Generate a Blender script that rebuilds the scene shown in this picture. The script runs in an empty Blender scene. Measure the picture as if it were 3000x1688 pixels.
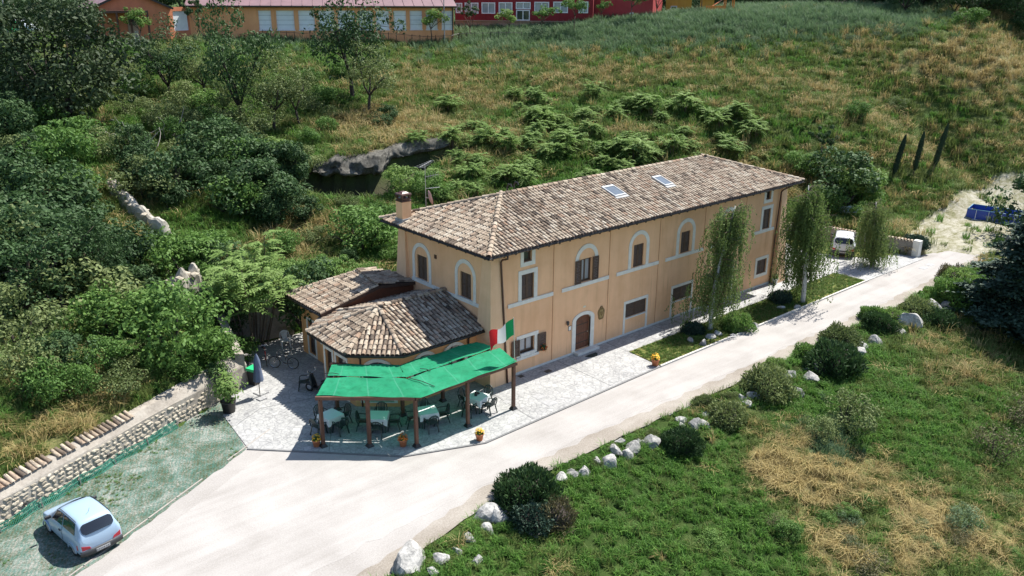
import bpy, bmesh, math, random
import numpy as np
from mathutils import Vector, Matrix

SC = bpy.context.scene
COL = SC.collection
# ---------------------------------------------------------------- camera
F_PX, YAW, PITCH, ROLL = 2500.0, 0.71658, 0.33522, 0.00627
CAM = np.array([-25.82373, -31.24595, 19.47185])
PW, PH = 3000.0, 1688.0
def cam_axes():
    cy, sy, cp, sp = math.cos(YAW), math.sin(YAW), math.cos(PITCH), math.sin(PITCH)
    d = np.array([sy*cp, cy*cp, -sp]); r = np.array([cy, -sy, 0.0]); u = np.cross(r, d)
    cr, sr = math.cos(ROLL), math.sin(ROLL)
    return cr*r + sr*u, -sr*r + cr*u, d
AX = cam_axes()
cam_data = bpy.data.cameras.new('camera'); cam = bpy.data.objects.new('camera', cam_data); COL.objects.link(cam)
cam_data.sensor_width = 36.0; cam_data.lens = F_PX/PW*36.0; cam_data.clip_start = 0.5; cam_data.clip_end = 6000
m = Matrix.Identity(4)
for i in range(3):
    m[i][0] = AX[0][i]; m[i][1] = AX[1][i]; m[i][2] = -AX[2][i]; m[i][3] = CAM[i]
cam.matrix_world = m
SC.camera = cam
# ---------------------------------------------------------------- sky, sun, exposure
TO_SUN = Vector((0.66, 0.018, 1.0)).normalized()
world = bpy.data.worlds.new('World'); SC.world = world; world.use_nodes = True
wn = world.node_tree; wn.nodes.clear()
sky = wn.nodes.new('ShaderNodeTexSky'); sky.sky_type = 'NISHITA'; sky.sun_disc = False
sky.sun_elevation = math.asin(TO_SUN.z); sky.sun_rotation = math.atan2(TO_SUN.x, TO_SUN.y)
sky.altitude = 600; sky.air_density = 1.0; sky.dust_density = 1.2
bg = wn.nodes.new('ShaderNodeBackground'); bg.inputs[1].default_value = 0.105
wo = wn.nodes.new('ShaderNodeOutputWorld'); wn.links.new(sky.outputs[0], bg.inputs[0]); wn.links.new(bg.outputs[0], wo.inputs[0])
sun_d = bpy.data.lights.new('sun', 'SUN'); sun_d.energy = 5.0; sun_d.angle = math.radians(0.53); sun_d.color = (1.0, 0.955, 0.88)
sun = bpy.data.objects.new('sun', sun_d); COL.objects.link(sun); sun.location = (0, 0, 60)
sun.rotation_euler = TO_SUN.to_track_quat('Z', 'Y').to_euler()
vs = SC.view_settings; vs.view_transform = 'Standard'; vs.look = 'None'; vs.exposure = 0.97; vs.gamma = 1.0; vs.use_curve_mapping = False
SC.render.engine = 'CYCLES'
SC.cycles.use_denoising = True
SC.cycles.max_bounces = 6; SC.cycles.diffuse_bounces = 4; SC.cycles.glossy_bounces = 3; SC.cycles.transmission_bounces = 4
SC.cycles.transparent_max_bounces = 6; SC.cycles.caustics_reflective = False; SC.cycles.caustics_refractive = False

random.seed(7); RNG = np.random.default_rng(7)
# ---------------------------------------------------------------- photo pixel -> place
def ray(u, v):
    return (u-PW/2)/F_PX*AX[0] - (v-PH/2)/F_PX*AX[1] + AX[2]
def onz(u, v, z=0.0):
    d = ray(u, v); return CAM + d*(z-CAM[2])/d[2]
def ony(u, v, y=0.0):
    d = ray(u, v); return CAM + d*(y-CAM[1])/d[1]
def at_dist(u, v, dist):
    d = ray(u, v); return CAM + d*dist/math.hypot(d[0], d[1])
def project(P):
    q = np.asarray(P, float) - CAM
    x, y, z = q@AX[0], q@AX[1], q@AX[2]
    return PW/2 + F_PX*x/z, PH/2 - F_PX*y/z
def anchor(fx, fy, table):
    return min(table, key=lambda a: (a[0]-fx)**2+(a[1]-fy)**2)[2]
FS = 1.165          # reading scale of the photograph -> its own pixels

# ---------------------------------------------------------------- node materials
def new_mat(name):
    mt = bpy.data.materials.new(name); mt.use_nodes = True
    nt = mt.node_tree; nt.nodes.clear()
    return mt, nt
def N(nt, typ, **kw):
    n = nt.nodes.new(typ)
    for k, v in kw.items(): setattr(n, k, v)
    return n
def ramp(nt, cols, pos=None):
    r = N(nt, 'ShaderNodeValToRGB'); e = r.color_ramp.elements
    while len(e) < len(cols): e.new(0.5)
    for i, c in enumerate(cols):
        e[i].position = pos[i] if pos else i/(len(cols)-1)
        e[i].color = (*c, 1)
    return r
def noise(nt, vec, scale, detail=4, rough=0.6, dist=0.0):
    n = N(nt, 'ShaderNodeTexNoise'); n.inputs['Scale'].default_value = scale; n.inputs['Detail'].default_value = detail
    n.inputs['Roughness'].default_value = rough; n.inputs['Distortion'].default_value = dist
    if vec is not None: nt.links.new(vec, n.inputs['Vector'])
    return n
def mixc(nt, fac, a, b, typ='MIX'):
    mx = N(nt, 'ShaderNodeMix', data_type='RGBA', blend_type=typ)
    for sock, val in ((mx.inputs[0], fac), (mx.inputs[6], a), (mx.inputs[7], b)):
        if isinstance(val, (int, float)): sock.default_value = val
        elif isinstance(val, tuple): sock.default_value = (*val, 1)
        else: nt.links.new(val, sock)
    return mx.outputs[2]
def mathn(nt, op, a, b=0.5, clamp=False):
    n = N(nt, 'ShaderNodeMath', operation=op, use_clamp=clamp)
    for s, v in ((n.inputs[0], a), (n.inputs[1], b)):
        if isinstance(v, (int, float)): s.default_value = v
        else: nt.links.new(v, s)
    return n.outputs[0]
def scaled_pos(nt, s=(1, 1, 1), obj=False):
    if obj:
        src = N(nt, 'ShaderNodeTexCoord').outputs['Object']
    else:
        src = N(nt, 'ShaderNodeNewGeometry').outputs['Position']
    mp = N(nt, 'ShaderNodeMapping'); mp.inputs['Scale'].default_value = s
    nt.links.new(src, mp.inputs[0]); return mp.outputs[0]
def finish(nt, color, rough=0.8, bump=None, bump_str=0.3, bump_dist=0.02, metal=0.0, spec=0.5, trans=None):
    p = N(nt, 'ShaderNodeBsdfPrincipled'); p.inputs['Metallic'].default_value = metal
    p.inputs['Specular IOR Level'].default_value = spec
    if isinstance(color, tuple): p.inputs['Base Color'].default_value = (*color, 1)
    else: nt.links.new(color, p.inputs['Base Color'])
    if isinstance(rough, (int, float)): p.inputs['Roughness'].default_value = rough
    else: nt.links.new(rough, p.inputs['Roughness'])
    if bump is not None:
        b = N(nt, 'ShaderNodeBump'); b.inputs['Strength'].default_value = bump_str; b.inputs['Distance'].default_value = bump_dist
        nt.links.new(bump, b.inputs['Height']); nt.links.new(b.outputs[0], p.inputs['Normal'])
    o = N(nt, 'ShaderNodeOutputMaterial')
    if trans:
        t = N(nt, 'ShaderNodeBsdfTranslucent'); mx = N(nt, 'ShaderNodeMixShader'); mx.inputs[0].default_value = trans
        if isinstance(color, tuple): t.inputs[0].default_value = (*color, 1)
        else: nt.links.new(color, t.inputs[0])
        nt.links.new(p.outputs[0], mx.inputs[1]); nt.links.new(t.outputs[0], mx.inputs[2]); nt.links.new(mx.outputs[0], o.inputs[0])
    else:
        nt.links.new(p.outputs[0], o.inputs[0])
    return p
M = {}
def plain(name, c, rough=0.6, var=0.15, scale=6.0, metal=0.0, spec=0.5, bump=0.0, trans=None, objvar=0.0):
    """a surface of one colour with slight uneven wear"""
    mt, nt = new_mat(name)
    pos = scaled_pos(nt, obj=True)
    n = noise(nt, pos, scale, 5, 0.65)
    lo = tuple(x*(1-var) for x in c); hi = tuple(min(1, x*(1+var)) for x in c)
    r = ramp(nt, [lo, c, hi], [0.3, 0.5, 0.7]); nt.links.new(n.outputs[0], r.inputs[0])
    col = r.outputs[0]
    if objvar:
        oi = N(nt, 'ShaderNodeObjectInfo')
        rr = ramp(nt, [(1-objvar,)*3, (1+objvar,)*3]); nt.links.new(oi.outputs['Random'], rr.inputs[0])
        col = mixc(nt, 1.0, col, rr.outputs[0], 'MULTIPLY')
    finish(nt, col, rough, n.outputs[0] if bump else None, bump, 0.02, metal, spec, trans)
    M[name] = mt; return mt

# ---------------------------------------------------------------- mesh building
class MB:
    def __init__(s): s.v = []; s.f = []; s.mi = []; s.cur = 0
    def add(s, vs, fs):
        k = len(s.v); s.v += [tuple(map(float, p)) for p in vs]
        for f in fs: s.f.append(tuple(i+k for i in f)); s.mi.append(s.cur)
    def quad(s, a, b, c, d): s.add([a, b, c, d], [(0, 1, 2, 3)])
    def box(s, lo, hi, mat=None):
        x0, y0, z0 = lo; x1, y1, z1 = hi
        vs = [(x0,y0,z0),(x1,y0,z0),(x1,y1,z0),(x0,y1,z0),(x0,y0,z1),(x1,y0,z1),(x1,y1,z1),(x0,y1,z1)]
        if mat is not None: vs = [mat@Vector(p) for p in vs]
        s.add(vs, [(0,3,2,1),(4,5,6,7),(0,1,5,4),(1,2,6,5),(2,3,7,6),(3,0,4,7)])
    def beam(s, a, b, w, h, up=(0, 0, 1)):
        a = Vector(a); b = Vector(b); d = (b-a); L = d.length; d.normalize(); up = Vector(up)
        if abs(d.dot(up)) > 0.98: up = Vector((1, 0, 0))
        x = d.cross(up).normalized(); z = x.cross(d)
        vs = []
        for q in (a, b):
            for sx, sz in ((-1,-1),(1,-1),(1,1),(-1,1)): vs.append(q + x*(sx*w/2) + z*(sz*h/2))
        s.add(vs, [(0,1,2,3),(7,6,5,4),(0,4,5,1),(1,5,6,2),(2,6,7,3),(3,7,4,0)])
    def tube(s, pts, rad, n=6, cap=True):
        pts = [Vector(p) for p in pts]
        if isinstance(rad, (int, float)): rad = [rad]*len(pts)
        rings = []
        px = None
        for i, p in enumerate(pts):
            d = (pts[min(i+1, len(pts)-1)] - pts[max(i-1, 0)])
            if d.length < 1e-9: d = Vector((0, 0, 1))
            d.normalize()
            if px is None:
                ref = Vector((1, 0, 0)) if abs(d.x) < 0.8 else Vector((0, 1, 0))
                px = (ref - d*ref.dot(d)).normalized()
            else:
                px = (px - d*px.dot(d))
                px = px.normalized() if px.length > 1e-6 else d.orthogonal().normalized()
            py = d.cross(px)
            rings.append([p + (px*math.cos(2*math.pi*k/n) + py*math.sin(2*math.pi*k/n))*rad[i] for k in range(n)])
        vs = [q for r in rings for q in r]; fs = []
        for i in range(len(pts)-1):
            for k in range(n):
                a = i*n+k; b = i*n+(k+1) % n
                fs.append((a, b, b+n, a+n))
        if cap:
            fs.append(tuple(reversed(range(n)))); fs.append(tuple(range((len(pts)-1)*n, len(pts)*n)))
        s.add(vs, fs)
    def lathe(s, prof, n=14, c=(0, 0, 0)):
        vs = []; fs = []
        for r, z in prof:
            for k in range(n): vs.append((c[0]+r*math.cos(2*math.pi*k/n), c[1]+r*math.sin(2*math.pi*k/n), c[2]+z))
        for i in range(len(prof)-1):
            for k in range(n):
                a = i*n+k; b = i*n+(k+1) % n; fs.append((a, b, b+n, a+n))
        s.add(vs, fs)
    def poly(s, pts, z0, z1):
        """flat polygon slab"""
        n = len(pts); a = sum(pts[i][0]*pts[(i+1) % n][1]-pts[(i+1) % n][0]*pts[i][1] for i in range(n))
        if a < 0: pts = pts[::-1]
        vs = [(x, y, z1) for x, y in pts]; fs = [tuple(range(n))]
        if z0 < z1:
            vs += [(x, y, z0) for x, y in pts]
            fs += [(i, i+n, (i+1) % n+n, (i+1) % n) for i in range(n)]
        s.add(vs, fs)
    def mesh(s, name, mats, smooth=False):
        me = bpy.data.meshes.new(name); me.from_pydata(s.v, [], s.f)
        for mm in (mats if isinstance(mats, (list, tuple)) else [mats]): me.materials.append(M[mm] if isinstance(mm, str) else mm)
        if any(s.mi): me.polygons.foreach_set('material_index', s.mi)
        if smooth: me.polygons.foreach_set('use_smooth', [True]*len(s.f))
        me.update(); return me
    def build(s, name, mats, parent=None, smooth=False, bevel=0.0):
        o = link(name, s.mesh(name, mats, smooth), parent)
        if bevel:
            b = o.modifiers.new('bevel', 'BEVEL'); b.width = bevel; b.segments = 2; b.limit_method = 'ANGLE'
        return o
def link(name, data, parent=None):
    o = bpy.data.objects.new(name, data); COL.objects.link(o)
    if parent is not None: o.parent = parent
    return o
def thing(name, label, cat, loc=(0, 0, 0), rz=0.0, group=None):
    o = link(name, None); o.location = loc; o.rotation_euler = (0, 0, rz); o.empty_display_size = 0.2
    return tag(o, label, cat, group)
def tag(o, label, cat, group=None):
    o['label'] = label; o['category'] = cat
    if group: o['group'] = group
    return o
def struct(o): o['kind'] = 'structure'; return o
def stuff(o, label=None, cat=None):
    o['kind'] = 'stuff'
    if label: o['label'] = label; o['category'] = cat
    return o
def dup(root, loc=None, rz=None, label=None, group=None, scale=None):
    def cp(o, par):
        c = o.copy(); COL.objects.link(c); c.parent = par
        for ch in KIDS.get(o, []): KIDS.setdefault(c, []).append(cp(ch, c))
        return c
    for o in [root]: collect(o)
    r = cp(root, None)
    if loc is not None: r.location = loc
    if rz is not None: r.rotation_euler = (0, 0, rz)
    if scale is not None: r.scale = scale if isinstance(scale, tuple) else (scale,)*3
    if label: r['label'] = label
    if group: r['group'] = group
    return r
KIDS = {}
def collect(o):
    if o in KIDS: return
    KIDS[o] = list(o.children)
    for c in KIDS[o]: collect(c)
def np_mesh(name, V, Q, mat, tint=None, smooth=False):
    """quads or tris from numpy arrays, with an optional per-face tint"""
    me = bpy.data.meshes.new(name); k = Q.shape[1]
    me.vertices.add(len(V)); me.vertices.foreach_set('co', np.ascontiguousarray(V, dtype=np.float32).ravel())
    me.loops.add(Q.size); me.loops.foreach_set('vertex_index', np.ascontiguousarray(Q, dtype=np.int32).ravel())
    me.polygons.add(len(Q)); me.polygons.foreach_set('loop_start', np.arange(0, Q.size, k, dtype=np.int32))
    if tint is not None:
        at = me.attributes.new('tint', 'FLOAT', 'FACE'); at.data.foreach_set('value', np.asarray(tint, dtype=np.float32))
    if smooth: me.polygons.foreach_set('use_smooth', [True]*len(Q))
    me.materials.append(M[mat] if isinstance(mat, str) else mat)
    me.update(calc_edges=True); return me
# ================================================================ TERRAIN
YARD = [(-36,-4.4),(-22.36,2.05),(-10.6,7.75),(-9.5,8.6),(-8.6,13.0),(0.5,13.2),(0.5,10.2),(27.5,10.0),(33,8.2),(38.6,4.6),(40.0,-3.4),(43.5,-4.9),
        (43.5,-7.7),(30,-8.1),(12,-8.3),(0,-8.2),(-6,-8.2),(-11,-9.2),(-14.2,-9.9),(-20,-13),(-36,-24)]
def seg_dist(P, poly):
    """distance of points to polygon outline, and inside mask"""
    P = np.asarray(P, float); best = np.full(len(P), 1e9); ins = np.zeros(len(P), bool)
    n = len(poly)
    for i in range(n):
        a = np.array(poly[i]); b = np.array(poly[(i+1) % n]); ab = b-a
        t = np.clip(((P-a)@ab)/(ab@ab), 0, 1); d = np.hypot(*(P-(a+t[:, None]*ab)).T); best = np.minimum(best, d)
        c = ((a[1] > P[:, 1]) != (b[1] > P[:, 1])) & (P[:, 0] < (b[0]-a[0])*(P[:, 1]-a[1])/((b[1]-a[1]) or 1e-12)+a[0])
        ins ^= c
    return best, ins
CTRL = []
def ctrl_px(u, v, dist):
    p = at_dist(u, v, dist); CTRL.append((p[0], p[1], p[2]))
for u, v, dd in [(60,135,104),(300,126,107),(700,120,110),(1100,118,111),(1330,120,112),(1600,118,111),(1900,98,110),(2200,78,112),(2450,60,118),(2700,60,125),(3000,75,130),
                 (100,330,80),(300,330,80),(700,330,84),(1100,250,92),(1500,250,94),(1900,220,96),(2300,200,102),(2700,190,110),(3000,200,116),
                 (100,600,64),(350,620,62),(700,560,66),(900,560,67),(1030,520,69),(1300,470,72),(1500,380,80),(1900,350,84),(2200,400,84),(2450,420,86),(2650,400,92),(2900,380,100),
                 (100,900,52),(350,900,51),(600,850,53),(800,760,57),(950,700,60),(1400,560,66),(1700,500,72),(2000,450,77),(2250,500,80),(2400,560,80),(2600,520,87),(2800,530,93),(2980,520,100)]:
    ctrl_px(u, v, dd)
CTRL += [(-36,-2.5,1.3),(-28,0.8,1.3),(-22.5,3.2,1.32),(-18,5.3,1.35),(-14,7.2,1.4),(-10.5,9.0,1.55),(-24,5.5,2.6),(-19,7.6,2.7),(-15,9.6,2.8),(-9.6,12,2.0),(-8,14,2.0),(-3,14.2,1.9),(1,14.5,1.9),
         (4,12,1.6),(12,12,1.7),(20,12,1.5),(27,11.5,1.2),(33,10,1.2),(40,5.5,1.25),(41.2,0,1.2),(41.0,-2.5,0.9),(42,-4.0,0.15),
         (45,-5.5,0.0),(50,-4,0.05),(56,-2,0.05),(57,-6,0.0),(62,0,0.1),(66,5,0.35),(50,2,0.4),(46,1,0.8),(60,-10,-1.2),(75,-5,-0.5),(90,0,1.0)]
for x in range(-18, 60, 7):
    y0 = -8.9 if x > -8 else -10.7
    CTRL += [(x, y0, -0.05), (x, y0-4, -0.95), (x, y0-10, -2.6), (x, y0-20, -5.4), (x, y0-34, -8.5)]
CTRL += [(-40,-30,-4),(-30,-24,-1.5),(-60,-10,1.5),(-60,10,5),(-50,30,9),(-40,70,14),(-20,100,14.5),(80,60,15.5),(120,40,13),(120,0,6),(110,-30,-3),(20,110,14.2),(60,90,14.8),(-60,-60,-9),(0,-60,-11),(60,-60,-11)]
CT = np.array(CTRL)
def tps(A, B):
    r2 = ((A[:, None, :]-B[None, :, :])**2).sum(-1)/900.0
    return 0.5*r2*np.log(r2+1e-12)
def tps_fit(ct, lam=0.02):
    P = ct[:, :2]; n = len(P); K = tps(P, P) + lam*np.eye(n); Q = np.c_[np.ones(n), P/30.0]
    A = np.block([[K, Q], [Q.T, np.zeros((3, 3))]])
    return np.linalg.solve(A, np.r_[ct[:, 2], 0, 0, 0])
TW = tps_fit(CT)
def tps_eval(X):
    out = np.empty(len(X))
    for i in range(0, len(X), 20000):
        x = X[i:i+20000]; out[i:i+20000] = tps(x, CT[:, :2])@TW[:-3] + np.c_[np.ones(len(x)), x/30.0]@TW[-3:]
    return out
def fbm(x, y, seed=0, octaves=4, base=1.0):
    """cheap value-noise built from sines, for bumps in the ground and patchy growth"""
    r = np.random.default_rng(seed); o = np.zeros_like(x, dtype=float); a = 1.0
    for k in range(octaves):
        for j in range(3):
            th = r.uniform(0, 6.283); f = base*(2**k)*r.uniform(0.7, 1.3); ph = r.uniform(0, 6.283)
            o += a*np.sin(f*(x*math.cos(th)+y*math.sin(th))+ph + 1.3*np.sin(0.6*f*(y*math.cos(th)-x*math.sin(th))+ph*2))
        a *= 0.55
    return o/4.0
def axis(lo, hi, step, far_lo, far_hi):
    mid = np.arange(lo, hi+step/2, step); s = step; a = []; x = lo
    while x > far_lo: s *= 1.22; x -= s; a.append(x)
    s = step; b = []; x = mid[-1]
    while x < far_hi: s *= 1.22; x += s; b.append(x)
    return np.r_[a[::-1], mid, b]
GX = axis(-42, 84, 0.7, -1800, 2600); GY = axis(-32, 34, 0.7, -1800, 2600)
XX, YY = np.meshgrid(GX, GY); flat = np.c_[XX.ravel(), YY.ravel()]
cl = flat.copy(); cen = np.array([25.0, 25.0]); rr = np.hypot(*(cl-cen).T); k = np.where(rr > 125, 125/np.maximum(rr, 1e-6), 1.0)
cl = cen + (cl-cen)*k[:, None]
HZ = tps_eval(cl)
far = np.clip((rr-125)/200, 0, 1); HZ = HZ*(1-far) + np.where(flat[:, 1]+flat[:, 0] > 40, 14.0, -8.0)*far
sd, ins = seg_dist(flat, YARD); sgn = np.where(ins, -sd, sd)
amp = np.clip((sgn-0.5)/6, 0, 1)*np.clip(1.3-rr/140, 0.0, 1)
HZ = HZ + amp*(0.35*fbm(flat[:, 0], flat[:, 1], 3, 3, 0.35) + 0.14*fbm(flat[:, 0], flat[:, 1], 5, 2, 1.6))
# the rock step above the annex: ground kept high behind its lip and hollowed out in front
LIP = [(790,418,70.2,1.2),(840,400,69.6,2.6),(900,396,69.3,3.0),(955,393,69.8,2.6),(985,372,71.6,1.9),(1045,362,72.6,1.6),(1130,354,73.6,0.9)]
LIPP = [at_dist(a_*FS, b_*FS, c_) for a_, b_, c_, _ in LIP]
bd = np.full(len(flat), 1e9); bz = np.zeros(len(flat)); bs = np.zeros(len(flat)); bh = np.zeros(len(flat)); endf = np.ones(len(flat))
for i_ in range(len(LIPP)-1):
    A_, B_ = LIPP[i_], LIPP[i_+1]; ab = (B_-A_)[:2]; L2 = ab@ab; tt = ((flat-A_[:2])@ab)/L2; tc = np.clip(tt, 0, 1); q_ = flat-(A_[:2]+tc[:, None]*ab); d_ = np.hypot(*q_.T); up_ = d_ < bd
    sg = np.sign(q_@np.array([-ab[1], ab[0]])); sg = sg*np.sign(np.array([-ab[1], ab[0]])@AX[2][:2])
    bd = np.where(up_, d_, bd); bs = np.where(up_, sg, bs); bz = np.where(up_, A_[2]+(B_[2]-A_[2])*tc, bz); bh = np.where(up_, LIP[i_][3]+(LIP[i_+1][3]-LIP[i_][3])*tc, bh)
    if i_ == 0: e_ = np.exp(-np.clip(-tt*math.sqrt(L2), 0, 99)**2/4); 
    if i_ == len(LIPP)-2: e2_ = np.exp(-np.clip((tt-1)*math.sqrt(L2), 0, 99)**2/4)
em = e_*e2_
beh = np.exp(-(bd/7.0)**2)*em*(bs > 0)*np.clip(bd/.6, 0, 1); frn = np.exp(-(bd/3.6)**2)*em*(bs <= 0)
HZ = HZ*(1-beh) + np.maximum(HZ, bz-.12+.10*bd)*beh; HZ = HZ*(1-frn) + np.minimum(HZ, bz-bh-.9*np.exp(-(bd/1.8)**2)-.05*bd)*frn
HOLLOW_SHADE = em*(bs <= 0)*np.exp(-(np.maximum(bd-.6, 0)/1.5)**2)*np.clip(bh/1.5, 0, 1)  # mask of the shade painted on the ground below the ledge
w = np.clip((sgn-0.25)/0.5, 0, 1)
HZ = HZ*w + (-0.06)*(1-w)
HG = HZ.reshape(XX.shape)
def height(x, y):
    x = np.asarray(x, float); y = np.asarray(y, float)
    i = np.clip(np.searchsorted(GX, x)-1, 0, len(GX)-2); j = np.clip(np.searchsorted(GY, y)-1, 0, len(GY)-2)
    fx = np.clip((x-GX[i])/(GX[i+1]-GX[i]), 0, 1); fy = np.clip((y-GY[j])/(GY[j+1]-GY[j]), 0, 1)
    return (HG[j, i]*(1-fx)+HG[j, i+1]*fx)*(1-fy) + (HG[j+1, i]*(1-fx)+HG[j+1, i+1]*fx)*fy
def hgt(x, y): return float(height(np.array([x]), np.array([y]))[0])
def hit(u, v, t0=25.0, t1=220.0):
    """the place on the ground that photo pixel (u, v) looks at"""
    d = ray(u, v); d = d/math.hypot(d[0], d[1]); t = np.arange(t0, t1, 0.15)
    P = CAM + t[:, None]*d; h = height(P[:, 0], P[:, 1])
    k = np.argmax(P[:, 2] < h)
    if P[k, 2] >= h[k]: k = len(t)-1
    return P[k, 0], P[k, 1], float(h[k])
# how dry (straw) the growth is: 0 lush green, 1 straw; regions read from the photograph, baked in world space
DRY = [(2300,250,520,220,.52),(2100,90,250,60,.35),(1500,190,420,50,.55),(1300,300,300,60,.30),(1750,300,300,90,.22),(1000,320,120,70,.75),(1200,330,150,70,.62),(760,600,90,50,.7),
       (230,1080,110,70,.72),(90,1130,80,60,.6),(1960,1210,70,60,.85),(2040,1300,60,70,.7),(2130,1390,80,60,.75),(2260,1420,80,50,.7),(2330,1300,60,60,.6),(2350,1200,200,160,.36),(2450,950,100,80,.55),
       (1600,1300,220,140,.05),(1500,1200,120,60,.05),(2200,900,220,60,.05),(2000,1040,160,50,.06),(1350,1400,160,60,.05),(1800,1350,100,80,.15),(300,540,80,60,.6),(640,700,150,80,.3),
       (2450,420,150,60,.3),(2300,620,90,60,.55),(2200,420,150,60,.45),(2500,150,120,140,.75),(900,640,100,60,.25),(450,950,150,80,.25)]
def dryness(x, y, z):
    u, v = project(np.c_[x, y, z]); u = u/FS; v = v/FS
    s = np.full(len(x), 0.20*0.35); wsum = np.full(len(x), 0.35)
    for a, b, ra, rb, val in DRY:
        ww = np.exp(-((u-a)/ra)**2-((v-b)/rb)**2); s += ww*val; wsum += ww
    d = s/wsum + np.where(y < -7, .34, .17)*fbm(x, y, 11, 4, 0.45) + 0.12*fbm(x, y, 12, 3, 2.0)
    return np.clip(d, 0, 1)
def blueness(x, y, z):
    u, v = project(np.c_[x, y, z]); u = u/FS; v = v/FS
    b = np.zeros(len(x))
    for a, c, ra, rb in [(1250,95,190,40),(1600,75,260,45),(2000,55,260,45),(2250,40,120,25),(700,95,120,25),(2080,1120,60,50)]:
        b += np.exp(-((u-a)/ra)**2-((v-c)/rb)**2)
    return np.clip(b*1.0 + 0.25*fbm(x, y, 21, 3, 0.9)*(b > 0.15), 0, 1)

def ground_material():
    mt, nt = new_mat('hillside_soil')
    at = N(nt, 'ShaderNodeAttribute', attribute_name='dry'); ab = N(nt, 'ShaderNodeAttribute', attribute_name='blue')
    pos = scaled_pos(nt)
    n1 = noise(nt, pos, 0.9, 6, 0.7, 0.4); n2 = noise(nt, pos, 7.0, 4, 0.7)
    s = mathn(nt, 'ADD', at.outputs['Fac'], mathn(nt, 'MULTIPLY', mathn(nt, 'SUBTRACT', n1.outputs[0], 0.5), 0.9))
    s = mathn(nt, 'ADD', s, mathn(nt, 'MULTIPLY', mathn(nt, 'SUBTRACT', n2.outputs[0], 0.5), 0.5), True)
    r = ramp(nt, [(0.028,0.050,0.012),(0.050,0.080,0.019),(0.095,0.110,0.036),(0.165,0.145,0.068),(0.24,0.20,0.105)], [0.0,0.3,0.5,0.72,1.0])
    nt.links.new(s, r.inputs[0])
    c = mixc(nt, ab.outputs['Fac'], r.outputs[0], (0.05,0.085,0.055))
    ac = N(nt, 'ShaderNodeAttribute', attribute_name='clear'); n4 = noise(nt, scaled_pos(nt, (.6, 1.3, 1)), 0.9, 6, 0.75, 0.8)
    cr = ramp(nt, [(0.11,0.115,0.05),(0.20,0.19,0.12),(0.30,0.285,0.225),(0.38,0.365,0.315)], [0.36,0.46,0.54,0.66]); nt.links.new(mathn(nt, 'ADD', mathn(nt, 'MULTIPLY', n4.outputs[0], .7), mathn(nt, 'MULTIPLY', n2.outputs[0], .3)), cr.inputs[0])
    cf = ramp(nt, [(0,0,0),(1,1,1)], [0.42, 0.58]); nt.links.new(mathn(nt, 'ADD', mathn(nt, 'MULTIPLY', ac.outputs['Fac'], .6), mathn(nt, 'MULTIPLY', n1.outputs[0], .4)), cf.inputs[0])
    c = mixc(nt, cf.outputs[0], c, cr.outputs[0])
    cav = N(nt, 'ShaderNodeAttribute', attribute_name='bare'); c = mixc(nt, cav.outputs['Fac'], c, (0.055,0.045,0.035))  # shade of the hollow painted in as a dark soil colour
    finish(nt, c, 0.95, n2.outputs[0], 0.6, 0.1, spec=0.1); M['soil'] = mt
ground_material()
nx, ny = len(GX), len(GY)
idx = np.arange(nx*ny).reshape(ny, nx)
Q = np.stack([idx[:-1, :-1], idx[:-1, 1:], idx[1:, 1:], idx[1:, :-1]], -1).reshape(-1, 4)
V = np.c_[flat, HG.ravel()]
me = np_mesh('hillside', V, Q, 'soil', smooth=True)
q = V - CAM; okv = (q@AX[2]) > 1
dv = np.full(len(V), 0.3); dv[okv] = dryness(V[okv, 0], V[okv, 1], V[okv, 2]); bv = np.zeros(len(V)); bv[okv] = blueness(V[okv, 0], V[okv, 1], V[okv, 2])
CLEAR = [hit(a*FS, b*FS)[:2] for a, b in [(2420,652),(2345,640),(2300,632),(2270,592),(2310,558),(2375,518),(2440,476),(2515,440),(2620,450),(2680,560),(2580,640)]]
csd, cin = seg_dist(V[:, :2], CLEAR); cv = np.clip(.5+np.where(cin, csd, -csd)/3.0, 0, 1)
for nm, arr in (('dry', dv), ('blue', bv), ('clear', cv), ('bare', HOLLOW_SHADE)):  # bare carries the painted shade under the rock overhang
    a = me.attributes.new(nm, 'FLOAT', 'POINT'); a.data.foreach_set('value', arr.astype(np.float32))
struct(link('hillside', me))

# ---------------------------------------------------------------- gravel, road, paving
def gravel(name, cols, tracks=False):
    mt, nt = new_mat(name); pos = scaled_pos(nt)
    n1 = noise(nt, pos, 0.35, 5, 0.6, 0.3); n2 = noise(nt, pos, 14.0, 4, 0.75); n3 = noise(nt, scaled_pos(nt, (0.10, 1.1, 1)), 1.6, 4, 0.55)
    s = mathn(nt, 'ADD', mathn(nt, 'MULTIPLY', n1.outputs[0], 0.45), mathn(nt, 'MULTIPLY', n3.outputs[0], 0.30 if tracks else 0.12))
    s = mathn(nt, 'ADD', s, mathn(nt, 'MULTIPLY', n2.outputs[0], 0.30 if tracks else 0.4))
    r = ramp(nt, cols, [0.40, 0.5, 0.60]); nt.links.new(s, r.inputs[0])
    v = N(nt, 'ShaderNodeTexVoronoi'); v.inputs['Scale'].default_value = 28; nt.links.new(pos, v.inputs['Vector'])
    sp = ramp(nt, [(0.66,0.65,0.64),(1,1,1)], [0.03, 0.20]); nt.links.new(v.outputs['Distance'], sp.inputs[0])
    c = mixc(nt, 0.6, r.outputs[0], sp.outputs[0], 'MULTIPLY')
    finish(nt, c, 0.95, n2.outputs[0], 0.35, 0.03, spec=0.15); M[name] = mt
gravel('gravel', [(0.27,0.253,0.235),(0.315,0.298,0.281),(0.36,0.343,0.325)])
gravel('road_dust', [(0.275,0.258,0.24),(0.32,0.303,0.286),(0.365,0.348,0.33)], True)
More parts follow.
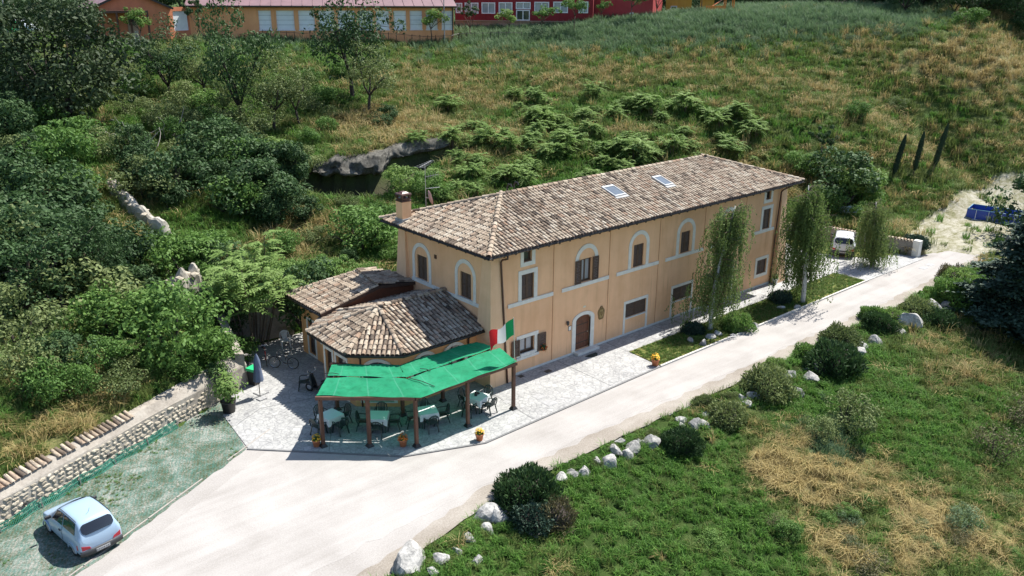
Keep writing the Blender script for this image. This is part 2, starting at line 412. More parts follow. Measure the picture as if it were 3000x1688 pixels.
def rough_edge(pts, step=0.5, amp=0.2, seed=1):
    r = random.Random(seed); out = []
    for a, b in zip(pts[:-1], pts[1:]):
        L = math.dist(a, b); n = max(1, int(L/step)); nx_, ny_ = -(b[1]-a[1])/L, (b[0]-a[0])/L
        for i in range(n):
            t = i/n; j = r.uniform(-amp, amp) if (i or out) else 0
            out.append((a[0]+(b[0]-a[0])*t+nx_*j, a[1]+(b[1]-a[1])*t+ny_*j))
    out.append(pts[-1]); return out
south = rough_edge([(44.5,-7.5),(30,-7.95),(12,-8.15),(0,-8.0),(-6,-8.0),(-11,-9.0),(-14.2,-9.7),(-20,-12.6),(-36,-23)], 0.5, 0.22, 4)
mb = MB(); mb.poly([(-36,-4.2),(-22.5,2.3),(-10.7,7.9),(-9.3,8.9),(-8.4,13.1),(0.4,13.2),(0.4,10.1),(27.6,9.9),(33,8.0),(38.8,4.4),(40.2,-3.6),(44.5,-5.0)] + south, -0.08, 0.0)
struct(mb.build('gravel_yard', 'gravel'))
mb = MB(); mb.poly(rough_edge([(44,-4.85),(38,-4.5),(8,-4.38),(-4.1,-4.62),(-7.6,-3.25),(-12.0,1.2)], 3, 0.02, 2) + rough_edge([(-22,-4.0),(-21,-9.5),(-14,-7.6),(-8,-7.3),(0,-7.05),(12,-7.2),(30,-7.1),(43.5,-6.9)], 0.6, 0.14, 8), 0.0, 0.004)
struct(mb.build('road', 'road_dust'))

gravel('verge_gravel', [(0.20,0.175,0.145),(0.27,0.243,0.21),(0.33,0.305,0.27)])
mb = MB(); mb.poly(rough_edge([(43.8,-6.9),(30,-7.25),(12,-7.35),(0,-7.2),(-6,-7.25),(-11,-8.3),(-15,-9.2),(-20,-11.9),(-32,-19.6)], .5, .16, 14) + rough_edge([(-33,-21.5),(-20,-13),(-14.2,-9.85),(-11,-9.15),(-6,-8.15),(0,-8.15),(12,-8.25),(30,-8.05),(44,-7.6)], .6, .05, 15), 0.0, 0.008)
struct(mb.build('gravel_verge', 'verge_gravel'))
def paving_material():
    mt, nt = new_mat('paving'); pos = scaled_pos(nt)
    v = N(nt, 'ShaderNodeTexVoronoi', feature='DISTANCE_TO_EDGE'); v.inputs['Scale'].default_value = 3.2; v.inputs['Randomness'].default_value = 0.9; nt.links.new(pos, v.inputs['Vector'])
    vc = N(nt, 'ShaderNodeTexVoronoi'); vc.inputs['Scale'].default_value = 3.2; vc.inputs['Randomness'].default_value = 0.9; nt.links.new(pos, vc.inputs['Vector'])
    n1 = noise(nt, pos, 0.7, 5, 0.65); n2 = noise(nt, pos, 9, 4, 0.7)
    r = ramp(nt, [(0.315,0.315,0.31),(0.385,0.385,0.375),(0.43,0.428,0.42)], [0.3,0.5,0.72]); nt.links.new(n1.outputs[0], r.inputs[0])
    r2 = ramp(nt, [(0.80,0.80,0.81),(1.05,1.05,1.04)]); nt.links.new(vc.outputs['Color'], r2.inputs[0])
    c = mixc(nt, 1.0, r.outputs[0], r2.outputs[0], 'MULTIPLY')
    e = ramp(nt, [(0.72,0.72,0.73),(1,1,1)], [0.0, 0.09]); nt.links.new(v.outputs['Distance'], e.inputs[0])
    c = mixc(nt, 1.0, c, e.outputs[0], 'MULTIPLY')
    e2 = ramp(nt, [(0.72,0.72,0.74),(1.05,1.05,1.04)], [0.35, 0.62]); nt.links.new(n2.outputs[0], e2.inputs[0])
    c = mixc(nt, 1.0, c, e2.outputs[0], 'MULTIPLY')
    finish(nt, c, 0.75, v.outputs['Distance'], 0.4, 0.03, spec=0.3); M['paving'] = mt
paving_material()
PAVE = [(-12.55,1.95),(-7.6,-3.1),(-4.1,-4.5),(8.5,-4.22),(8.68,-1.8),(31.2,-1.8),(31.4,-4.3),(39.8,-4.45),(39.4,-2.6),(36.5,-1.7),(35.2,0.6),(34.5,3.5),(30.5,6.0),(27.0,9.3),(26.2,9.3),(26.2,0.3),(0.2,0.3),(0.2,9.0),(0.2,12.6),(-8.1,12.6),(-9.0,8.6),(-11.0,7.3),(-12.1,5.7)]
mb = MB(); mb.poly(PAVE, -0.1, 0.035); pav = struct(mb.build('pavement', 'paving'))
plain('joint', (0.16,0.16,0.16), 0.9); plain('kerb', (0.50,0.48,0.44), 0.85, 0.2, 3, bump=0.2)
plain('iron_grate', (0.06,0.055,0.05), 0.6, 0.3, 8); plain('cover_grey', (0.30,0.30,0.30), 0.8, 0.2, 5)
# saw-cut joints in the paving
for a, b in [((4.68,-0.1),(4.62,-4.2)),((-0.66,-0.6),(-0.95,-4.3)),((8.68,-1.8),(8.66,-0.1)),((12.9,-1.75),(12.9,-0.1)),((17.2,-1.75),(17.2,-0.1)),((21.6,-1.75),(21.6,-0.1)),((-10.4,5.2),(-6.9,4.3)),((-11.9,4.4),(-10.4,5.2)),((-9.9,-0.6),(-6.8,4.2))]:
    mb = MB(); mb.beam((*a, 0.0375), (*b, 0.0375), 0.035, 0.006); mb.build('paving_joint', 'joint', pav)
# edging between paving and gravel
edge_pts = [(-12.6,1.92),(-7.62,-3.16),(-4.12,-4.57),(8.5,-4.29)]
for a, b in zip(edge_pts[:-1], edge_pts[1:]):
    mb = MB(); mb.beam((*a, 0.02), (*b, 0.02), 0.09, 0.05); mb.build('edging_strip', 'joint', pav)
for nm, x0, y0, sx, sy, mt_, lab in [('inspection_cover',0.62,-2.96,.52,.54,'cover_grey','square grey inspection cover, the one nearer the house of a pair on the paving'),
        ('inspection_cover',0.52,-3.86,.63,.6,'cover_grey','larger square grey inspection cover, the one nearer the road of a pair'),
        ('inspection_cover',3.14,-1.45,.42,.36,'cover_grey','small grey inspection cover at the edge of the house shadow'),
        ('inspection_cover',-0.93,-2.25,.36,.34,'cover_grey','small brownish inspection cover beside the right end pergola post'),
        ('drain_grate',3.12,-0.95,.45,.36,'iron_grate','dark iron drain grate in the house shadow next to the small grey cover'),
        ('drain_grate',1.62,-0.48,.36,.34,'iron_grate','dark iron drain grate below the ground floor window with flowers'),
        ('inspection_cover',10.2,-1.4,.42,.4,'cover_grey','grey inspection cover on the walk by the lawn tip'),
        ('inspection_cover',11.3,-1.62,.42,.4,'cover_grey','grey inspection cover on the walk beside a garden rock'),
        ('inspection_cover',37.2,-5.75,.7,.5,'cover_grey','grey manhole cover in the road past the birches, nearer the house'),
        ('inspection_cover',38.4,-5.7,.7,.5,'cover_grey','grey manhole cover in the road past the birches, nearer the pool')]:
    t = thing(nm, lab, 'grate' if 'grate' in nm else 'cover', (x0+sx/2, y0+sy/2, 0.035 if x0 < 30 else 0.004))
    mb = MB(); mb.box((-sx/2,-sy/2,-0.02), (sx/2,sy/2,0.006)); mb.build('frame', 'cover_grey', t)
    if 'grate' in nm:
        for k in range(6):
            b_ = MB(); x = -sx/2+0.05+k*(sx-0.1)/5; b_.box((x-0.02,-sy/2+0.03,0.006), (x+0.02,sy/2-0.03,0.014)); b_.build('bar', mt_, t)
        b_ = MB(); b_.box((-sx/2+.02,-sy/2+.02,0.0062), (sx/2-.02,sy/2-.02,0.0085)); b_.build('well', mt_, t)
    else:
        mb = MB(); mb.box((-sx/2+.04,-sy/2+.04,0.0065), (sx/2-.04,sy/2-.04,0.012)); mb.build('lid', mt_, t)
# lawn with kerb
def lawn_material():
    mt, nt = new_mat('lawn'); pos = scaled_pos(nt)
    n1 = noise(nt, pos, 1.1, 6, 0.7, 0.5); n2 = noise(nt, pos, 18, 4, 0.7)
    s = mathn(nt, 'ADD', mathn(nt, 'MULTIPLY', n1.outputs[0], 0.75), mathn(nt, 'MULTIPLY', n2.outputs[0], 0.25))
    r = ramp(nt, [(0.03,0.05,0.012),(0.075,0.10,0.025),(0.16,0.16,0.05),(0.22,0.19,0.09)], [0.3,0.46,0.57,0.7]); nt.links.new(s, r.inputs[0])
    finish(nt, r.outputs[0], 0.95, n2.outputs[0], 0.6, 0.05, spec=0.1); M['lawn'] = mt
lawn_material()
LAWN = [(8.72,-1.84),(31.15,-1.84),(31.3,-4.2),(8.6,-4.16)]
mb = MB(); mb.poly(LAWN, -0.1, 0.05); lawn_o = struct(mb.build('lawn', 'lawn'))
LAWN2 = [(34.6,3.2),(35.4,0.7),(36.7,-1.5),(39.3,-2.5),(39.5,-0.5),(38.4,4.0),(36,5.5)]
mb = MB(); mb.poly(LAWN2, -0.1, 0.05); struct(mb.build('lawn', 'lawn'))
for k in range(23):
    x = 8.5+k*1.0; mb = MB(); mb.box((x+0.006,-4.36,-0.05), (x+0.994,-4.24,0.10)); mb.build('kerbstone', 'kerb', lawn_o, bevel=0.012)
# ================================================================ HOUSE
def stucco(name, c, dark, streak=0.5):
    mt, nt = new_mat(name); pos = scaled_pos(nt)
    n1 = noise(nt, pos, 0.55, 6, 0.65, 0.3); n2 = noise(nt, pos, 22, 3, 0.6); n3 = noise(nt, scaled_pos(nt, (1, 1, 0.12)), 1.8, 5, 0.6)
    s = mathn(nt, 'ADD', mathn(nt, 'MULTIPLY', n1.outputs[0], 0.55), mathn(nt, 'MULTIPLY', n3.outputs[0], 0.45))
    r = ramp(nt, [dark, c, tuple(min(1, x*1.09) for x in c)], [0.34, 0.52, 0.66]); nt.links.new(s, r.inputs[0])
    n4 = noise(nt, scaled_pos(nt, (1.6, 1.6, 0.10)), 2.2, 6, 0.7, 0.2); st = ramp(nt, [(0.80,0.77,0.73),(1,1,1)], [0.36, 0.47]); nt.links.new(n4.outputs[0], st.inputs[0])
    n5 = noise(nt, pos, 0.25, 3, 0.5); sm = ramp(nt, [(0,0,0),(1,1,1)], [0.42, 0.62]); nt.links.new(n5.outputs[0], sm.inputs[0])
    col = mixc(nt, mathn(nt, 'MULTIPLY', sm.outputs[0], .75), r.outputs[0], mixc(nt, 1.0, r.outputs[0], st.outputs[0], 'MULTIPLY'))
    finish(nt, col, 0.9, n2.outputs[0], 0.15, 0.01, spec=0.2); M[name] = mt
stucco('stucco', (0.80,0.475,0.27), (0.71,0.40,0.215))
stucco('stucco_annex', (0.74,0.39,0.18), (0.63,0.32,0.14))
stucco('buttress_stucco', (0.80,0.50,0.305), (0.71,0.425,0.245))
plain('moulding', (0.70,0.67,0.60), 0.85, 0.10, 2.5, bump=0.1)
plain('shutter_wood', (0.085,0.048,0.030), 0.6, 0.25, 5); plain('door_wood', (0.13,0.045,0.022), 0.5, 0.3, 5)
plain('dark_wood', (0.06,0.035,0.025), 0.7, 0.25, 4); plain('copper_brown', (0.075,0.030,0.02), 0.45, 0.25, 3); plain('gutter_black', (0.022,0.018,0.016), 0.5, 0.3, 3)
plain('joint_terracotta', (0.42,0.20,0.09), 0.9); plain('stone_sill', (0.62,0.60,0.55), 0.85, 0.12, 4)
plain('brass_plate', (0.65,0.6,0.45), 0.4); plain('white_plate', (0.75,0.73,0.68), 0.5); plain('shaded_gable', (0.16,0.06,0.03), 0.6)
def glass_mat(name, c=(0.03,0.04,0.05), rough=0.08):
    mt, nt = new_mat(name); n = noise(nt, scaled_pos(nt, obj=True), 1.5, 2)
    r = ramp(nt, [tuple(x*0.7 for x in c), tuple(x*1.3 for x in c)]); nt.links.new(n.outputs[0], r.inputs[0])
    finish(nt, r.outputs[0], rough, spec=0.9); M[name] = mt
glass_mat('window_glass'); glass_mat('curtain_glass', (0.30,0.31,0.33), 0.2); glass_mat('sky_glass', (0.10,0.12,0.14), 0.04)
def tile_material(name, src):
    mt, nt = new_mat(name); pos = scaled_pos(nt)
    if src == 'obj': fac = N(nt, 'ShaderNodeObjectInfo').outputs['Random']
    else: fac = N(nt, 'ShaderNodeAttribute', attribute_name='tint').outputs['Fac']
    r = ramp(nt, [(0.085,0.068,0.055),(0.185,0.145,0.112),(0.29,0.23,0.175),(0.365,0.30,0.23),(0.415,0.355,0.28),(0.30,0.205,0.145),(0.46,0.41,0.335),(0.375,0.315,0.245)],
             [0.0,0.08,0.22,0.42,0.62,0.74,0.90,1.0]); nt.links.new(fac, r.inputs[0])
    n1 = noise(nt, pos, 0.5, 5, 0.7, 0.5); n2 = noise(nt, pos, 9, 5, 0.7)
    d = ramp(nt, [(0.42,0.38,0.37),(1,1,1)], [0.36, 0.48]); nt.links.new(n1.outputs[0], d.inputs[0])
    c = mixc(nt, 0.55, r.outputs[0], d.outputs[0], 'MULTIPLY')
    d2 = ramp(nt, [(0.55,0.53,0.52),(1.08,1.08,1.06)], [0.34, 0.6]); nt.links.new(n2.outputs[0], d2.inputs[0])
    c = mixc(nt, 0.8, c, d2.outputs[0], 'MULTIPLY')
    finish(nt, c, 0.9, n2.outputs[0], 0.3, 0.01, spec=0.2); M[name] = mt
tile_material('tile_one', 'obj'); tile_material('tile_many', 'attr')
plain('roof_bed', (0.075,0.05,0.04), 0.95, 0.3, 3)

class Wall:
    """a vertical wall in its own (s along, z up, d outward) frame"""
    def __init__(s, a, b, ground=0.0):
        s.a = Vector((a[0], a[1], ground)); e = Vector((b[0]-a[0], b[1]-a[1], 0)); s.L = e.length; s.u = e.normalized()
        s.n = Vector((s.u.y, -s.u.x, 0))        # outward on the right-hand side of a->b
    def p(s, x, z, d=0.0): return s.a + s.u*x + Vector((0, 0, z)) + s.n*d
    def box(s, mb, x0, x1, z0, z1, d0, d1):
        vs = [s.p(x, z, d) for z in (z0, z1) for x, d in ((x0, d0), (x1, d0), (x1, d1), (x0, d1))]
        mb.add(vs, [(0,1,2,3),(7,6,5,4),(0,4,5,1),(1,5,6,2),(2,6,7,3),(3,7,4,0)])
    def face(s, mb, H, holes, depth=0.2, z0=0.0, x0=0.0, x1=None):
        x1 = s.L if x1 is None else x1
        xs = sorted({x0, x1, *[h[0] for h in holes], *[h[1] for h in holes]}); zs = sorted({z0, H, *[h[2] for h in holes], *[h[3] for h in holes]})
        for a, b in zip(xs[:-1], xs[1:]):
            for c, d in zip(zs[:-1], zs[1:]):
                if any(h[0] < (a+b)/2 < h[1] and h[2] < (c+d)/2 < h[3] for h in holes): continue
                mb.quad(s.p(a, c), s.p(b, c), s.p(b, d), s.p(a, d))
        for h in holes:
            a, b, c, d = h[:4]; q = depth
            mb.quad(s.p(a,c), s.p(a,c,-q), s.p(a,d,-q), s.p(a,d)); mb.quad(s.p(b,c,-q), s.p(b,c), s.p(b,d), s.p(b,d,-q))
            mb.quad(s.p(a,c,-q), s.p(a,c), s.p(b,c), s.p(b,c,-q)); mb.quad(s.p(a,d), s.p(a,d,-q), s.p(b,d,-q), s.p(b,d))
    def ring(s, mb, outer, inner, d0, d1, closed=False):
        """moulding strip between two polylines in (x, z), proud from d0 to d1"""
        n = len(outer); rng = range(n if closed else n-1)
        for i in rng:
            j = (i+1) % n
            O0, O1, I0, I1 = outer[i], outer[j], inner[i], inner[j]
            mb.quad(s.p(*O0, d1), s.p(*O1, d1), s.p(*I1, d1), s.p(*I0, d1))
            mb.quad(s.p(*O0, d0), s.p(*O1, d0), s.p(*O1, d1), s.p(*O0, d1)); mb.quad(s.p(*I0, d1), s.p(*I1, d1), s.p(*I1, d0), s.p(*I0, d0))
        if not closed:
            for i in (0, n-1): mb.quad(s.p(*outer[i], d0), s.p(*outer[i], d1), s.p(*inner[i], d1), s.p(*inner[i], d0))
def arch_pts(cx, hw, z0, zs, rise=None, n=14):
    rise = hw if rise is None else rise
    return [(cx-hw, z0)] + [(cx-hw*math.cos(math.pi*k/n), zs+rise*math.sin(math.pi*k/n)) for k in range(n+1)] + [(cx+hw, z0)]
def rect_ring(x0, x1, z0, z1): return [(x0,z0),(x0,z1),(x1,z1),(x1,z0)]
def shutter_leaf(wall, x0, x1, z0, z1, d, parent, name='shutter', th=0.045):
    mb = MB(); f = 0.07
    wall.box(mb, x0, x0+f, z0, z1, d, d+th); wall.box(mb, x1-f, x1, z0, z1, d, d+th)
    for c, e in ((z0, z0+f), (z1-f, z1), ((z0+z1)/2-f/2, (z0+z1)/2+f/2)): wall.box(mb, x0+f, x1-f, c, e, d+0.002, d+th-0.002)
    n = max(3, int((z1-z0)/0.09))
    for k in range(n):
        c = z0+f+(k+0.1)*(z1-z0-2*f)/n; h = (z1-z0-2*f)/n*0.8
        mb.add([wall.p(x0+f,c,d+th*.85), wall.p(x1-f,c,d+th*.85), wall.p(x1-f,c+h,d+th*.35), wall.p(x0+f,c+h,d+th*.35)], [(0,1,2,3)])
    return mb.build(name, 'shutter_wood', parent)
def window(wall, x0, x1, z0, z1, parent, mode, depth=0.2, panes=2, curtain=False, label=None):
    """one window of a house: its leaves or casements, filling the opening"""
    mb = MB(); f = 0.055
    wall.ring(mb, rect_ring(x0,x1,z0,z1), rect_ring(x0+f,x1-f,z0+f,z1-f), -depth, -depth+0.06, True)
    win = mb.build('window', 'shutter_wood', parent)
    if label: win['label'] = label
    if mode == 'closed':
        mid = (x0+x1)/2
        b = MB(); wall.box(b, x0+f, x1-f, z0+f, z1-f, -depth-0.02, -depth+0.002); b.build('backing', 'gutter_black', win)
        shutter_leaf(wall, x0+0.012, mid-0.006, z0+0.012, z1-0.012, -0.10, win); shutter_leaf(wall, mid+0.006, x1-0.012, z0+0.012, z1-0.012, -0.10, win)
    else:
        for k in range(panes):
            a = x0+f+(x1-x0-2*f)*k/panes; b_ = x0+f+(x1-x0-2*f)*(k+1)/panes
            g = MB(); wall.box(g, a+0.045, b_-0.045, z0+f+0.045, z1-f-0.045, -depth-0.01, -depth+0.012); g.build('pane', 'curtain_glass' if curtain else 'window_glass', win)
            fr = MB(); wall.ring(fr, rect_ring(a,b_,z0+f,z1-f), rect_ring(a+.05,b_-.05,z0+f+.05,z1-f-.05), -depth-0.012, -depth+0.035, True); fr.build('casement', 'shutter_wood', win)
    return win

# ---------------------------------------------------------------- roof tiles
def tile_mesh(name, L=0.46, w0=0.10, w1=0.082, mat='tile_one'):
    n = 5; V = []; Qs = []
    for y, w, z in ((0.0, w0, 0.022), (L, w1, 0.0)):
        for k in range(n+1):
            a = math.pi*k/n; V.append((-w*math.cos(a), y, z+w*0.86*math.sin(a)))
    for k in range(n): Qs.append((k, k+1, n+1+k+1, n+1+k))
    return np.array(V), np.array(Qs)
TV, TQ = tile_mesh('tile')
TILE_ME = np_mesh('roof_tile', TV, TQ, 'tile_one')
RV, RQ = tile_mesh('ridge', 0.5, 0.14, 0.115)
RIDGE_ME = np_mesh('ridge_tile', RV, RQ, 'tile_one')
def in_poly(px, py, poly):
    return seg_dist(np.c_[px, py], poly)
def plane_tiles(corners, lift=0.02, sp=0.235, ex=0.36, jit=0.012):
    """places of the tiles on one roof plane: corners[0]->corners[1] is the eave, left to right seen from outside"""
    P = [np.array(c, float) for c in corners]; o = P[0]; e = P[1]-P[0]; Le = np.linalg.norm(e); e = e/Le
    nrm = np.cross(e, P[2]-P[0]); nrm /= np.linalg.norm(nrm)
    if nrm[2] < 0: nrm = -nrm
    s = np.cross(nrm, e); poly = [((p-o)@e, (p-o)@s) for p in P]
    smax = max(q[1] for q in poly); out = []
    xs = [q[0] for q in poly]
    for r in range(int(smax/ex)+1):
        y = r*ex-0.05
        x = np.arange(min(xs)+sp/2, max(xs), sp); d, ins_ = in_poly(x, np.full_like(x, y+0.20), poly)
        for xx in x[ins_]:
            ca = random.gauss(0, 0.02); ex_ = e*math.cos(ca)+s*math.sin(ca); sy_ = s*math.cos(ca)-e*math.sin(ca)
            org = o + e*(xx+random.gauss(0, jit)) + s*(y+random.gauss(0, jit)) + nrm*(lift+abs(random.gauss(0, 0.006)))
            out.append((org, ex_, sy_, nrm))
    return out
def line_tiles(a, b, lift=0.06, ex=0.40):
    a = np.array(a, float); b = np.array(b, float); d = b-a; L = np.linalg.norm(d); d /= L
    e = np.cross(d, [0, 0, 1.0]); e /= np.linalg.norm(e); n = np.cross(e, d)
    if n[2] < 0: e, n = -e, -n
    return [(a+d*(k*ex-0.05)+n*(lift+random.uniform(0, 0.012)), e, d, n) for k in range(int(L/ex)+1)]
def lay_tiles(roof, tiles, ridge, limit=300, nm='roof_tile'):
    """the tiles that show largest become single pieces, all others one field"""
    def score(t):
        q = t[0]-CAM; dd = np.linalg.norm(q); return dd if (q@t[3]) < 0 else dd+1000
    allt = sorted([(score(t)-(3 if k else 0), k, i) for k, lst in ((0, tiles), (1, ridge)) for i, t in enumerate(lst)])
    one = allt[:limit]; rest = allt[limit:]
    for _, k, i in one:
        o, e, s, n = (ridge if k else tiles)[i]
        ob = link('ridge_tile' if k else nm, RIDGE_ME if k else TILE_ME, roof)
        ob.matrix_local = Matrix(((e[0], s[0], n[0], o[0]), (e[1], s[1], n[1], o[1]), (e[2], s[2], n[2], o[2]), (0, 0, 0, 1)))
    if rest:
        Vs = []; Qs = []; tn = []
        for c, (_, k, i) in enumerate(rest):
            o, e, s, n = (ridge if k else tiles)[i]; V0, Q0 = (RV, RQ) if k else (TV, TQ)
            Vs.append(o + V0[:, :1]*e + V0[:, 1:2]*s + V0[:, 2:]*n); Qs.append(Q0+c*len(V0)); tn += [random.random()]*len(Q0)
        fld = link('tile_field', np_mesh('tile_field', np.vstack(Vs), np.vstack(Qs), 'tile_many', tn), roof); fld['kind'] = 'stuff'
def roof_planes(thing_, planes, ridges, th=0.12, bedmat='roof_bed'):
    mb = MB()
    for pl in planes:
        n = len(pl); up = [Vector(p) for p in pl]; dn = [Vector((p[0], p[1], p[2]-th)) for p in pl]
        mb.add(up, [tuple(range(n))]); mb.add(dn, [tuple(reversed(range(n)))])
        a, b = up[0], up[1]; c, d = dn[1], dn[0]; mb.quad(d, c, b, a)
    roof = mb.build('roof', bedmat, thing_)
    tl = [t for pl in planes for t in plane_tiles(pl)]; rd = [t for r in ridges for t in line_tiles(*r)]
    lay_tiles(roof, tl, rd); return roof

L_, D_, HE, OV, SL = 26.35, 8.03, 7.27, 0.78, 0.318
house = thing('farmhouse', 'long two storey ochre farmhouse with hipped terracotta tile roof', 'house')
RT = HE + (D_/2+OV)*SL
e1, e2, e3, e4 = (-OV,-OV,HE), (L_+OV,-OV,HE), (L_+OV,D_+OV,HE), (-OV,D_+OV,HE)
r1, r2 = (D_/2,D_/2,RT), (L_-D_/2,D_/2,RT)
roof = roof_planes(house, [[e1,e2,r2,r1],[e4,e1,r1],[e3,e4,r1,r2],[e2,e3,r2]], [(e1,r1),(e4,r1),(e2,r2),(e3,r2),(r1,r2)])
# facade and end wall, with true openings
C0, DC = 2.47, 4.372
fw = Wall((0, 0), (L_, 0)); lw = Wall((0, D_), (0, 0))
HT = 7.42
cx = [C0+DC*k for k in range(6)]
open_f = [(cx[0]-.31,cx[0]+.27,6.25,6.98),(cx[5]-.31,cx[5]+.27,6.25,6.98),(cx[0]-.44,cx[0]+.44,4.2,5.6),(cx[5]-.44,cx[5]+.44,4.2,5.6)]
open_f += [(cx[k]-.44,cx[k]+.44,4.2,5.56) for k in (1,2,3,4)]
open_f += [(1.96,3.0,1.18,2.02),(6.13,7.33,0.17,2.3)] + [(cx[k]-.95,cx[k]+.95,1.14,2.02) for k in (2,3,4)] + [(cx[5]-.58,cx[5]+.58,0.98,2.02)]
mb = MB(); fw.face(mb, HT, open_f); mb.build('front_wall', 'stucco', house)
lopen = [(D_-2.53,D_-1.63,4.24,5.63),(D_-6.46,D_-5.54,4.24,5.63)]
mb = MB(); lw.face(mb, HT, lopen); mb.build('end_wall', 'stucco', house)
mb = MB(); Wall((L_, D_), (0, D_)).face(mb, HT, []); mb.build('back_wall', 'stucco', house)
mb = MB(); Wall((L_, 0), (L_, D_)).face(mb, HT, []); mb.build('end_wall', 'stucco', house)
# battered corner buttresses
def frustum(mb, lo0, hi0, lo1, hi1, z0, z1):
    vs = [(lo0[0],lo0[1],z0),(hi0[0],lo0[1],z0),(hi0[0],hi0[1],z0),(lo0[0],hi0[1],z0),(lo1[0],lo1[1],z1),(hi1[0],lo1[1],z1),(hi1[0],hi1[1],z1),(lo1[0],hi1[1],z1)]
    mb.add(vs, [(0,3,2,1),(4,5,6,7),(0,1,5,4),(1,2,6,5),(2,3,7,6),(3,0,4,7)])
mb = MB(); frustum(mb, (-.46,-.46), (1.05,1.0), (-.05,-.05), (.58,.55), 0, 7.35); mb.build('corner_buttress', 'buttress_stucco', house)
mb = MB(); frustum(mb, (L_-.75,-.46), (L_+.46,1.0), (L_-.5,-.05), (L_+.05,.55), 0, 7.35); mb.build('corner_buttress', 'buttress_stucco', house)
mb = MB(); frustum(mb, (-.46,D_-1.0), (1.05,D_+.46), (-.05,D_-.55), (.58,D_+.05), 0, 7.35); mb.build('corner_buttress', 'buttress_stucco', house)
for k in range(5):
    x = 4.32+DC*k; mb = MB(); fw.box(mb, x-.018, x+.018, 0.04, HT, 0.0, 0.014); mb.build('expansion_joint', 'joint_terracotta', house)
mb = MB(); fw.box(mb, 1.06, L_-.76, 0.0, 0.16, 0.0, 0.02); mb.build('plinth', 'stone_sill', house)
def moulding(wall, rings, name='surround', mat='moulding', d=0.035):
    mb = MB()
    for o, i, closed in rings: wall.ring(mb, o, i, 0.0, d, closed)
    return mb.build(name, mat, house)
def band(wall, x0, x1, z0=3.97, z1=4.18, d=0.06):
    mb = MB(); wall.box(mb, x0, x1, z0, z1, 0.0, d); mb.build('sill_band', 'moulding', house, bevel=0.01)
for k in (0, 5):
    c = cx[k]
    moulding(fw, [(rect_ring(c-.52,c+.50,6.03,7.0), rect_ring(c-.31,c+.27,6.25,6.98), True)])
    window(fw, c-.31, c+.27, 6.25, 6.98, house, 'glass', 0.16, 1)
    moulding(fw, [([(c-.66,4.18),(c-.66,5.83),(c+.68,5.83),(c+.68,4.18)], [(c-.44,4.18),(c-.44,5.6),(c+.44,5.6),(c+.44,4.18)], False)])
    window(fw, c-.44, c+.44, 4.2, 5.6, house, 'closed')
    band(fw, c-1.38, c+1.84 if k == 0 else c+1.0)
for k in (1, 2, 3, 4):
    c = cx[k]
    moulding(fw, [(arch_pts(c, .90, 4.18, 5.49), arch_pts(c, .66, 4.18, 5.49), False)])
    if k in (1, 4):
        window(fw, c-.44, c+.44, 4.2, 5.56, house, 'glass', 0.18, 2, curtain=(k == 1))
        lf = shutter_leaf(fw, c-.92, c-.46, 4.21, 5.56, 0.045, house, 'open_shutter'); rt = shutter_leaf(fw, c+.46, c+.92, 4.21, 5.56, 0.045, house, 'open_shutter')
    else:
        window(fw, c-.44, c+.44, 4.2, 5.56, house, 'closed')
    band(fw, c-1.88, c+1.84)
# end wall arches
for yc in (2.08, 6.0):
    s = D_-yc
    moulding(lw, [(arch_pts(s, .88, 4.2, 5.48), arch_pts(s, .66, 4.2, 5.48), False)])
    window(lw, s-.45, s+.45, 4.24, 5.63, house, 'closed')
    mb = MB(); lw.box(mb, s-.66, s+.66, 4.2, 4.25, 0.0, 0.10); mb.build('window_sill', 'stone_sill', house)
band(lw, D_-6.95, D_-0.68, 4.0, 4.2)
mb = MB(); lw.box(mb, D_-4.8, D_-4.6, 5.77, 5.99, 0.0, 0.025); mb.build('vent_grille', 'copper_brown', house)
# ground floor
moulding(fw, [([(1.72,1.0),(1.72,2.22),(3.28,2.22),(3.28,1.0)], [(1.96,1.0),(1.96,2.02),(3.0,2.02),(3.0,1.0)], False)])
window(fw, 1.96, 3.0, 1.18, 2.02, house, 'glass', 0.16, 2, True)
mb = MB(); fw.box(mb, 1.66, 3.26, 0.86, 1.0, 0.0, 0.12); fw.box(mb, 1.96, 3.0, 1.0, 1.18, -0.16, 0.10); mb.build('window_sill', 'stone_sill', house)
shutter_leaf(fw, 1.34, 1.90, 1.12, 2.04, 0.05, house, 'open_shutter'); shutter_leaf(fw, 3.20, 3.80, 1.0, 2.0, 0.05, house, 'open_shutter')
for k in (2, 3, 4):
    c = cx[k]; a, b = c-1.08, c+1.08
    moulding(fw, [([(a,.16),(a,2.2),(b,2.2),(b,.16)], [(a+.15,.16),(a+.15,2.03),(b-.15,2.03),(b-.15,.16)], False)])
    window(fw, c-.95, c+.95, 1.14, 2.02, house, 'closed')
    mb = MB(); fw.box(mb, a+.151, b-.151, 1.07, 1.14, 0.0, 0.07); mb.build('window_sill', 'stone_sill', house)
c = cx[5]
moulding(fw, [(rect_ring(c-.78,c+.78,.76,2.22), rect_ring(c-.58,c+.58,.98,2.02), True)])
window(fw, c-.58, c+.58, .98, 2.02, house, 'closed')
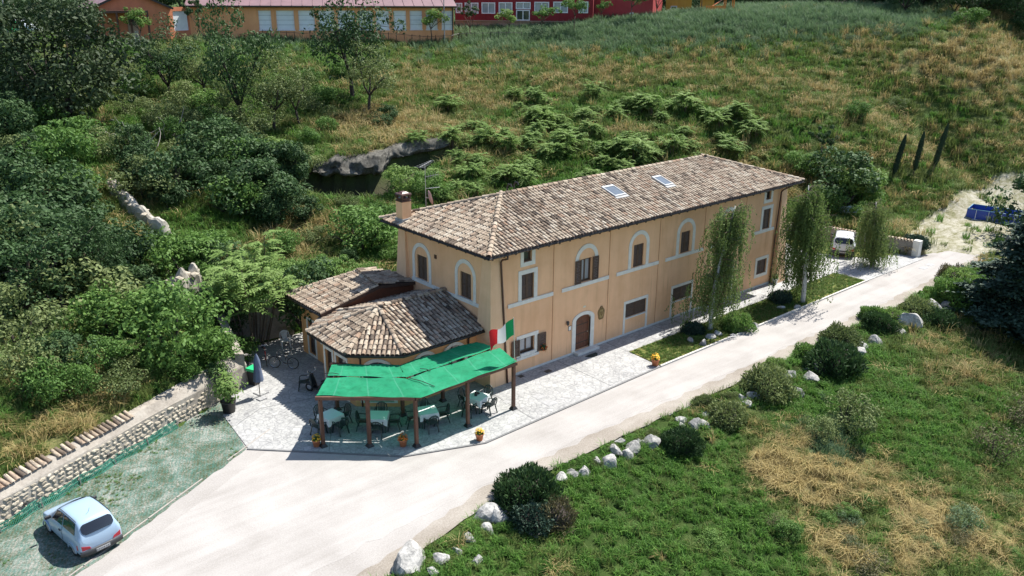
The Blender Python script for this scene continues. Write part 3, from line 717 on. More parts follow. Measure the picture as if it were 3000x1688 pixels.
# door
dx0, dx1 = 6.13, 7.33; dc = (dx0+dx1)/2
outer = arch_pts(dc, .88, .16, 1.98, .46); inner = arch_pts(dc, .60, .16, 1.98, .27)
mb = MB(); fw.ring(mb, outer, inner, -0.1, 0.05); mb.build('door_surround', 'moulding', house)
mb = MB(); fw.box(mb, dx0, dx1, .17, 2.3, -0.18, -0.14); door = mb.build('door', 'door_wood', house)
for k in range(6):
    a = dx0+(dx1-dx0)*k/6; mb = MB(); fw.box(mb, a+.006, a+(dx1-dx0)/6-.006, .18, 2.29, -0.14, -0.115); mb.build('plank', 'door_wood', door)
for z in (.55, 1.1, 1.65):
    mb = MB(); fw.box(mb, dx0+.03, dx1-.03, z-.03, z+.03, -0.1148, -0.108); mb.build('ledge', 'dark_wood', door)
mb = MB(); mb.lathe([(0.0,-.01),(.028,0),(.03,.03),(0,.05)], 8); kn = mb.build('handle', 'brass_plate', door); kn.rotation_euler = (math.pi/2, 0, 0); kn.location = (dx1-.12, 0.1, 1.1)
mb = MB(); fw.box(mb, dx0-.12, dx1+.42, 0.0, .17, 0.0205, .42); mb.build('door_step', 'stone_sill', house, bevel=0.01)
mb = MB(); fw.box(mb, 6.70, 6.90, 2.67, 2.77, 0.0, 0.015); mb.build('house_number_plate', 'brass_plate', house)
mb = MB(); fw.box(mb, 5.56, 5.80, 1.56, 1.84, 0.0, 0.02); nt_ = mb.build('notice_board', 'shutter_wood', house)
mb = MB(); fw.box(mb, 5.585, 5.775, 1.585, 1.815, 0.02, 0.026); mb.build('sheet', 'white_plate', nt_)
mb = MB(); mb.lathe([(.03,-.14),(.07,-.10),(.085,.06),(.05,.12),(.0,.14)], 8); lp = mb.build('wall_lantern', 'iron_grate', house); lp.location = (5.43, -.11, 2.09)
mb = MB(); mb.beam((5.43, 0.0, 2.14), (5.43, -.11, 2.2), .025, .025); mb.build('lantern_bracket', 'iron_grate', house)
# oval coat of arms: plaque, relief rings, shield
plain('coat_bronze', (0.20,0.125,0.045), 0.6, 0.5, 9, bump=0.6); plain('coat_gold', (0.36,0.25,0.10), 0.5, 0.4, 12)
def oval(mb, cxx, cz, a, b, d0, d1, n=22, wob=0.0):
    pts = [(cxx+a*(1+wob*math.sin(5*2*math.pi*k/n))*math.cos(2*math.pi*k/n), cz+b*(1+wob*math.sin(5*2*math.pi*k/n))*math.sin(2*math.pi*k/n)) for k in range(n)]
    vs = [fw.p(x, z, d1) for x, z in pts] + [fw.p(x, z, d0) for x, z in pts]
    mb.add(vs, [tuple(range(n))] + [(k, k+n, (k+1) % n+n, (k+1) % n) for k in range(n)])
mb = MB(); oval(mb, 8.19, 1.99, .27, .40, 0.0, .03, 22, .07); oval(mb, 8.19, 2.33, .10, .11, .03, .055, 10, .12); coat = mb.build('coat_of_arms', 'coat_bronze', house)
mb = MB(); oval(mb, 8.19, 1.97, .16, .27, .03, .045); mb.build('inner_oval', 'coat_gold', coat)
mb = MB(); pts = [(-.09,.13),(.09,.13),(.09,-.02),(0,-.16),(-.09,-.02)]
vs = [fw.p(8.19+x, 1.97+z, .062) for x, z in pts]+[fw.p(8.19+x, 1.97+z, .045) for x, z in pts]
mb.add(vs, [(0,1,2,3,4)]+[(k,k+5,(k+1)%5+5,(k+1)%5) for k in range(5)]); mb.build('shield', 'coat_bronze', coat)
# gutters and down pipes
def gutter(a, b, r=0.075):
    mb = MB(); a = Vector(a); b = Vector(b); d = (b-a).normalized(); s = d.cross(Vector((0,0,1))); vs = []
    for q in (a, b):
        for k in range(7): t = math.pi*k/6; vs.append(q + s*(-r*math.cos(t)) - Vector((0,0,r*math.sin(t))))
    mb.add(vs, [(k, k+1, k+8, k+7) for k in range(6)]); mb.add([v+Vector((0,0,.004)) for v in vs], [(k+7, k+8, k+1, k) for k in range(6)])
    return mb.build('gutter', 'gutter_black', house)
gutter((-OV-.09,-OV-.09,HE-.03), (L_+OV+.09,-OV-.09,HE-.03)); gutter((-OV-.09,D_+OV,HE-.03), (-OV-.09,-OV-.09,HE-.03))
mb = MB(); mb.tube([(.35,-.86,7.14),(.40,-.80,6.98),(.50,-.30,6.80),(.52,-.16,6.65),(.60,-.30,3.5),(.66,-.52,.08)], .052, 8); mb.build('downpipe', 'copper_brown', house, True)
mb = MB(); mb.tube([(L_-.62,-.86,7.14),(L_-.68,-.30,6.80),(L_-.72,-.14,6.6),(L_-.84,-.10,3.5),(L_-.86,-.10,.06)], .05, 8); mb.build('downpipe', 'copper_brown', house, True)
# rafter tails under the eaves
for k in range(37):
    x = -0.5+k*.755; mb = MB(); mb.beam((x,-OV+.02,HE-.165), (x,.15,HE-.165+.93*SL), .09, .10); mb.build('rafter_tail', 'dark_wood', house)
for k in range(12):
    y = -0.4+k*.755; mb = MB(); mb.beam((-OV+.02,y,HE-.165), (.15,y,HE-.165+.93*SL), .09, .10); mb.build('rafter_tail', 'dark_wood', house)
# chimney
ch = Vector((-.21, 7.30, 0)); w = .30
mb = MB(); mb.box((ch.x-w, ch.y-w, 7.25), (ch.x+w, ch.y+w, 8.52)); chim = mb.build('chimney', 'stucco', house)
mb = MB(); mb.box((ch.x-w-.06, ch.y-w-.06, 7.36), (ch.x+w+.06, ch.y+w+.06, 7.58)); mb.build('flashing', 'cover_grey', chim)
mb = MB(); mb.box((ch.x-w-.03, ch.y-w-.03, 8.52), (ch.x+w+.03, ch.y+w+.03, 8.60)); mb.box((ch.x-w+.02, ch.y-w+.02, 8.60), (ch.x+w-.02, ch.y+w-.02, 8.72)); mb.build('chimney_collar', 'copper_brown', chim, bevel=0.015)
for dx, dy in ((-1,-1),(1,-1),(1,1),(-1,1)):
    mb = MB(); x, y = ch.x+dx*(w-.05), ch.y+dy*(w-.05); mb.box((x-.06,y-.06,8.72),(x+.06,y+.06,8.88)); mb.build('cowl_post', 'copper_brown', chim)
mb = MB(); frustum(mb, (ch.x-w-.05,ch.y-w-.05), (ch.x+w+.05,ch.y+w+.05), (ch.x-w-.02,ch.y-w-.02), (ch.x+w+.02,ch.y+w+.02), 8.88, 8.97); frustum(mb, (ch.x-.24,ch.y-.24), (ch.x+.24,ch.y+.24), (ch.x-.12,ch.y-.12), (ch.x+.12,ch.y+.12), 8.97, 9.06); mb.build('cowl_cap', 'copper_brown', chim, bevel=0.01)
# small vent pipes behind the ridge
mb = MB(); mb.tube([(5.0,4.6,8.4),(5.0,4.6,9.05),(5.0,4.5,9.2),(5.0,4.3,9.22),(5.0,4.24,9.08)], .05, 7); mb.build('vent_pipe', 'gutter_black', house)
mb = MB(); mb.tube([(5.5,4.6,8.4),(5.5,4.6,9.1),(5.5,4.5,9.25),(5.5,4.3,9.27),(5.5,4.24,9.13)], .05, 7); mb.build('vent_pipe', 'gutter_black', house)
# skylights
def roof_pt(x, y, up=0.0):
    n = Vector((0, -SL, 1)).normalized(); return Vector((x, y, HE+(y+OV)*SL)) + n*up
def skybox(mb, x0, x1, y0, y1, u0, u1):
    vs = [roof_pt(x, y, u) for u in (u0, u1) for x, y in ((x0,y0),(x1,y0),(x1,y1),(x0,y1))]
    mb.add(vs, [(0,3,2,1),(4,5,6,7),(0,1,5,4),(1,2,6,5),(2,3,7,6),(3,0,4,7)])
plain('sky_frame', (0.32,0.33,0.34), 0.4)
for x0, x1 in ((10.78,11.62),(15.32,15.98)):
    mb = MB(); 
    for a in ((x0-.07,x0,1.62,2.78),(x1,x1+.07,1.62,2.78),(x0,x1,1.62,1.72),(x0,x1,2.62,2.78)): skybox(mb, *a, -0.05, 0.19)
    sk = mb.build('skylight', 'sky_frame', house)
    mb = MB(); skybox(mb, x0, x1, 1.72, 2.62, 0.0, 0.165); mb.build('pane', 'sky_glass', sk)
    mb = MB(); skybox(mb, x0-.12, x1+.12, 1.42, 1.62, 0.0, 0.14); mb.build('flashing', 'cover_grey', sk)

# ---------------------------------------------------------------- rounded front annex
annex = thing('dining_annex', 'low polygonal ochre annex with tiled roof behind the green canopy', 'annex')
AE = 3.08; AX_ = (-4.25, 3.85, 4.2)
pa = [(-0.02,.2,AE),(-5.25,.2,AE),(-7.3,2.0,AE),(-7.3,5.75,AE),(-5.3,7.55,AE),(-0.02,7.55,AE)]; rw = (-0.02,3.85,4.2)
roof_planes(annex, [[pa[1],pa[0],rw,AX_],[pa[2],pa[1],AX_],[pa[3],pa[2],AX_],[pa[4],pa[3],AX_],[pa[5],pa[4],AX_,rw]], [(pa[1],AX_),(pa[2],AX_),(pa[3],AX_),(pa[4],AX_),(AX_,rw)])
wp = [(-4.98,.82),(-6.72,2.35),(-6.72,5.4),(-5.05,6.9)]
def annex_wall(a, b, holes, name):
    w_ = Wall(a, b); mb = MB(); w_.face(mb, 3.2, holes, 0.22); mb.build(name, 'stucco_annex', annex); return w_
def arch_window(w_, c, hw, zs, z0, bars=True):
    o = arch_pts(c, hw+.17, z0, zs); i = arch_pts(c, hw, z0, zs)
    mb = MB(); w_.ring(mb, o, i, -0.05, 0.05); mb.build('arch_surround', 'moulding', annex)
    # flat spandrel behind the arch ring closes the square corners of the opening
    mb = MB(); n = len(i)
    for k in range(1, n-2):
        a, b = i[k], i[k+1]; mb.quad(w_.p(a[0],a[1],-.02), w_.p(b[0],b[1],-.02), w_.p(b[0],zs+hw+.02,-.02), w_.p(a[0],zs+hw+.02,-.02))
    mb.build('spandrel', 'stucco_annex', annex)
    mb = MB(); w_.box(mb, c-hw, c+hw, z0, zs+hw, -.20, -.17); win = mb.build('arched_window', 'window_glass', annex)
    for q in (-1, 1):
        mb = MB(); w_.box(mb, c+q*hw-.03, c+q*hw+.03, z0, zs+hw*.4, -.17, -.11); mb.build('jamb', 'shutter_wood', win)
    mb = MB(); w_.box(mb, c-.035, c+.035, z0, zs+hw, -.17, -.12); mb.build('mullion', 'shutter_wood', win)
    mb = MB(); w_.box(mb, c-hw, c+hw, zs-.03, zs+.03, -.169, -.121); mb.build('transom', 'shutter_wood', win)
    mb = MB(); w_.box(mb, c-hw, c+hw, z0, z0+.06, -.17, .05); mb.build('window_sill', 'stone_sill', win)
AW = Wall(wp[0], (0, .82))
holes = []
for xc in (-3.64, -1.80):
    s = xc-wp[0][0]; holes.append((s-.68, s+.68, .25, 2.47))
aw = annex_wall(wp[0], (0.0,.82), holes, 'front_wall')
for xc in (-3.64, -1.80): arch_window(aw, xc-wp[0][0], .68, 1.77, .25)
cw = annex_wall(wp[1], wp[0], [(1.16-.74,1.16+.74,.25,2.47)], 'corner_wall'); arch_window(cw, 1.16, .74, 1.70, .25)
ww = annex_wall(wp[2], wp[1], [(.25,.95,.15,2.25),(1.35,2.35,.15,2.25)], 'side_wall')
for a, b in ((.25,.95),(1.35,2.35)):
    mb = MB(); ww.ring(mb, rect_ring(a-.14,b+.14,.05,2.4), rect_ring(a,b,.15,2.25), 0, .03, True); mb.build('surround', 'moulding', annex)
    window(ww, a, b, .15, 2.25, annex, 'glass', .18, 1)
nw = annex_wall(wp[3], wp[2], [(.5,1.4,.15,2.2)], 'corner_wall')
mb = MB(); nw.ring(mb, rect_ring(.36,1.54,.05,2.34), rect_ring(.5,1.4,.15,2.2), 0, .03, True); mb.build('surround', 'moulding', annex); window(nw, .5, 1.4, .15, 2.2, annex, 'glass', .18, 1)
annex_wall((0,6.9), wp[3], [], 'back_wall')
mb = MB()
for a, b in zip(pa[:-1], pa[1:]):
    mb.tube([(a[0],a[1],AE-.08),(b[0],b[1],AE-.08)], .07, 7)
mb.build('gutter', 'gutter_black', annex, True)
mb = MB(); mb.tube([(-6.95,2.1,AE-.12),(-6.62,2.12,2.75),(-6.5,2.1,2.6),(-6.5,2.1,.05)], .045, 7); mb.build('downpipe', 'copper_brown', annex, True)
mb = MB(); mb.tube([(-.9,.14,AE-.1),(-.9,.6,2.75),(-.9,.74,2.6),(-.9,.74,.05)], .045, 7); mb.build('downpipe', 'copper_brown', annex, True)
# rear annex with its low gable
rear = thing('rear_annex', 'small low tiled outbuilding tucked behind the polygonal annex against the slope', 'annex')
g = [(-5.94,10.7,3.42),(-5.94,6.75,3.42),(-2.35,6.75,4.2),(-2.15,9.5,4.2)]
h2 = [(0.0,6.75,3.9),(0.2,8.1,3.95),(-1.0,9.3,4.22)]
roof_planes(rear, [[g[0],g[1],g[2],g[3]],[h2[0],h2[1],h2[2],g[3],g[2]]], [((-2.35,6.75,4.2),(-2.15,9.5,4.2)),((-5.94,10.7,3.42),(-2.15,9.5,4.2)),((-2.15,9.5,4.2),(-1.0,9.3,4.22))])
mb = MB(); wv = Wall((-5.4,10.2), (-5.4,6.85)); wv.face(mb, 3.45, [(.75,1.5,.2,2.2),(2.2,2.85,1.3,2.3)], .2); mb.build('side_wall', 'stucco_annex', rear)
for a, b, c, d in ((.75,1.5,.2,2.2),(2.2,2.85,1.3,2.3)):
    mb = MB(); wv.ring(mb, rect_ring(a-.13,b+.13,max(c-.13,.02),d+.13), rect_ring(a,b,c,d), 0, .03, True); mb.build('surround', 'moulding', rear); window(wv, a, b, c, d, rear, 'glass', .15, 1)
mb = MB(); mb.add([(-5.4,6.9,0),(0,6.9,0),(0,6.9,3.75),(-2.35,6.9,4.07),(-5.4,6.9,3.42)], [(0,1,2,3,4)]); mb.build('gable_wall', 'shaded_gable', rear)  # shadow on this gable put into its dark maroon colour
mb = MB(); mb.add([(-5.4,10.2,0),(0,9.2,0),(0,9.2,3.85),(-2.2,9.4,4.07),(-5.4,10.2,3.42)], [(4,3,2,1,0)]); mb.build('back_wall', 'stucco_annex', rear)
mb = MB(); mb.beam((-6.0,6.72,3.36), (-2.35,6.72,4.13), .05, .16); mb.beam((-2.35,6.72,4.13), (0,6.72,3.83), .05, .16); mb.build('barge_board', 'dark_wood', rear)
mb = MB(); mb.tube([(-6.02,10.7,3.34),(-6.02,6.75,3.34)], .06, 7); mb.build('gutter', 'gutter_black', rear, True)
# ================================================================ PERGOLA AND TERRACE
plain('pergola_wood', (0.105,0.045,0.026), 0.6, 0.35, 3, bump=0.2); plain('iron_black', (0.015,0.014,0.014), 0.5, 0.3, 6)
mt, nt = new_mat('green_cloth'); pos = scaled_pos(nt)
n1 = noise(nt, pos, 0.8, 4, 0.6); r = ramp(nt, [(0.012,0.25,0.115),(0.02,0.32,0.155),(0.04,0.37,0.195)], [0.3,0.5,0.75]); nt.links.new(n1.outputs[0], r.inputs[0])
n2 = noise(nt, scaled_pos(nt, (1, 6, 1)), 2.0, 4, 0.6); n3 = noise(nt, pos, 3.5, 5, 0.7, .5)
su = N(nt, 'ShaderNodeAttribute', attribute_name='su'); fr = mathn(nt, 'ABSOLUTE', mathn(nt, 'SUBTRACT', mathn(nt, 'FRACT', su.outputs['Fac'], 0.0), .5)); seam = ramp(nt, [(1,1,1),(0,0,0)], [0.0, 0.035]); nt.links.new(fr, seam.inputs[0])
dirt = ramp(nt, [(0.72,0.74,0.72),(1,1,1)], [0.36, 0.52]); nt.links.new(n3.outputs[0], dirt.inputs[0])
cc_ = mixc(nt, mathn(nt, 'MULTIPLY', seam.outputs[0], .45), mixc(nt, .8, r.outputs[0], dirt.outputs[0], 'MULTIPLY'), (0.12,0.42,0.29))
finish(nt, cc_, 0.75, n2.outputs[0], 0.35, 0.04, spec=0.25, trans=0.42); M['green_cloth'] = mt
perg = thing('pergola', 'dark brown timber pergola roofed with green fabric in front of the annex', 'pergola')
FP = [(-9.9,-.1),(-8.3,-1.43),(-6.7,-2.82),(-3.77,-2.82),(-.98,-2.88)]; BP = [(-7.6,2.63),(-5.5,.06),(-3.1,.06),(-.75,.02)]
ZB = 2.36
for x, y in FP+BP[:3]:
    mb = MB(); mb.box((x-.075,y-.075,.05), (x+.075,y+.075,ZB)); post = mb.build('post', 'pergola_wood', perg, bevel=0.01)
    mb = MB(); frustum(mb, (x-.16,y-.16), (x+.16,y+.16), (x-.09,y-.09), (x+.09,y+.09), .036, .18); mb.build('post_shoe', 'iron_black', post)
def ln(a, b, w=.12, h=.16, z=None, nm='beam'):
    mb = MB(); mb.beam(a, b, w, h); mb.build(nm, 'pergola_wood', perg)
zb = ZB+.08
ln((-10.05,.03,zb), (-6.7,-2.82,zb)); ln((-6.7,-2.82,zb+.001), (-.8,-2.9,zb+.001))
ln((-7.75,2.8,zb+.02), (-5.5,.06,zb+.02)); ln((-5.5,.06,zb+.021), (-.7,.02,zb+.021))
ln((-8.8,1.25,zb+.11), (-6.1,-1.32,zb+.11), .1, .1, nm='purlin'); ln((-6.1,-1.32,zb+.111), (-.75,-1.38,zb+.111), .1, .1, nm='purlin')
for a, b in [((-9.9,-.1),(-7.6,2.63)),((-8.3,-1.43),(-6.5,1.3)),((-6.7,-2.82),(-5.5,.06)),((-5.2,-2.82),(-4.3,.06)),((-3.77,-2.82),(-3.1,.06)),((-2.3,-2.85),(-1.9,.04)),((-.98,-2.88),(-.85,.02))]:
    ln((*a, zb-.02), (*b, zb+.02), .07, .12, nm='rafter')
def cloth(c00, c10, c11, c01, nu, nv, seed, sag=0.06):
    """a stretched fabric panel: corners given, sagging between its supports"""
    r = random.Random(seed); V = []; 
    ph = [r.uniform(0, 6.28) for _ in range(6)]
    for j in range(nv+1):
        for i in range(nu+1):
            s, t = i/nu, j/nv
            p = [(c00[k]*(1-s)+c10[k]*s)*(1-t)+(c01[k]*(1-s)+c11[k]*s)*t for k in range(3)]
            q = 4*t*(1-t)
            z = p[2]-sag*q*(0.6+.4*math.sin(s*9.4+ph[0])) + .012*math.sin(s*31+t*5+ph[1])*q + .014*math.sin(s*13-t*9+ph[2]) + .01*math.sin(t*22+s*4+ph[3])
            edge = .03*math.sin(s*17+ph[4])*((1-t)**6) + .035*math.sin(s*12+ph[5])*(t**6)
            V.append((p[0]+edge*.3, p[1]+edge, z))
    w_ = nu+1
    Q_ = [(j*w_+i, j*w_+i+1, (j+1)*w_+i+1, (j+1)*w_+i) for j in range(nv) for i in range(nu)]
    me_ = np_mesh('canopy_panel', np.array(V), np.array(Q_), 'green_cloth', smooth=True); at_ = me_.attributes.new('su', 'FLOAT', 'POINT'); at_.data.foreach_set('value', np.array([i/nu*(nu/12) for j in range(nv+1) for i in range(nu+1)], dtype=np.float32)); return me_
zc = zb+.20
A0, A1, A2 = (-10.0,.05,zc-.10), (-6.55,-3.1,zc-.10), (-.85,-3.02,zc-.06)
M0, M1, M2 = (-8.85,1.15,zc+.06), (-6.12,-1.35,zc+.06), (-.62,-1.42,zc+.10)
N0, N1, N2 = (-8.72,1.30,zc+.03), (-6.02,-1.18,zc+.03), (-.62,-1.22,zc+.09)
B0, B1, B2 = (-7.9,2.35,zc+.02), (-5.5,.22,zc+.02), (-.95,.1,zc+.02)
for k, (a, b, c, d) in enumerate([(A0,A1,M1,M0),(A1,A2,M2,M1),(N0,N1,B1,B0),(N1,N2,B2,B1)]):
    link('canopy_panel', cloth(a, b, c, d, 48 if k % 2 else 36, 12, 40+k), perg)
for a, b in [((-8.3,1.0,zc+.10),(-8.75,1.5,zc+.09)),((-4.9,-1.5,zc+.12),(-5.1,-.95,zc+.11)),((-6.1,-1.35,zc+.10),(-5.55,-2.7,zc-.02)),((-3.6,-1.5,zc+.13),(-3.5,-1.05,zc+.12))]:
    mb = MB(); mb.tube([a, ((a[0]+b[0])/2+.05, (a[1]+b[1])/2, (a[2]+b[2])/2+.02), b], .018, 5); mb.build('cord', 'iron_black', perg)
# flag
plain('flag_pole', (0.62,0.58,0.5), 0.5); 
def cloth_col(name, c): 
    mt, nt = new_mat(name); n = noise(nt, scaled_pos(nt), 4, 3); r = ramp(nt, [tuple(x*.85 for x in c), c]); nt.links.new(n.outputs[0], r.inputs[0])
    finish(nt, r.outputs[0], 0.7, spec=0.2, trans=0.3); M[name] = mt
cloth_col('flag_green', (0.01,0.26,0.09)); cloth_col('flag_white', (0.76,0.76,0.76)); cloth_col('flag_red', (0.62,0.03,0.035))
fl = thing('flag', 'green white and red tricolour flag flying from the pergola corner post', 'flag', (-.93,-2.9,2.42))
mb = MB(); mb.tube([(0,0,-.3),(-.02,0,.8),(-.07,.02,2.45)], .018, 6); mb.build('flag_pole', 'flag_pole', fl)
def fpt(s, t):      # s along the fly, t down the hoist
    x = -.05-.03*(1-t)-s*1.08; y = .02 + s*.48 + .07*math.sin(s*9+t*1.5)*s; z = 2.40-t*.85-s*.66+.13*math.sin(s*8+.6+t*1.2)*s - .03*math.sin(t*3)*s
    return (x, y, z)
for k, cm in enumerate(('flag_green','flag_white','flag_red')):
    V = [fpt((k+i/6)/3, j/8) for j in range(9) for i in range(7)]; Q_ = [(j*7+i, j*7+i+1, (j+1)*7+i+1, (j+1)*7+i) for j in range(8) for i in range(6)]
    link('stripe', np_mesh('stripe', np.array(V), np.array(Q_), cm, smooth=True), fl)
# tables with cloths
plain('table_plastic', (0.03,0.07,0.05), 0.4); plain('tablecloth', (0.66,0.70,0.68), 0.8, 0.06, 3); plain('chair_plastic', (0.012,0.028,0.026), 0.35, 0.25, 4, objvar=0.2); plain('white_plastic', (0.7,0.7,0.68), 0.4)
FZ = .036
def table(x, y, rz, label):
    t = thing('table', label, 'table', (x, y, FZ), rz)
    mb = MB(); mb.box((-.42,-.42,.70), (.42,.42,.735)); mb.build('tabletop', 'table_plastic', t)
    for sx in (-1, 1):
        for sy in (-1, 1):
            mb = MB(); mb.beam((sx*.36,sy*.36,0), (sx*.33,sy*.33,.70), .05, .05); mb.build('leg', 'table_plastic', t)
    return t
def tablecloth(x, y, rz, label):
    n = 10; V = []; h = .44
    prof = [(0, .739), (h-.01, .739), (h, .73), (h+.015, .6), (h+.03, .46)]
    mb = MB(); mb.quad((-h,-h,.739), (h,-h,.739), (h,h,.739), (-h,h,.739))
    per = []
    for k in range(40):
        s = k/40*4; side = int(s); f = s-side; c = [(-h+2*h*f,-h),(h,-h+2*h*f),(h-2*h*f,h),(-h,h-2*h*f)][side]; per.append((c, f))
    ring0 = [(c[0], c[1], .739) for c, f in per]; ring1 = []
    for k, (c, f) in enumerate(per):
        o = 1.05+.02*math.sin(k*2.1); ring1.append((c[0]*o, c[1]*o, .50-.10*(abs(f-.5) > .38)+.01*math.sin(k*3)))
    mb.add(ring0+ring1, [(k, (k+1) % 40, (k+1) % 40+40, k+40) for k in range(40)])
    o = mb.build('tablecloth', 'tablecloth'); o.location = (x, y, FZ); o.rotation_euler = (0, 0, rz)
    return tag(o, label, 'tablecloth')
TB = [(-8.78,1.15,.15,'outdoor dining table beside the pergola post nearest the parked small car'),(-7.12,-.36,-.72,'outdoor dining table set square to the slanted side of the pergola'),
      (-5.08,-1.42,-.38,'outdoor dining table between the slanted side and the middle of the pergola'),(-2.36,-1.78,.32,'outdoor dining table at the house end of the pergola with a dark jug on it')]
CL = ['white cloth on the table nearest the potted plant by the first post','white cloth on the table set square to the slanted pergola side','white cloth on the third table along the pergola','white cloth under the dark jug on the table at the house end']
for (x, y, rz, lb), lc in zip(TB, CL): table(x, y, rz, lb); tablecloth(x, y, rz, lc)
# stacking plastic armchair with slatted rounded back
def make_chair():
    t = thing('chair', 'x', 'chair')
    V = []; 
    mb = MB(); mb.box((-.22,-.22,.41), (.22,.22,.44)); mb.build('seat', 'chair_plastic', t, bevel=.015)
    pts = [(-.24,.24,.42),(-.255,.30,.62),(-.22,.33,.80),(-.11,.345,.88),(0,.35,.90),(.11,.345,.88),(.22,.33,.80),(.255,.30,.62),(.24,.24,.42)]
    mb = MB(); mb.tube(pts, .026, 6); mb.build('back_frame', 'chair_plastic', t, True)
    for k in range(5):
        x = -.14+k*.07; zt = .88-.9*x*x*2; mb = MB(); mb.beam((x*.9,.235,.43), (x,.345,zt), .045, .012, (0,1,0)); mb.build('back_slat', 'chair_plastic', t)
    for s in (-1, 1):
        mb = MB(); mb.tube([(s*.255,.29,.66),(s*.285,.10,.65),(s*.285,-.10,.64),(s*.27,-.20,.60),(s*.25,-.21,.43)], .024, 6); mb.build('armrest', 'chair_plastic', t, True)
        mb = MB(); mb.beam((s*.22,-.20,.42), (s*.25,-.26,0), .055, .035); mb.build('leg', 'chair_plastic', t)
        mb = MB(); mb.beam((s*.22,.21,.42), (s*.25,.33,0), .055, .035); mb.build('leg', 'chair_plastic', t)
    return t
ch0 = make_chair(); ch_used = False
def chair(x, y, ang, label, group=None, mat=None):
    """ang: compass of the direction the sitter faces"""
    global ch_used
    rz = ang+math.pi/2
    o = ch0 if not ch_used else dup(ch0)
    if not ch_used: collect(ch0)
    ch_used = True
    o.location = (x, y, FZ); o.rotation_euler = (0, 0, rz); o['label'] = label
    if group: o['group'] = group
    if mat:
        for c in KIDS[o]: c.data = c.data.copy(); c.data.materials[0] = M[mat]
    return o
pos_names = ['roadward side','annex side','side towards the car','side towards the house']
for ti, (x, y, rz, lb) in enumerate(TB):
    nm = ['the table by the first post','the table on the slanted side','the third pergola table','the table with the jug'][ti]
    for k, a in enumerate((-math.pi/2, math.pi/2, math.pi, 0)):
        aa = a+rz; r_ = .66 if k < 2 else .70
        cxx, cyy = x+math.cos(aa)*r_, y+math.sin(aa)*r_
        chair(cxx, cyy, aa+math.pi+random.uniform(-.15,.15), f'dark green plastic armchair at {nm}, {pos_names[k]}')
chair(-7.75, 5.75, 2.6, 'dark plastic armchair standing beside the covered scooter')
chair(-5.9, 11.4, -1.9, 'white plastic armchair in the shaded passage by the rear outbuilding', None, 'white_plastic')
# jug and glasses on the end table
mb = MB(); mb.lathe([(0,.0),(.075,.0),(.085,.06),(.06,.15),(.045,.19),(.055,.21),(0,.21)], 12); jg = mb.build('jug', 'iron_black', None, True); jg.location = (-2.40,-1.72,FZ+.739); tag(jg, 'dark jug standing on the white cloth of the house end table', 'jug')
mb = MB(); mb.lathe([(0,.0),(.10,.0),(.12,.03),(.08,.02),(0,.015)], 12); bw = mb.build('bowl', 'iron_black', None, True); bw.location = (-2.20,-1.60,FZ+.739); tag(bw, 'small dark dish beside the jug on the house end table', 'bowl')

# ---------------------------------------------------------------- leaf materials
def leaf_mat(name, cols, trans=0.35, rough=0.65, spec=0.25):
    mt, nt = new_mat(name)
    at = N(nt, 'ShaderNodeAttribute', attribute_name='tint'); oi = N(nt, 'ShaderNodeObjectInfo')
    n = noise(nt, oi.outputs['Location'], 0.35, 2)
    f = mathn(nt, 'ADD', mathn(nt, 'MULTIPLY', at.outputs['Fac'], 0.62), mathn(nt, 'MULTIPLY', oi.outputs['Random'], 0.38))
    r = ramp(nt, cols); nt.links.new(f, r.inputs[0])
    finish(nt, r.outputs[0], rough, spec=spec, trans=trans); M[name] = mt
leaf_mat('leaf_dark', [(0.0205,0.0480,0.0180),(0.0346,0.0747,0.0248),(0.0540,0.1067,0.0337),(0.0796,0.1399,0.0517)], 0.25)
leaf_mat('leaf_mid', [(0.0547,0.1147,0.0255),(0.0837,0.1720,0.0368),(0.1256,0.2294,0.0510),(0.1771,0.2868,0.0737)], 0.35)
leaf_mat('leaf_light', [(0.0893,0.1600,0.0350),(0.1313,0.2250,0.0520),(0.1837,0.2850,0.0750),(0.2467,0.3400,0.1150)], 0.4)
leaf_mat('leaf_olive', [(0.0759,0.1092,0.0373),(0.1148,0.1546,0.0528),(0.1654,0.2100,0.0745),(0.2363,0.2772,0.1087)], 0.3)
leaf_mat('leaf_blue', [(0.0744,0.1225,0.0600),(0.1080,0.1688,0.0840),(0.1440,0.2125,0.1104),(0.1860,0.2562,0.1440)], 0.2)
leaf_mat('leaf_birch', [(0.0665,0.1076,0.0315),(0.1029,0.1581,0.0436),(0.1452,0.2088,0.0605),(0.1997,0.2530,0.0908)], 0.4)
leaf_mat('leaf_brown', [(0.06,0.058,0.03),(0.10,0.095,0.045),(0.15,0.135,0.07),(0.10,0.115,0.05)], 0.2)
leaf_mat('leaf_cedar', [(0.0143,0.0315,0.0215),(0.0286,0.0572,0.0372),(0.0486,0.0858,0.0572),(0.0744,0.1201,0.0801)], 0.15)
leaf_mat('leaf_cypress', [(0.0120,0.0264,0.0120),(0.0216,0.0408,0.0168),(0.0336,0.0576,0.0216),(0.0480,0.0744,0.0312)], 0.1)
leaf_mat('leaf_oak', [(0.016,0.030,0.012),(0.026,0.046,0.018),(0.040,0.066,0.026),(0.060,0.090,0.036)], 0.2)
leaf_mat('petal_yellow', [(0.55,0.30,0.02),(0.72,0.42,0.03),(0.8,0.52,0.05),(0.62,0.20,0.02)], 0.2)
leaf_mat('petal_red', [(0.45,0.05,0.02),(0.62,0.12,0.03),(0.7,0.28,0.04),(0.5,0.08,0.03)], 0.2)
leaf_mat('straw', [(0.24,0.185,0.075),(0.34,0.265,0.11),(0.43,0.345,0.155),(0.25,0.22,0.085)], 0.3)
leaf_mat('grass_green', [(0.0525,0.1331,0.0218),(0.0840,0.1940,0.0312),(0.1259,0.2550,0.0468),(0.1750,0.3049,0.0624)], 0.35)
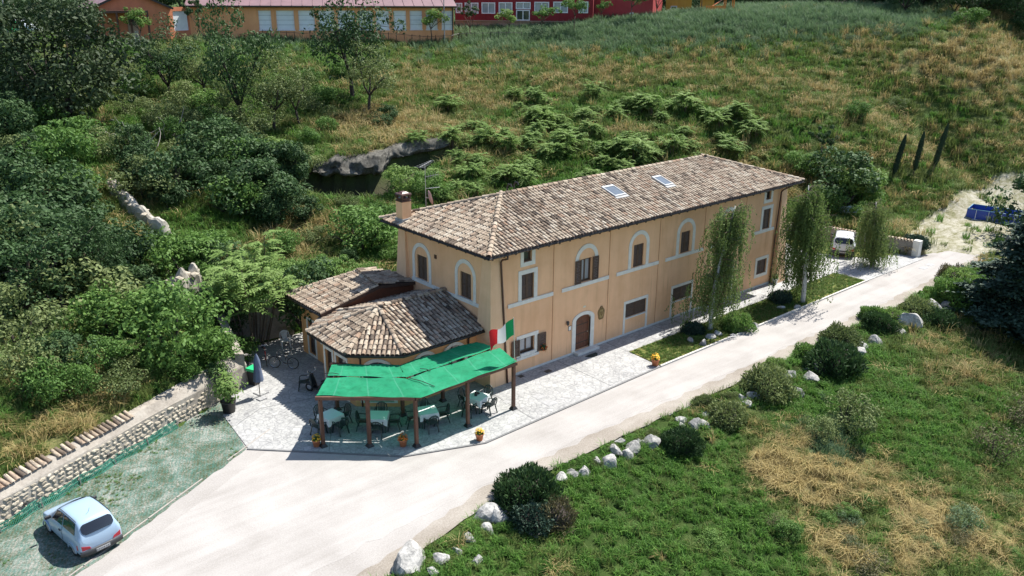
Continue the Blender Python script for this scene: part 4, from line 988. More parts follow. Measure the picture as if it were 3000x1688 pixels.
leaf_mat('grass_olive', [(0.0763,0.1124,0.0264),(0.1118,0.1587,0.0386),(0.1525,0.1984,0.0549),(0.1932,0.2315,0.0732)], 0.35)
leaf_mat('grass_blue', [(0.0713,0.1250,0.0575),(0.1035,0.1750,0.0805),(0.1380,0.2188,0.1058),(0.1782,0.2562,0.1323)], 0.3)
plain('bark', (0.10,0.075,0.055), 0.95, 0.35, 4, bump=0.5); plain('bark_dark', (0.045,0.035,0.03), 0.95, 0.3, 4, bump=0.5); plain('birch_bark', (0.50,0.48,0.44), 0.8, 0.3, 5); plain('dead_wood', (0.30,0.27,0.24), 0.9, 0.2, 5)
def unit(v): return v/np.maximum(np.linalg.norm(v, axis=-1, keepdims=True), 1e-9)
def leaves(C, size, nrm, rng, aspect=0.55, up=None):
    """a pointed leaf blade at every centre C, facing nrm"""
    n = len(C); a = unit(rng.normal(size=(n, 3)) if up is None else up + rng.normal(scale=.35, size=(n, 3)))
    nr = unit(nrm); t = unit(a - (a*nr).sum(1, keepdims=True)*nr); b = np.cross(nr, t)
    s = (size*rng.uniform(.65, 1.3, n))[:, None] if np.isscalar(size) else (size*rng.uniform(.8, 1.2, n))[:, None]
    V = np.stack([C-t*s*.5, C+b*s*aspect*.5+nr*s*.06, C+t*s*.5, C-b*s*aspect*.5+nr*s*.06], 1).reshape(-1, 3)
    return V, np.arange(4*n).reshape(n, 4)
def ball(rng, n): return unit(rng.normal(size=(n, 3)))
# ---------------------------------------------------------------- pots with flowers
plain('terracotta', (0.48,0.17,0.075), 0.8, 0.2, 5, objvar=.1); plain('pot_black', (0.02,0.02,0.02), 0.5); plain('pot_soil', (0.04,0.03,0.02), 0.95); plain('planter_white', (0.7,0.7,0.68), 0.6)
POTP = [(0,.0),(.13,0),(.165,.25),(.185,.25),(.185,.31),(.165,.31),(.155,.27),(0,.27)]
def flower_pot(x, y, z, petal, label, s=1.0, seed=1, potmat='terracotta', cat='flower pot'):
    t = thing('flower_pot', label, cat, (x, y, z)); t.scale = (s,)*3; rng = np.random.default_rng(seed)
    mb = MB(); mb.lathe(POTP, 16); mb.build('pot', potmat, t, True)
    mb = MB(); mb.lathe([(0,.285),(.156,.285)], 12); mb.build('soil', 'pot_soil', t)
    d = ball(rng, 90); d[:, 2] = np.abs(d[:, 2]); C_ = d*np.array([.17,.17,.20])*rng.uniform(.5, 1, (90, 1))+[0, 0, .31]
    V, Q_ = leaves(C_, .10, d+[0,0,.4], rng); link('foliage', np_mesh('foliage', V, Q_, 'leaf_mid', rng.random(len(Q_))), t)
    d = ball(rng, 60); d[:, 2] = np.abs(d[:, 2]); C_ = d*np.array([.21,.21,.25])*rng.uniform(.8, 1.05, (60, 1))+[0, 0, .33]
    V, Q_ = leaves(C_, .085, d+[0,0,.6], rng, .9); link('blossoms', np_mesh('blossoms', V, Q_, petal, rng.random(len(Q_))), t)
    return t
flower_pot(-10.12, .12, FZ, 'petal_yellow', 'terracotta pot of sparse yellow flowers against the first pergola post', 1.05, 1)
flower_pot(-7.14, -2.38, FZ, 'petal_red', 'terracotta pot of red orange flowers between two front pergola posts', 1.1, 2)
flower_pot(-4.18, -4.2, FZ, 'petal_yellow', 'terracotta pot of orange yellow flowers in the sun at the paving edge', 1.1, 3)
flower_pot(8.38, -4.02, FZ, 'petal_yellow', 'terracotta pot of yellow flowers at the tip of the lawn', 1.25, 4)
flower_pot(25.75, -.34, FZ, 'leaf_mid', 'white planter with dark leaves at the foot of the far house corner', 1.25, 5, 'planter_white', 'planter')
# window flowers hanging beside the ground floor window
t = thing('window_flowers', 'hanging basket of red flowers on the open shutter of the ground floor window', 'flowers', (3.55,-.2,1.15))
rng = np.random.default_rng(9)
mb = MB(); mb.lathe([(0,-.12),(.11,-.10),(.14,.0),(0,.02)], 10); mb.build('basket', 'iron_black', t)
d = ball(rng, 140); C_ = d*np.array([.22,.18,.24])*rng.uniform(.4, 1, (140, 1))+[0, 0, .02]; V, Q_ = leaves(C_, .10, d, rng); link('foliage', np_mesh('foliage', V, Q_, 'leaf_dark', rng.random(len(Q_))), t)
d = ball(rng, 40); C_ = d*np.array([.23,.20,.25])+[0, 0, .02]; V, Q_ = leaves(C_, .07, d, rng, .9); link('blossoms', np_mesh('blossoms', V, Q_, 'petal_red', rng.random(len(Q_))), t)
mb = MB(); mb.beam((0,.16,.14),(0,0,.10),.02,.02); mb.build('hook', 'iron_black', t)
# big potted shrub by the stone wall
t = thing('potted_shrub', 'bushy potted shrub in a black pot at the corner of the paving', 'potted plant', (-11.72,5.85,FZ)); t.scale = (1.3,)*3; rng = np.random.default_rng(10)
mb = MB(); mb.lathe([(0,0),(.22,0),(.27,.42),(.29,.42),(.29,.47),(.25,.47),(.25,.42),(0,.42)], 16); mb.build('pot', 'pot_black', t, True)
mb = MB(); mb.tube([(0,0,.4),(.02,.01,.9),(0,.03,1.3)], [.04,.03,.015], 6); mb.build('stem', 'bark', t)
cc = ball(rng, 26)*np.array([.55,.55,.45])*rng.uniform(.3, 1, (26, 1))+[0, 0, 1.2]
C_ = (cc[rng.integers(0, 26, 1100)] + rng.normal(scale=.16, size=(1100, 3))); V, Q_ = leaves(C_, .13, (C_-[0,0,.9])+[0,0,.3], rng)
link('foliage', np_mesh('foliage', V, Q_, 'leaf_light', rng.random(len(Q_))), t)
# folded parasol on its cross foot
plain('parasol_blue', (0.10,0.13,0.20), 0.8, 0.15, 3); plain('steel', (0.35,0.35,0.36), 0.35, metal=0.6)
t = thing('parasol', 'folded blue parasol standing on a metal cross foot on the paving', 'parasol', (-9.84,6.44,FZ), .2)
mb = MB(); mb.tube([(0,0,0),(0,0,2.3)], .022, 7); mb.build('pole', 'iron_black', t)
prof = [(.02,2.34),(.07,2.2),(.13,1.95),(.15,1.5),(.19,1.1),(.21,.85)]; V = []; n = 16
for r0, z in prof:
    for k in range(n): rr_ = r0*(1+(.28 if k % 2 else -.2)); V.append((rr_*math.cos(2*math.pi*k/n), rr_*math.sin(2*math.pi*k/n), z))
Q_ = [(i*n+k, i*n+(k+1) % n, (i+1)*n+(k+1) % n, (i+1)*n+k) for i in range(len(prof)-1) for k in range(n)]
link('canopy', np_mesh('canopy', np.array(V), np.array(Q_), 'parasol_blue', smooth=True), t)
for a in (0, math.pi/2):
    mb = MB(); mb.beam((-.55*math.cos(a),-.55*math.sin(a),.02),(.55*math.cos(a),.55*math.sin(a),.02),.05,.03); mb.build('foot', 'steel', t)
mb = MB(); mb.box((-.35,-.5,.002),(.05,-.15,.05)); mb.build('ballast_slab', 'cover_grey', t)
# bin with a green bag
plain('bin_black', (0.02,0.02,0.022), 0.5); plain('bag_green', (0.02,0.42,0.16), 0.4)
t = thing('waste_bin', 'black waste bin lined with a bright green bag behind the parasol', 'bin', (-9.42,7.95,FZ), .4)
mb = MB(); frustum(mb, (-.2,-.2), (.2,.2), (-.26,-.26), (.26,.26), 0, .9); mb.build('body', 'bin_black', t, bevel=.02)
mb = MB(); frustum(mb, (-.275,-.275), (.275,.275), (-.28,-.28), (.28,.28), .80, .96); mb.build('bag', 'bag_green', t, bevel=.02)
# ---------------------------------------------------------------- bicycle
plain('bike_frame', (0.015,0.015,0.02), 0.35); plain('tyre', (0.015,0.015,0.015), 0.85); plain('chrome', (0.55,0.55,0.57), 0.25, metal=0.8); plain('red_paint', (0.45,0.03,0.03), 0.4)
def torus(mb, c, R_, r_, ax, n=22, k=6):
    ax = Vector(ax).normalized(); u = ax.orthogonal().normalized(); v = ax.cross(u); V = []
    for i in range(n):
        a = 2*math.pi*i/n; d = u*math.cos(a)+v*math.sin(a)
        for j in range(k): b = 2*math.pi*j/k; V.append(Vector(c)+d*(R_+r_*math.cos(b))+ax*(r_*math.sin(b)))
    mb.add(V, [(i*k+j, ((i+1) % n)*k+j, ((i+1) % n)*k+(j+1) % k, i*k+(j+1) % k) for i in range(n) for j in range(k)])
def bicycle(x, y, rz, label, fm, s=1.0):
    t = thing('bicycle', label, 'bicycle', (x, y, FZ), rz); t.scale = (s,)*3
    for wx in (-.52, .52):
        mb = MB(); torus(mb, (wx,0,.34), .32, .022, (0,1,0)); wh = mb.build('wheel', 'tyre', t, True)
        mb = MB(); torus(mb, (wx,0,.34), .295, .012, (0,1,0), 22, 4)
        for k in range(12): a = 2*math.pi*k/12; mb.beam((wx,0,.34), (wx+.295*math.cos(a),0,.34+.295*math.sin(a)), .006, .006, (0,1,0))
        mb.build('spokes', 'chrome', wh)
    bb, st, hd, rr_, fr = (-.05,0,.30), (-.17,0,.78), (.34,0,.82), (-.52,0,.34), (.52,0,.34)
    mb = MB()
    for a, b in ((bb,st),(bb,(.37,0,.72)),((-.15,0,.70),hd),(bb,rr_),((-.16,0,.72),rr_),(hd,fr)): mb.tube([a,b], .018, 6)
    mb.build('frame', fm, t)
    mb = MB(); mb.box((-.31,-.07,.86),(-.06,.07,.91)); mb.beam((-.17,0,.76),(-.19,0,.87),.025,.025); mb.build('saddle', 'tyre', t, bevel=.02)
    mb = MB(); mb.tube([(.33,0,.80),(.31,0,.96)], .014, 6); mb.tube([(.20,-.28,.98),(.30,-.15,.98),(.31,0,.96),(.30,.15,.98),(.20,.28,.98)], .013, 6); mb.build('handlebar', 'chrome', t)
    mb = MB(); torus(mb, bb, .09, .008, (0,1,0), 14, 4); mb.beam((-.05,.05,.30),(.05,.06,.17),.02,.015); mb.beam((-.05,-.05,.30),(-.15,-.06,.43),.02,.015); mb.build('pedals', 'chrome', t)
bicycle(-7.35, 8.75, 2.3, 'dark bicycle leaning at the edge of the shaded passage', 'bike_frame')
bicycle(-7.75, 10.1, 1.2, 'red bicycle in the shade behind the dark one', 'red_paint', .95)
# ---------------------------------------------------------------- scooter
t = thing('motor_scooter', 'dark motor scooter with silver trim parked against the annex corner', 'scooter', (-7.35,4.75,FZ), math.radians(115)); plain('scooter_paint', (0.02,0.025,0.028), 0.3); plain('tail_red', (0.35,0.02,0.02), 0.3)
for wx in (-.62, .66):
    mb = MB(); torus(mb, (wx,0,.25), .19, .065, (0,1,0), 18, 8); wh = mb.build('wheel', 'tyre', t, True)
    mb = MB(); mb.tube([(wx,-.05,.25),(wx,.05,.25)], .13, 12); mb.build('rim', 'chrome', wh)
def loft(mb, secs, n=12, cap=True):
    """closed rounded sections: (x, half width, z low, z high, roundness)"""
    V = []
    for x, hw, z0, z1, e in secs:
        for k in range(n):
            a = 2*math.pi*(k+.5)/n; c, s = math.cos(a), math.sin(a)
            V.append((x, hw*math.copysign(abs(c)**e, c), (z0+z1)/2+(z1-z0)/2*math.copysign(abs(s)**e, s)))
    m_ = len(secs)
    F_ = [(i*n+k, i*n+(k+1) % n, (i+1)*n+(k+1) % n, (i+1)*n+k) for i in range(m_-1) for k in range(n)]
    if cap: F_ += [tuple(reversed(range(n))), tuple(range((m_-1)*n, m_*n))]
    mb.add(V, F_)
mb = MB(); loft(mb, [(-.95,.06,.62,.72,.8),(-.8,.17,.45,.76,.7),(-.4,.2,.34,.74,.7),(-.1,.18,.26,.6,.7),(.1,.16,.22,.32,.6),(.36,.17,.22,.34,.6)]); mb.build('body', 'scooter_paint', t, True)
mb = MB(); loft(mb, [(.34,.2,.24,.5,.7),(.44,.22,.3,.8,.7),(.5,.18,.55,1.0,.7),(.52,.1,.85,1.06,.8)]); mb.build('leg_shield', 'scooter_paint', t, True)
mb = MB(); loft(mb, [(-.82,.13,.75,.83,.8),(-.5,.16,.74,.85,.8),(-.15,.13,.68,.77,.8)]); mb.build('seat', 'tyre', t, True)
mb = MB(); mb.tube([(.46,-.32,1.06),(.5,0,1.04),(.46,.32,1.06)], .02, 6); mb.tube([(.5,0,1.0),(.66,0,.3)], .03, 6); mb.build('handlebar', 'chrome', t)
mb = MB(); loft(mb, [(.5,.09,.35,.5,.8),(.66,.09,.42,.52,.8),(.82,.07,.36,.44,.8)]); mb.build('mudguard', 'scooter_paint', t, True)
mb = MB(); mb.box((-.975,-.08,.62),(-.94,.08,.69)); mb.build('tail_light', 'tail_red', t)
mb = MB(); mb.lathe([(0,-.03),(.07,0),(0,.03)], 10, (.56,0,.93)); mb.build('headlight', 'chrome', t, True)
for s in (-1, 1):
    mb = MB(); mb.tube([(.46,s*.26,1.07),(.44,s*.3,1.24)], .01, 5); mb.box((.43,s*.3-.05,1.22),(.45,s*.3+.05,1.30)); mb.build('mirror', 'chrome', t)
# door mat
mt_ = thing('doormat', 'dark half round doormat on the paving below the front door', 'doormat', (6.72,-.72,FZ))
plain('mat_green', (0.02,0.03,0.025), 0.95, .3, 12, bump=.5)
mb = MB(); pts = [(.42*math.cos(math.pi*k/12), -.34*math.sin(math.pi*k/12)) for k in range(13)]; mb.poly(pts, 0.0, .02); mb.build('pile', 'mat_green', mt_)
mb = MB(); mb.beam((-.43,.015,.010),(.43,.015,.010),.03,.026); mb.build('rim', 'tyre', mt_)
# ---------------------------------------------------------------- roof antenna with dish
plain('aerial_steel', (0.45,0.44,0.43), 0.4, metal=0.5); plain('dish_pink', (0.52,0.30,0.26), 0.6, .12, 4)
t = thing('roof_antenna', 'television aerial mast with pinkish satellite dish above the roof behind the chimney', 'antenna', (2.0,8.3,7.1))
mb = MB(); mb.tube([(0,0,0),(0,0,3.05)], .022, 6); mb.build('mast', 'aerial_steel', t)
mb = MB(); mb.beam((-.6,-.32,2.98),(.75,.42,3.08),.025,.025)
for k in range(7): f = k/6; x, y, z = -.6+1.35*f, -.32+.74*f, 2.98+.1*f; hl = .34-.18*f; mb.beam((x+hl*.48,y-hl*.87,z),(x-hl*.48,y+hl*.87,z),.014,.014)
mb.build('aerial', 'aerial_steel', t)
mb = MB(); mb.beam((0,0,2.3),(.7,-.3,2.42),.02,.02)
for k in range(5): f = k/4; x, y, z = .15+.55*f, -.07-.22*f, 2.33+.09*f; mb.beam((x,y,z-.14),(x,y,z+.14),.012,.012)
mb.build('aerial', 'aerial_steel', t)
mb = MB(); mb.beam((0,0,1.62),(.75,-.32,1.66),.02,.02)
for k in range(9): f = k/8; x, y, z = .2+.55*f, -.09-.23*f, 1.63+.03*f; mb.beam((x-.05,y-.1,z),(x+.05,y+.1,z),.012,.012)
mb.build('aerial', 'aerial_steel', t)
mb = MB(); prof = [(0,0),(.15,.012),(.3,.045),(.42,.09),(.43,.085),(.3,.03),(.15,-.004),(0,-.015)]; mb.lathe(prof, 20); ds = mb.build('dish', 'dish_pink', t, True); ds.rotation_euler = (math.radians(78), 0, math.radians(70)); ds.location = (.20,-.05,1.05)
mb = MB(); mb.beam((0,0,1.1),(.2,-.05,1.05),.04,.04); mb.build('dish_bracket', 'aerial_steel', t)

# ================================================================ CARS
def paint(name, c):
    mt, nt = new_mat(name); n = noise(nt, scaled_pos(nt, obj=True), 3, 3); r = ramp(nt, [tuple(x*.93 for x in c), c]); nt.links.new(n.outputs[0], r.inputs[0])
    p = finish(nt, r.outputs[0], 0.32, spec=0.5); p.inputs['Coat Weight'].default_value = 0.6; p.inputs['Coat Roughness'].default_value = 0.08; M[name] = mt
paint('car_blue', (0.30,0.42,0.55)); paint('car_silver', (0.62,0.64,0.66)); paint('car_white', (0.6,0.65,0.72))
glass_mat('car_glass', (0.012,0.014,0.018), 0.05); plain('car_plastic', (0.03,0.032,0.036), 0.5); plain('tail_lamp', (0.40,0.02,0.035), 0.2); plain('hub', (0.5,0.5,0.5), 0.4, metal=.5); plain('lamp_clear', (0.7,0.72,0.75), 0.15); plain('plate', (0.38,0.39,0.39), 0.5); plain('plate_ink', (0.03,0.03,0.05), 0.6)
def car_body(secs, n):
    """secs: list along x of closed half-profiles [(y,z)...] from sill to roof centre; returns full body shell"""
    V = []; F_ = []; w_ = 2*n-1
    for x, prof in secs:
        left = [(x, -y, z) for y, z in prof]; right = [(x, y, z) for y, z in reversed(prof[:-1])]
        V += left+right
    for i in range(len(secs)-1):
        for k in range(w_-1): F_.append((i*w_+k, (i+1)*w_+k, (i+1)*w_+k+1, i*w_+k+1))
    F_.append(tuple(range(w_))); F_.append(tuple(reversed(range((len(secs)-1)*w_, len(secs)*w_))))
    return V, F_
def build_car(name, label, x, y, rz, Lc, Wc, Hc, bodymat, wheel_r, z=0.0, suv=False, plate_text=None):
    t = thing(name, label, 'car', (x, y, z), rz)
    # x runs from the rear (-) to the front (+)
    h = Lc/2; W2 = Wc/2; belt = Hc*.60; sill = .20 if not suv else .28; bump_z = .42 if not suv else .55
    def prof(wb, zl, zb, wt, zt):          # body width, lower z, belt z, roof width, roof z
        return [(wb*.90, zl), (wb*.985, zl+.12), (wb, (zl+zb)/2), (wb*.975, zb-.05), (wb*.93, zb), (wt+(wb*.93-wt)*.35, zb+(zt-zb)*.62), (wt, zb+(zt-zb)*.90), (wt*.80, zt-.005), (0, zt+.018)]
    hood = belt*1.0; 
    secs = [(-h, prof(W2*.86, bump_z-.08, bump_z+.12, W2*.80, bump_z+.22)),
            (-h+.05, prof(W2*.95, sill+.05, belt*.93, W2*.78, belt+.02)),
            (-h+.14, prof(W2*.985, sill, belt, W2*.76, belt+.20)),
            (-h+.34, prof(W2, sill, belt, W2*.74, Hc-.08)),
            (-h+.55, prof(W2, sill, belt, W2*.74, Hc-.015)),
            (-h+Lc*.32, prof(W2, sill, belt, W2*.74, Hc)),
            (-h+Lc*.46, prof(W2, sill, belt, W2*.73, Hc-.01)),
            (-h+Lc*.56, prof(W2, sill, belt*.99, W2*.71, Hc-.06)),
            (-h+Lc*.70, prof(W2*.99, sill, belt*.975, W2*.74, belt+.16)),
            (-h+Lc*.76, prof(W2*.98, sill, belt*.95, W2*.76, belt+.005)),
            (-h+Lc*.90, prof(W2*.95, sill, belt*.86, W2*.70, belt*.88)),
            (-h+Lc*.965, prof(W2*.87, sill+.03, belt*.72, W2*.62, belt*.75)),
            (-h+Lc, prof(W2*.72, sill+.10, belt*.52, W2*.5, belt*.56))]
    V, F_ = car_body(secs, 9); mb = MB(); mb.add(V, F_); body = mb.build('body', bodymat, t, True)
    sd = body.modifiers.new('smooth', 'SUBSURF'); sd.levels = 1; sd.render_levels = 2
    def surf(xx):         # interpolated profile at x
        for (x0, p0), (x1, p1) in zip(secs[:-1], secs[1:]):
            if x0 <= xx <= x1: f = (xx-x0)/(x1-x0); return [(a[0]*(1-f)+b[0]*f, a[1]*(1-f)+b[1]*f) for a, b in zip(p0, p1)]
        return secs[-1][1]
    def side_pt(xx, tt, s, off):
        p = surf(xx); seg = [(p[4], p[5]), (p[5], p[6])]
        q = tt*2; i = min(1, int(q)); f = q-i; a, b = seg[i]
        return (xx, s*(a[0]*(1-f)+b[0]*f+off), a[1]*(1-f)+b[1]*f)
    x_r, x_m, x_f = -h+.42, -h+Lc*.40, -h+Lc*.665
    for s in (-1, 1):
        for a, b, sl0, sl1 in ((x_r, x_m-.03, .10, .0), (x_m+.03, x_f, .0, .36)):
            V = []; nn = 7
            for j in range(4):
                tt = .10+.82*j/3
                for i in range(nn+1):
                    f = i/nn; aa = a+sl0*tt; bb_ = b-sl1*tt; xx = aa+(bb_-aa)*f; V.append(side_pt(xx, tt, s, .012))
            g = MB(); g.add(V, [(j*(nn+1)+i, j*(nn+1)+i+1, (j+1)*(nn+1)+i+1, (j+1)*(nn+1)+i) for j in range(3) for i in range(nn)]); g.build('side_window', 'car_glass', t, True)
        # door seam, handle, sill strip
        mb = MB(); mb.tube([side_pt(x_m, .06, s, .012), (x_m, s*W2*1.003, belt-.14), (x_m, s*W2*1.004, sill+.2)], .006, 4); mb.build('door_seam', 'car_plastic', t)
        mb = MB(); mb.box((x_m+.08, min(s*(W2-.01), s*(W2+.02)), belt-.15), (x_m+.22, max(s*(W2-.01), s*(W2+.02)), belt-.11)); mb.build('door_handle', 'car_plastic', t)
        mb = MB(); mx_ = -h+Lc*.655; mb.box((mx_, min(s*W2*.93, s*(W2+.16)), belt+.02), (mx_+.09, max(s*W2*.93, s*(W2+.16)), belt+.14)); mb.build('wing_mirror', 'car_plastic', t, bevel=.02)
        # roof rail line
        mb = MB(); mb.tube([(xx, s*(surf(xx)[6][0]*.97), surf(xx)[6][1]+.03) for xx in np.linspace(-h+.5, -h+Lc*.54, 6)], .012 if not suv else .025, 5); mb.build('roof_strip', 'car_plastic', t)
    # rear window, windscreen laid on the shell
    def rear_pt(f, tt, off):      # across, up: pane with rounded corners laid over the tailgate
        x0, x1 = -h+.075, -h+.335; xx = x0+(x1-x0)*tt; p = surf(xx); zt = p[8][1]; wv = p[6][0]*1.0*(2*f-1)
        return (xx-off*.95+.055*abs(2*f-1)**2.5, wv, zt-.03*(2*f-1)**2+off*.25)
    nu_, nv_ = 16, 8; V = []
    for j in range(nv_+1):
        t0_ = 2*j/nv_-1; half = (1-abs(t0_)**5)**.2 if abs(t0_) < 1 else .62
        half = max(half, .80)
        for i in range(nu_+1): V.append(rear_pt(.5+.47*half*(2*i/nu_-1), .06+.80*j/nv_, .055))
    g = MB(); g.add(V, [(j*(nu_+1)+i, j*(nu_+1)+i+1, (j+1)*(nu_+1)+i+1, (j+1)*(nu_+1)+i) for j in range(nv_) for i in range(nu_)]); g.build('rear_window', 'car_glass', t, True)
    def front_pt(f, tt, off):
        xx = -h+Lc*(.735-.165*tt); p = surf(xx); wv = (p[6][0]*.97)*(2*f-1); return (xx+off*.7-.05*(2*f-1)**2, wv, p[8][1]-.03*(2*f-1)**2+off*.7)
    V = [front_pt(.03+.94*i/8, .08+.84*j/4, .02) for j in range(5) for i in range(9)]
    g = MB(); g.add(V, [(j*9+i, j*9+i+1, (j+1)*9+i+1, (j+1)*9+i) for j in range(4) for i in range(8)]); g.build('windscreen', 'car_glass', t, True)
    # bumpers
    mb = MB(); mb.add([], []); bz0, bz1 = sill, bump_z
    pts = []
    for i in range(11):
        f = 2*i/10-1; pts.append((-h-.05+.10*abs(f)**3, f*W2*.97))
    V = [(px_, py_, zz) for zz in (bz0, bz1) for px_, py_ in pts]+[(px_+.12, py_*.96, zz) for zz in (bz1, bz0) for px_, py_ in pts]
    F_ = [(r_*11+i, r_*11+i+1, ((r_+1) % 4)*11+i+1, ((r_+1) % 4)*11+i) for r_ in range(4) for i in range(10)]
    mb.add(V, F_); rb = mb.build('rear_bumper', 'car_plastic', t, True)
    mb = MB(); V = [(-a+.0, b, c) for a, b, c in V]; mb.add(V, [tuple(reversed(f)) for f in F_]); fb = mb.build('front_bumper', 'car_plastic', t, True)
    fb.location = (-.04, 0, 0); fb.scale = (1, .82, 1)
    # lamps
    for s in (-1, 1):
        zl, zh = bump_z+.03, belt*.88 if not suv else belt*1.05
        mb = MB(); y0, y1 = W2*.56, W2*.93
        V = [(-h-.015, s*y0*.88, zl), (-h+.02, s*y1*.94, zl), (-h+.20, s*(W2*1.005), zl+.02), (-h-.005, s*y0, zl+.09), (-h+.02, s*y1*.95, zl+.19), (-h+.22, s*(W2*1.0), zl+.20)]
        mb.add(V+[(a+.14, b*.92, c) for a, b, c in V], [(0,1,4,3),(1,2,5,4),(3,4,10,9),(4,5,11,10),(6,7,1,0),(7,8,2,1),(0,3,9,6),(2,8,11,5)]); mb.build('tail_light', 'tail_lamp', t)
        mb = MB(); loft(mb, [(h-.32,.11,belt*.62,belt*.80,.8),(h-.16,.13,belt*.56,belt*.74,.8),(h-.06,.10,belt*.55,belt*.68,.8)]); hl = mb.build('headlight', 'lamp_clear', t, True); hl.location = (0, s*W2*.62, 0)
    # number plate with its characters
    mb = MB(); mb.box((-h-.062,-.25,bump_z-.17), (-h-.05,.25,bump_z-.06)); pl = mb.build('number_plate', 'plate', t)
    for k in range(7):       # the characters are too blurred to read in the photograph
        mb = MB(); y = -.19+k*.06+(.03 if k > 1 else 0); mb.box((-h-.0645,y,bump_z-.145),(-h-.062,y+.022,bump_z-.085)); mb.build('plate_mark', 'plate_ink', pl)
    # wheels
    wb = (-h+Lc*.19, -h+Lc*.80)
    for wx in wb:
        for s in (-1, 1):
            mb = MB(); torus(mb, (wx, s*(W2-.10), wheel_r), wheel_r*.74, wheel_r*.27, (0,1,0), 20, 8); wh = mb.build('wheel', 'tyre', t, True)
            mb = MB(); mb.tube([(wx, s*(W2-.14), wheel_r), (wx, s*(W2-.045), wheel_r)], wheel_r*.60, 14); mb.build('rim', 'hub', wh)
            mb = MB(); pts = [(wx+wheel_r*1.13*math.cos(math.pi*k/10), s*(W2*1.0-.005), wheel_r+wheel_r*1.13*math.sin(math.pi*k/10)) for k in range(11)]; mb.tube(pts, .03, 5); mb.build('wheel_arch', 'car_plastic' if suv else bodymat, t, True)
    mb = MB(); mb.box((-h+.25,-W2*.8,.14),(h-.3,W2*.8,sill+.1)); mb.build('underbody', 'car_plastic', t)
    mb = MB(); mb.tube([(-h+.75,.0,Hc+.0),(-h+.60,0,Hc+.22)] if not suv else [(-h+.6,0,Hc-.01),(-h+.4,0,Hc+.1)], .008, 4); mb.build('aerial', 'car_plastic', t)
    return t
# small blue hatchback on the netted strip: rear wheels and front wheel placed from the picture
ra = (onz(223,1631)+onz(335,1572))/2; hd = onz(135,1553)-onz(223,1631); ang = math.atan2(hd[1], hd[0])
cxx, cyy = ra[0]+math.cos(ang)*1.06, ra[1]+math.sin(ang)*1.06
build_car('hatchback', 'small light blue three door hatchback parked on the green netted strip', cxx, cyy, ang, 3.45, 1.60, 1.46, 'car_blue', .27, .012)
build_car('suv', 'white and silver sport utility car parked beyond the birch trees', 37.1, .75, math.atan2(.45,.9), 4.4, 1.85, 1.62, 'car_silver', .36, .05, True, None)
# ================================================================ STONE WALLS, ROCKS
def rock_mat(name, cols, scale=1.2):
    mt, nt = new_mat(name); pos = scaled_pos(nt, obj=False)
    n1 = noise(nt, pos, scale, 6, 0.7, 0.6); n2 = noise(nt, pos, scale*7, 4, 0.7); oi = N(nt, 'ShaderNodeObjectInfo')
    s = mathn(nt, 'ADD', mathn(nt, 'MULTIPLY', n1.outputs[0], 0.6), mathn(nt, 'MULTIPLY', n2.outputs[0], 0.4))
    r = ramp(nt, cols, [0.34, 0.47, 0.56, 0.68]); nt.links.new(s, r.inputs[0])
    rr_ = ramp(nt, [(0.8,0.79,0.77),(1.08,1.07,1.05)]); nt.links.new(oi.outputs['Random'], rr_.inputs[0])
    c = mixc(nt, 1.0, r.outputs[0], rr_.outputs[0], 'MULTIPLY')
    finish(nt, c, 0.92, s, 0.6, 0.06, spec=0.2); M[name] = mt
rock_mat('limestone', [(0.10,0.10,0.10),(0.26,0.26,0.255),(0.40,0.395,0.38),(0.50,0.49,0.47)], 1.6)
rock_mat('cliff_rock', [(0.03,0.029,0.025),(0.075,0.072,0.063),(0.13,0.125,0.11),(0.25,0.24,0.215)], 1.1)
rock_mat('ruin_stone', [(0.20,0.185,0.155),(0.36,0.335,0.285),(0.46,0.43,0.375),(0.55,0.52,0.46)], 1.6)
rock_mat('wall_stone', [(0.22,0.19,0.145),(0.36,0.32,0.255),(0.47,0.425,0.35),(0.56,0.51,0.43)], 3.0)
rock_mat('mortar', [(0.20,0.18,0.155),(0.27,0.245,0.215),(0.32,0.295,0.26),(0.37,0.345,0.31)], 1.2)
def rock_mesh(name, seed, mat, sub=3, flat=(1, 1, 1), cuts=9, rough=.16):
    bm = bmesh.new(); bmesh.ops.create_icosphere(bm, subdivisions=sub, radius=1.0); r = np.random.default_rng(seed)
    pl = [(unit(r.normal(size=3)), r.uniform(.48, .8)) for _ in range(cuts)]; ph = r.uniform(0, 6.28, 9)
    for v in bm.verts:
        p = np.array(v.co)
        for n_, d in pl:
            k = p@n_-d
            if k > 0: p = p-n_*k*.92
        p = p*(1+rough*.5*(math.sin(p[0]*5+ph[0])*math.sin(p[1]*4.4+ph[1])+math.sin(p[2]*6+ph[2])*math.sin(p[0]*7+ph[3])*.6+.4*math.sin(p[1]*13+ph[4])*math.sin(p[2]*12+ph[5])))
        v.co = Vector(p*np.array(flat))
    me = bpy.data.meshes.new(name); bm.to_mesh(me); bm.free(); me.materials.append(M[mat]); return me
ROCKS = [rock_mesh('boulder', 100+k, 'limestone', 3, (1, .85, .8), 14, .13) for k in range(6)]
STONES = [rock_mesh('stone', 200+k, 'wall_stone', 1, (1, 1, 1), 6, .08) for k in range(8)]
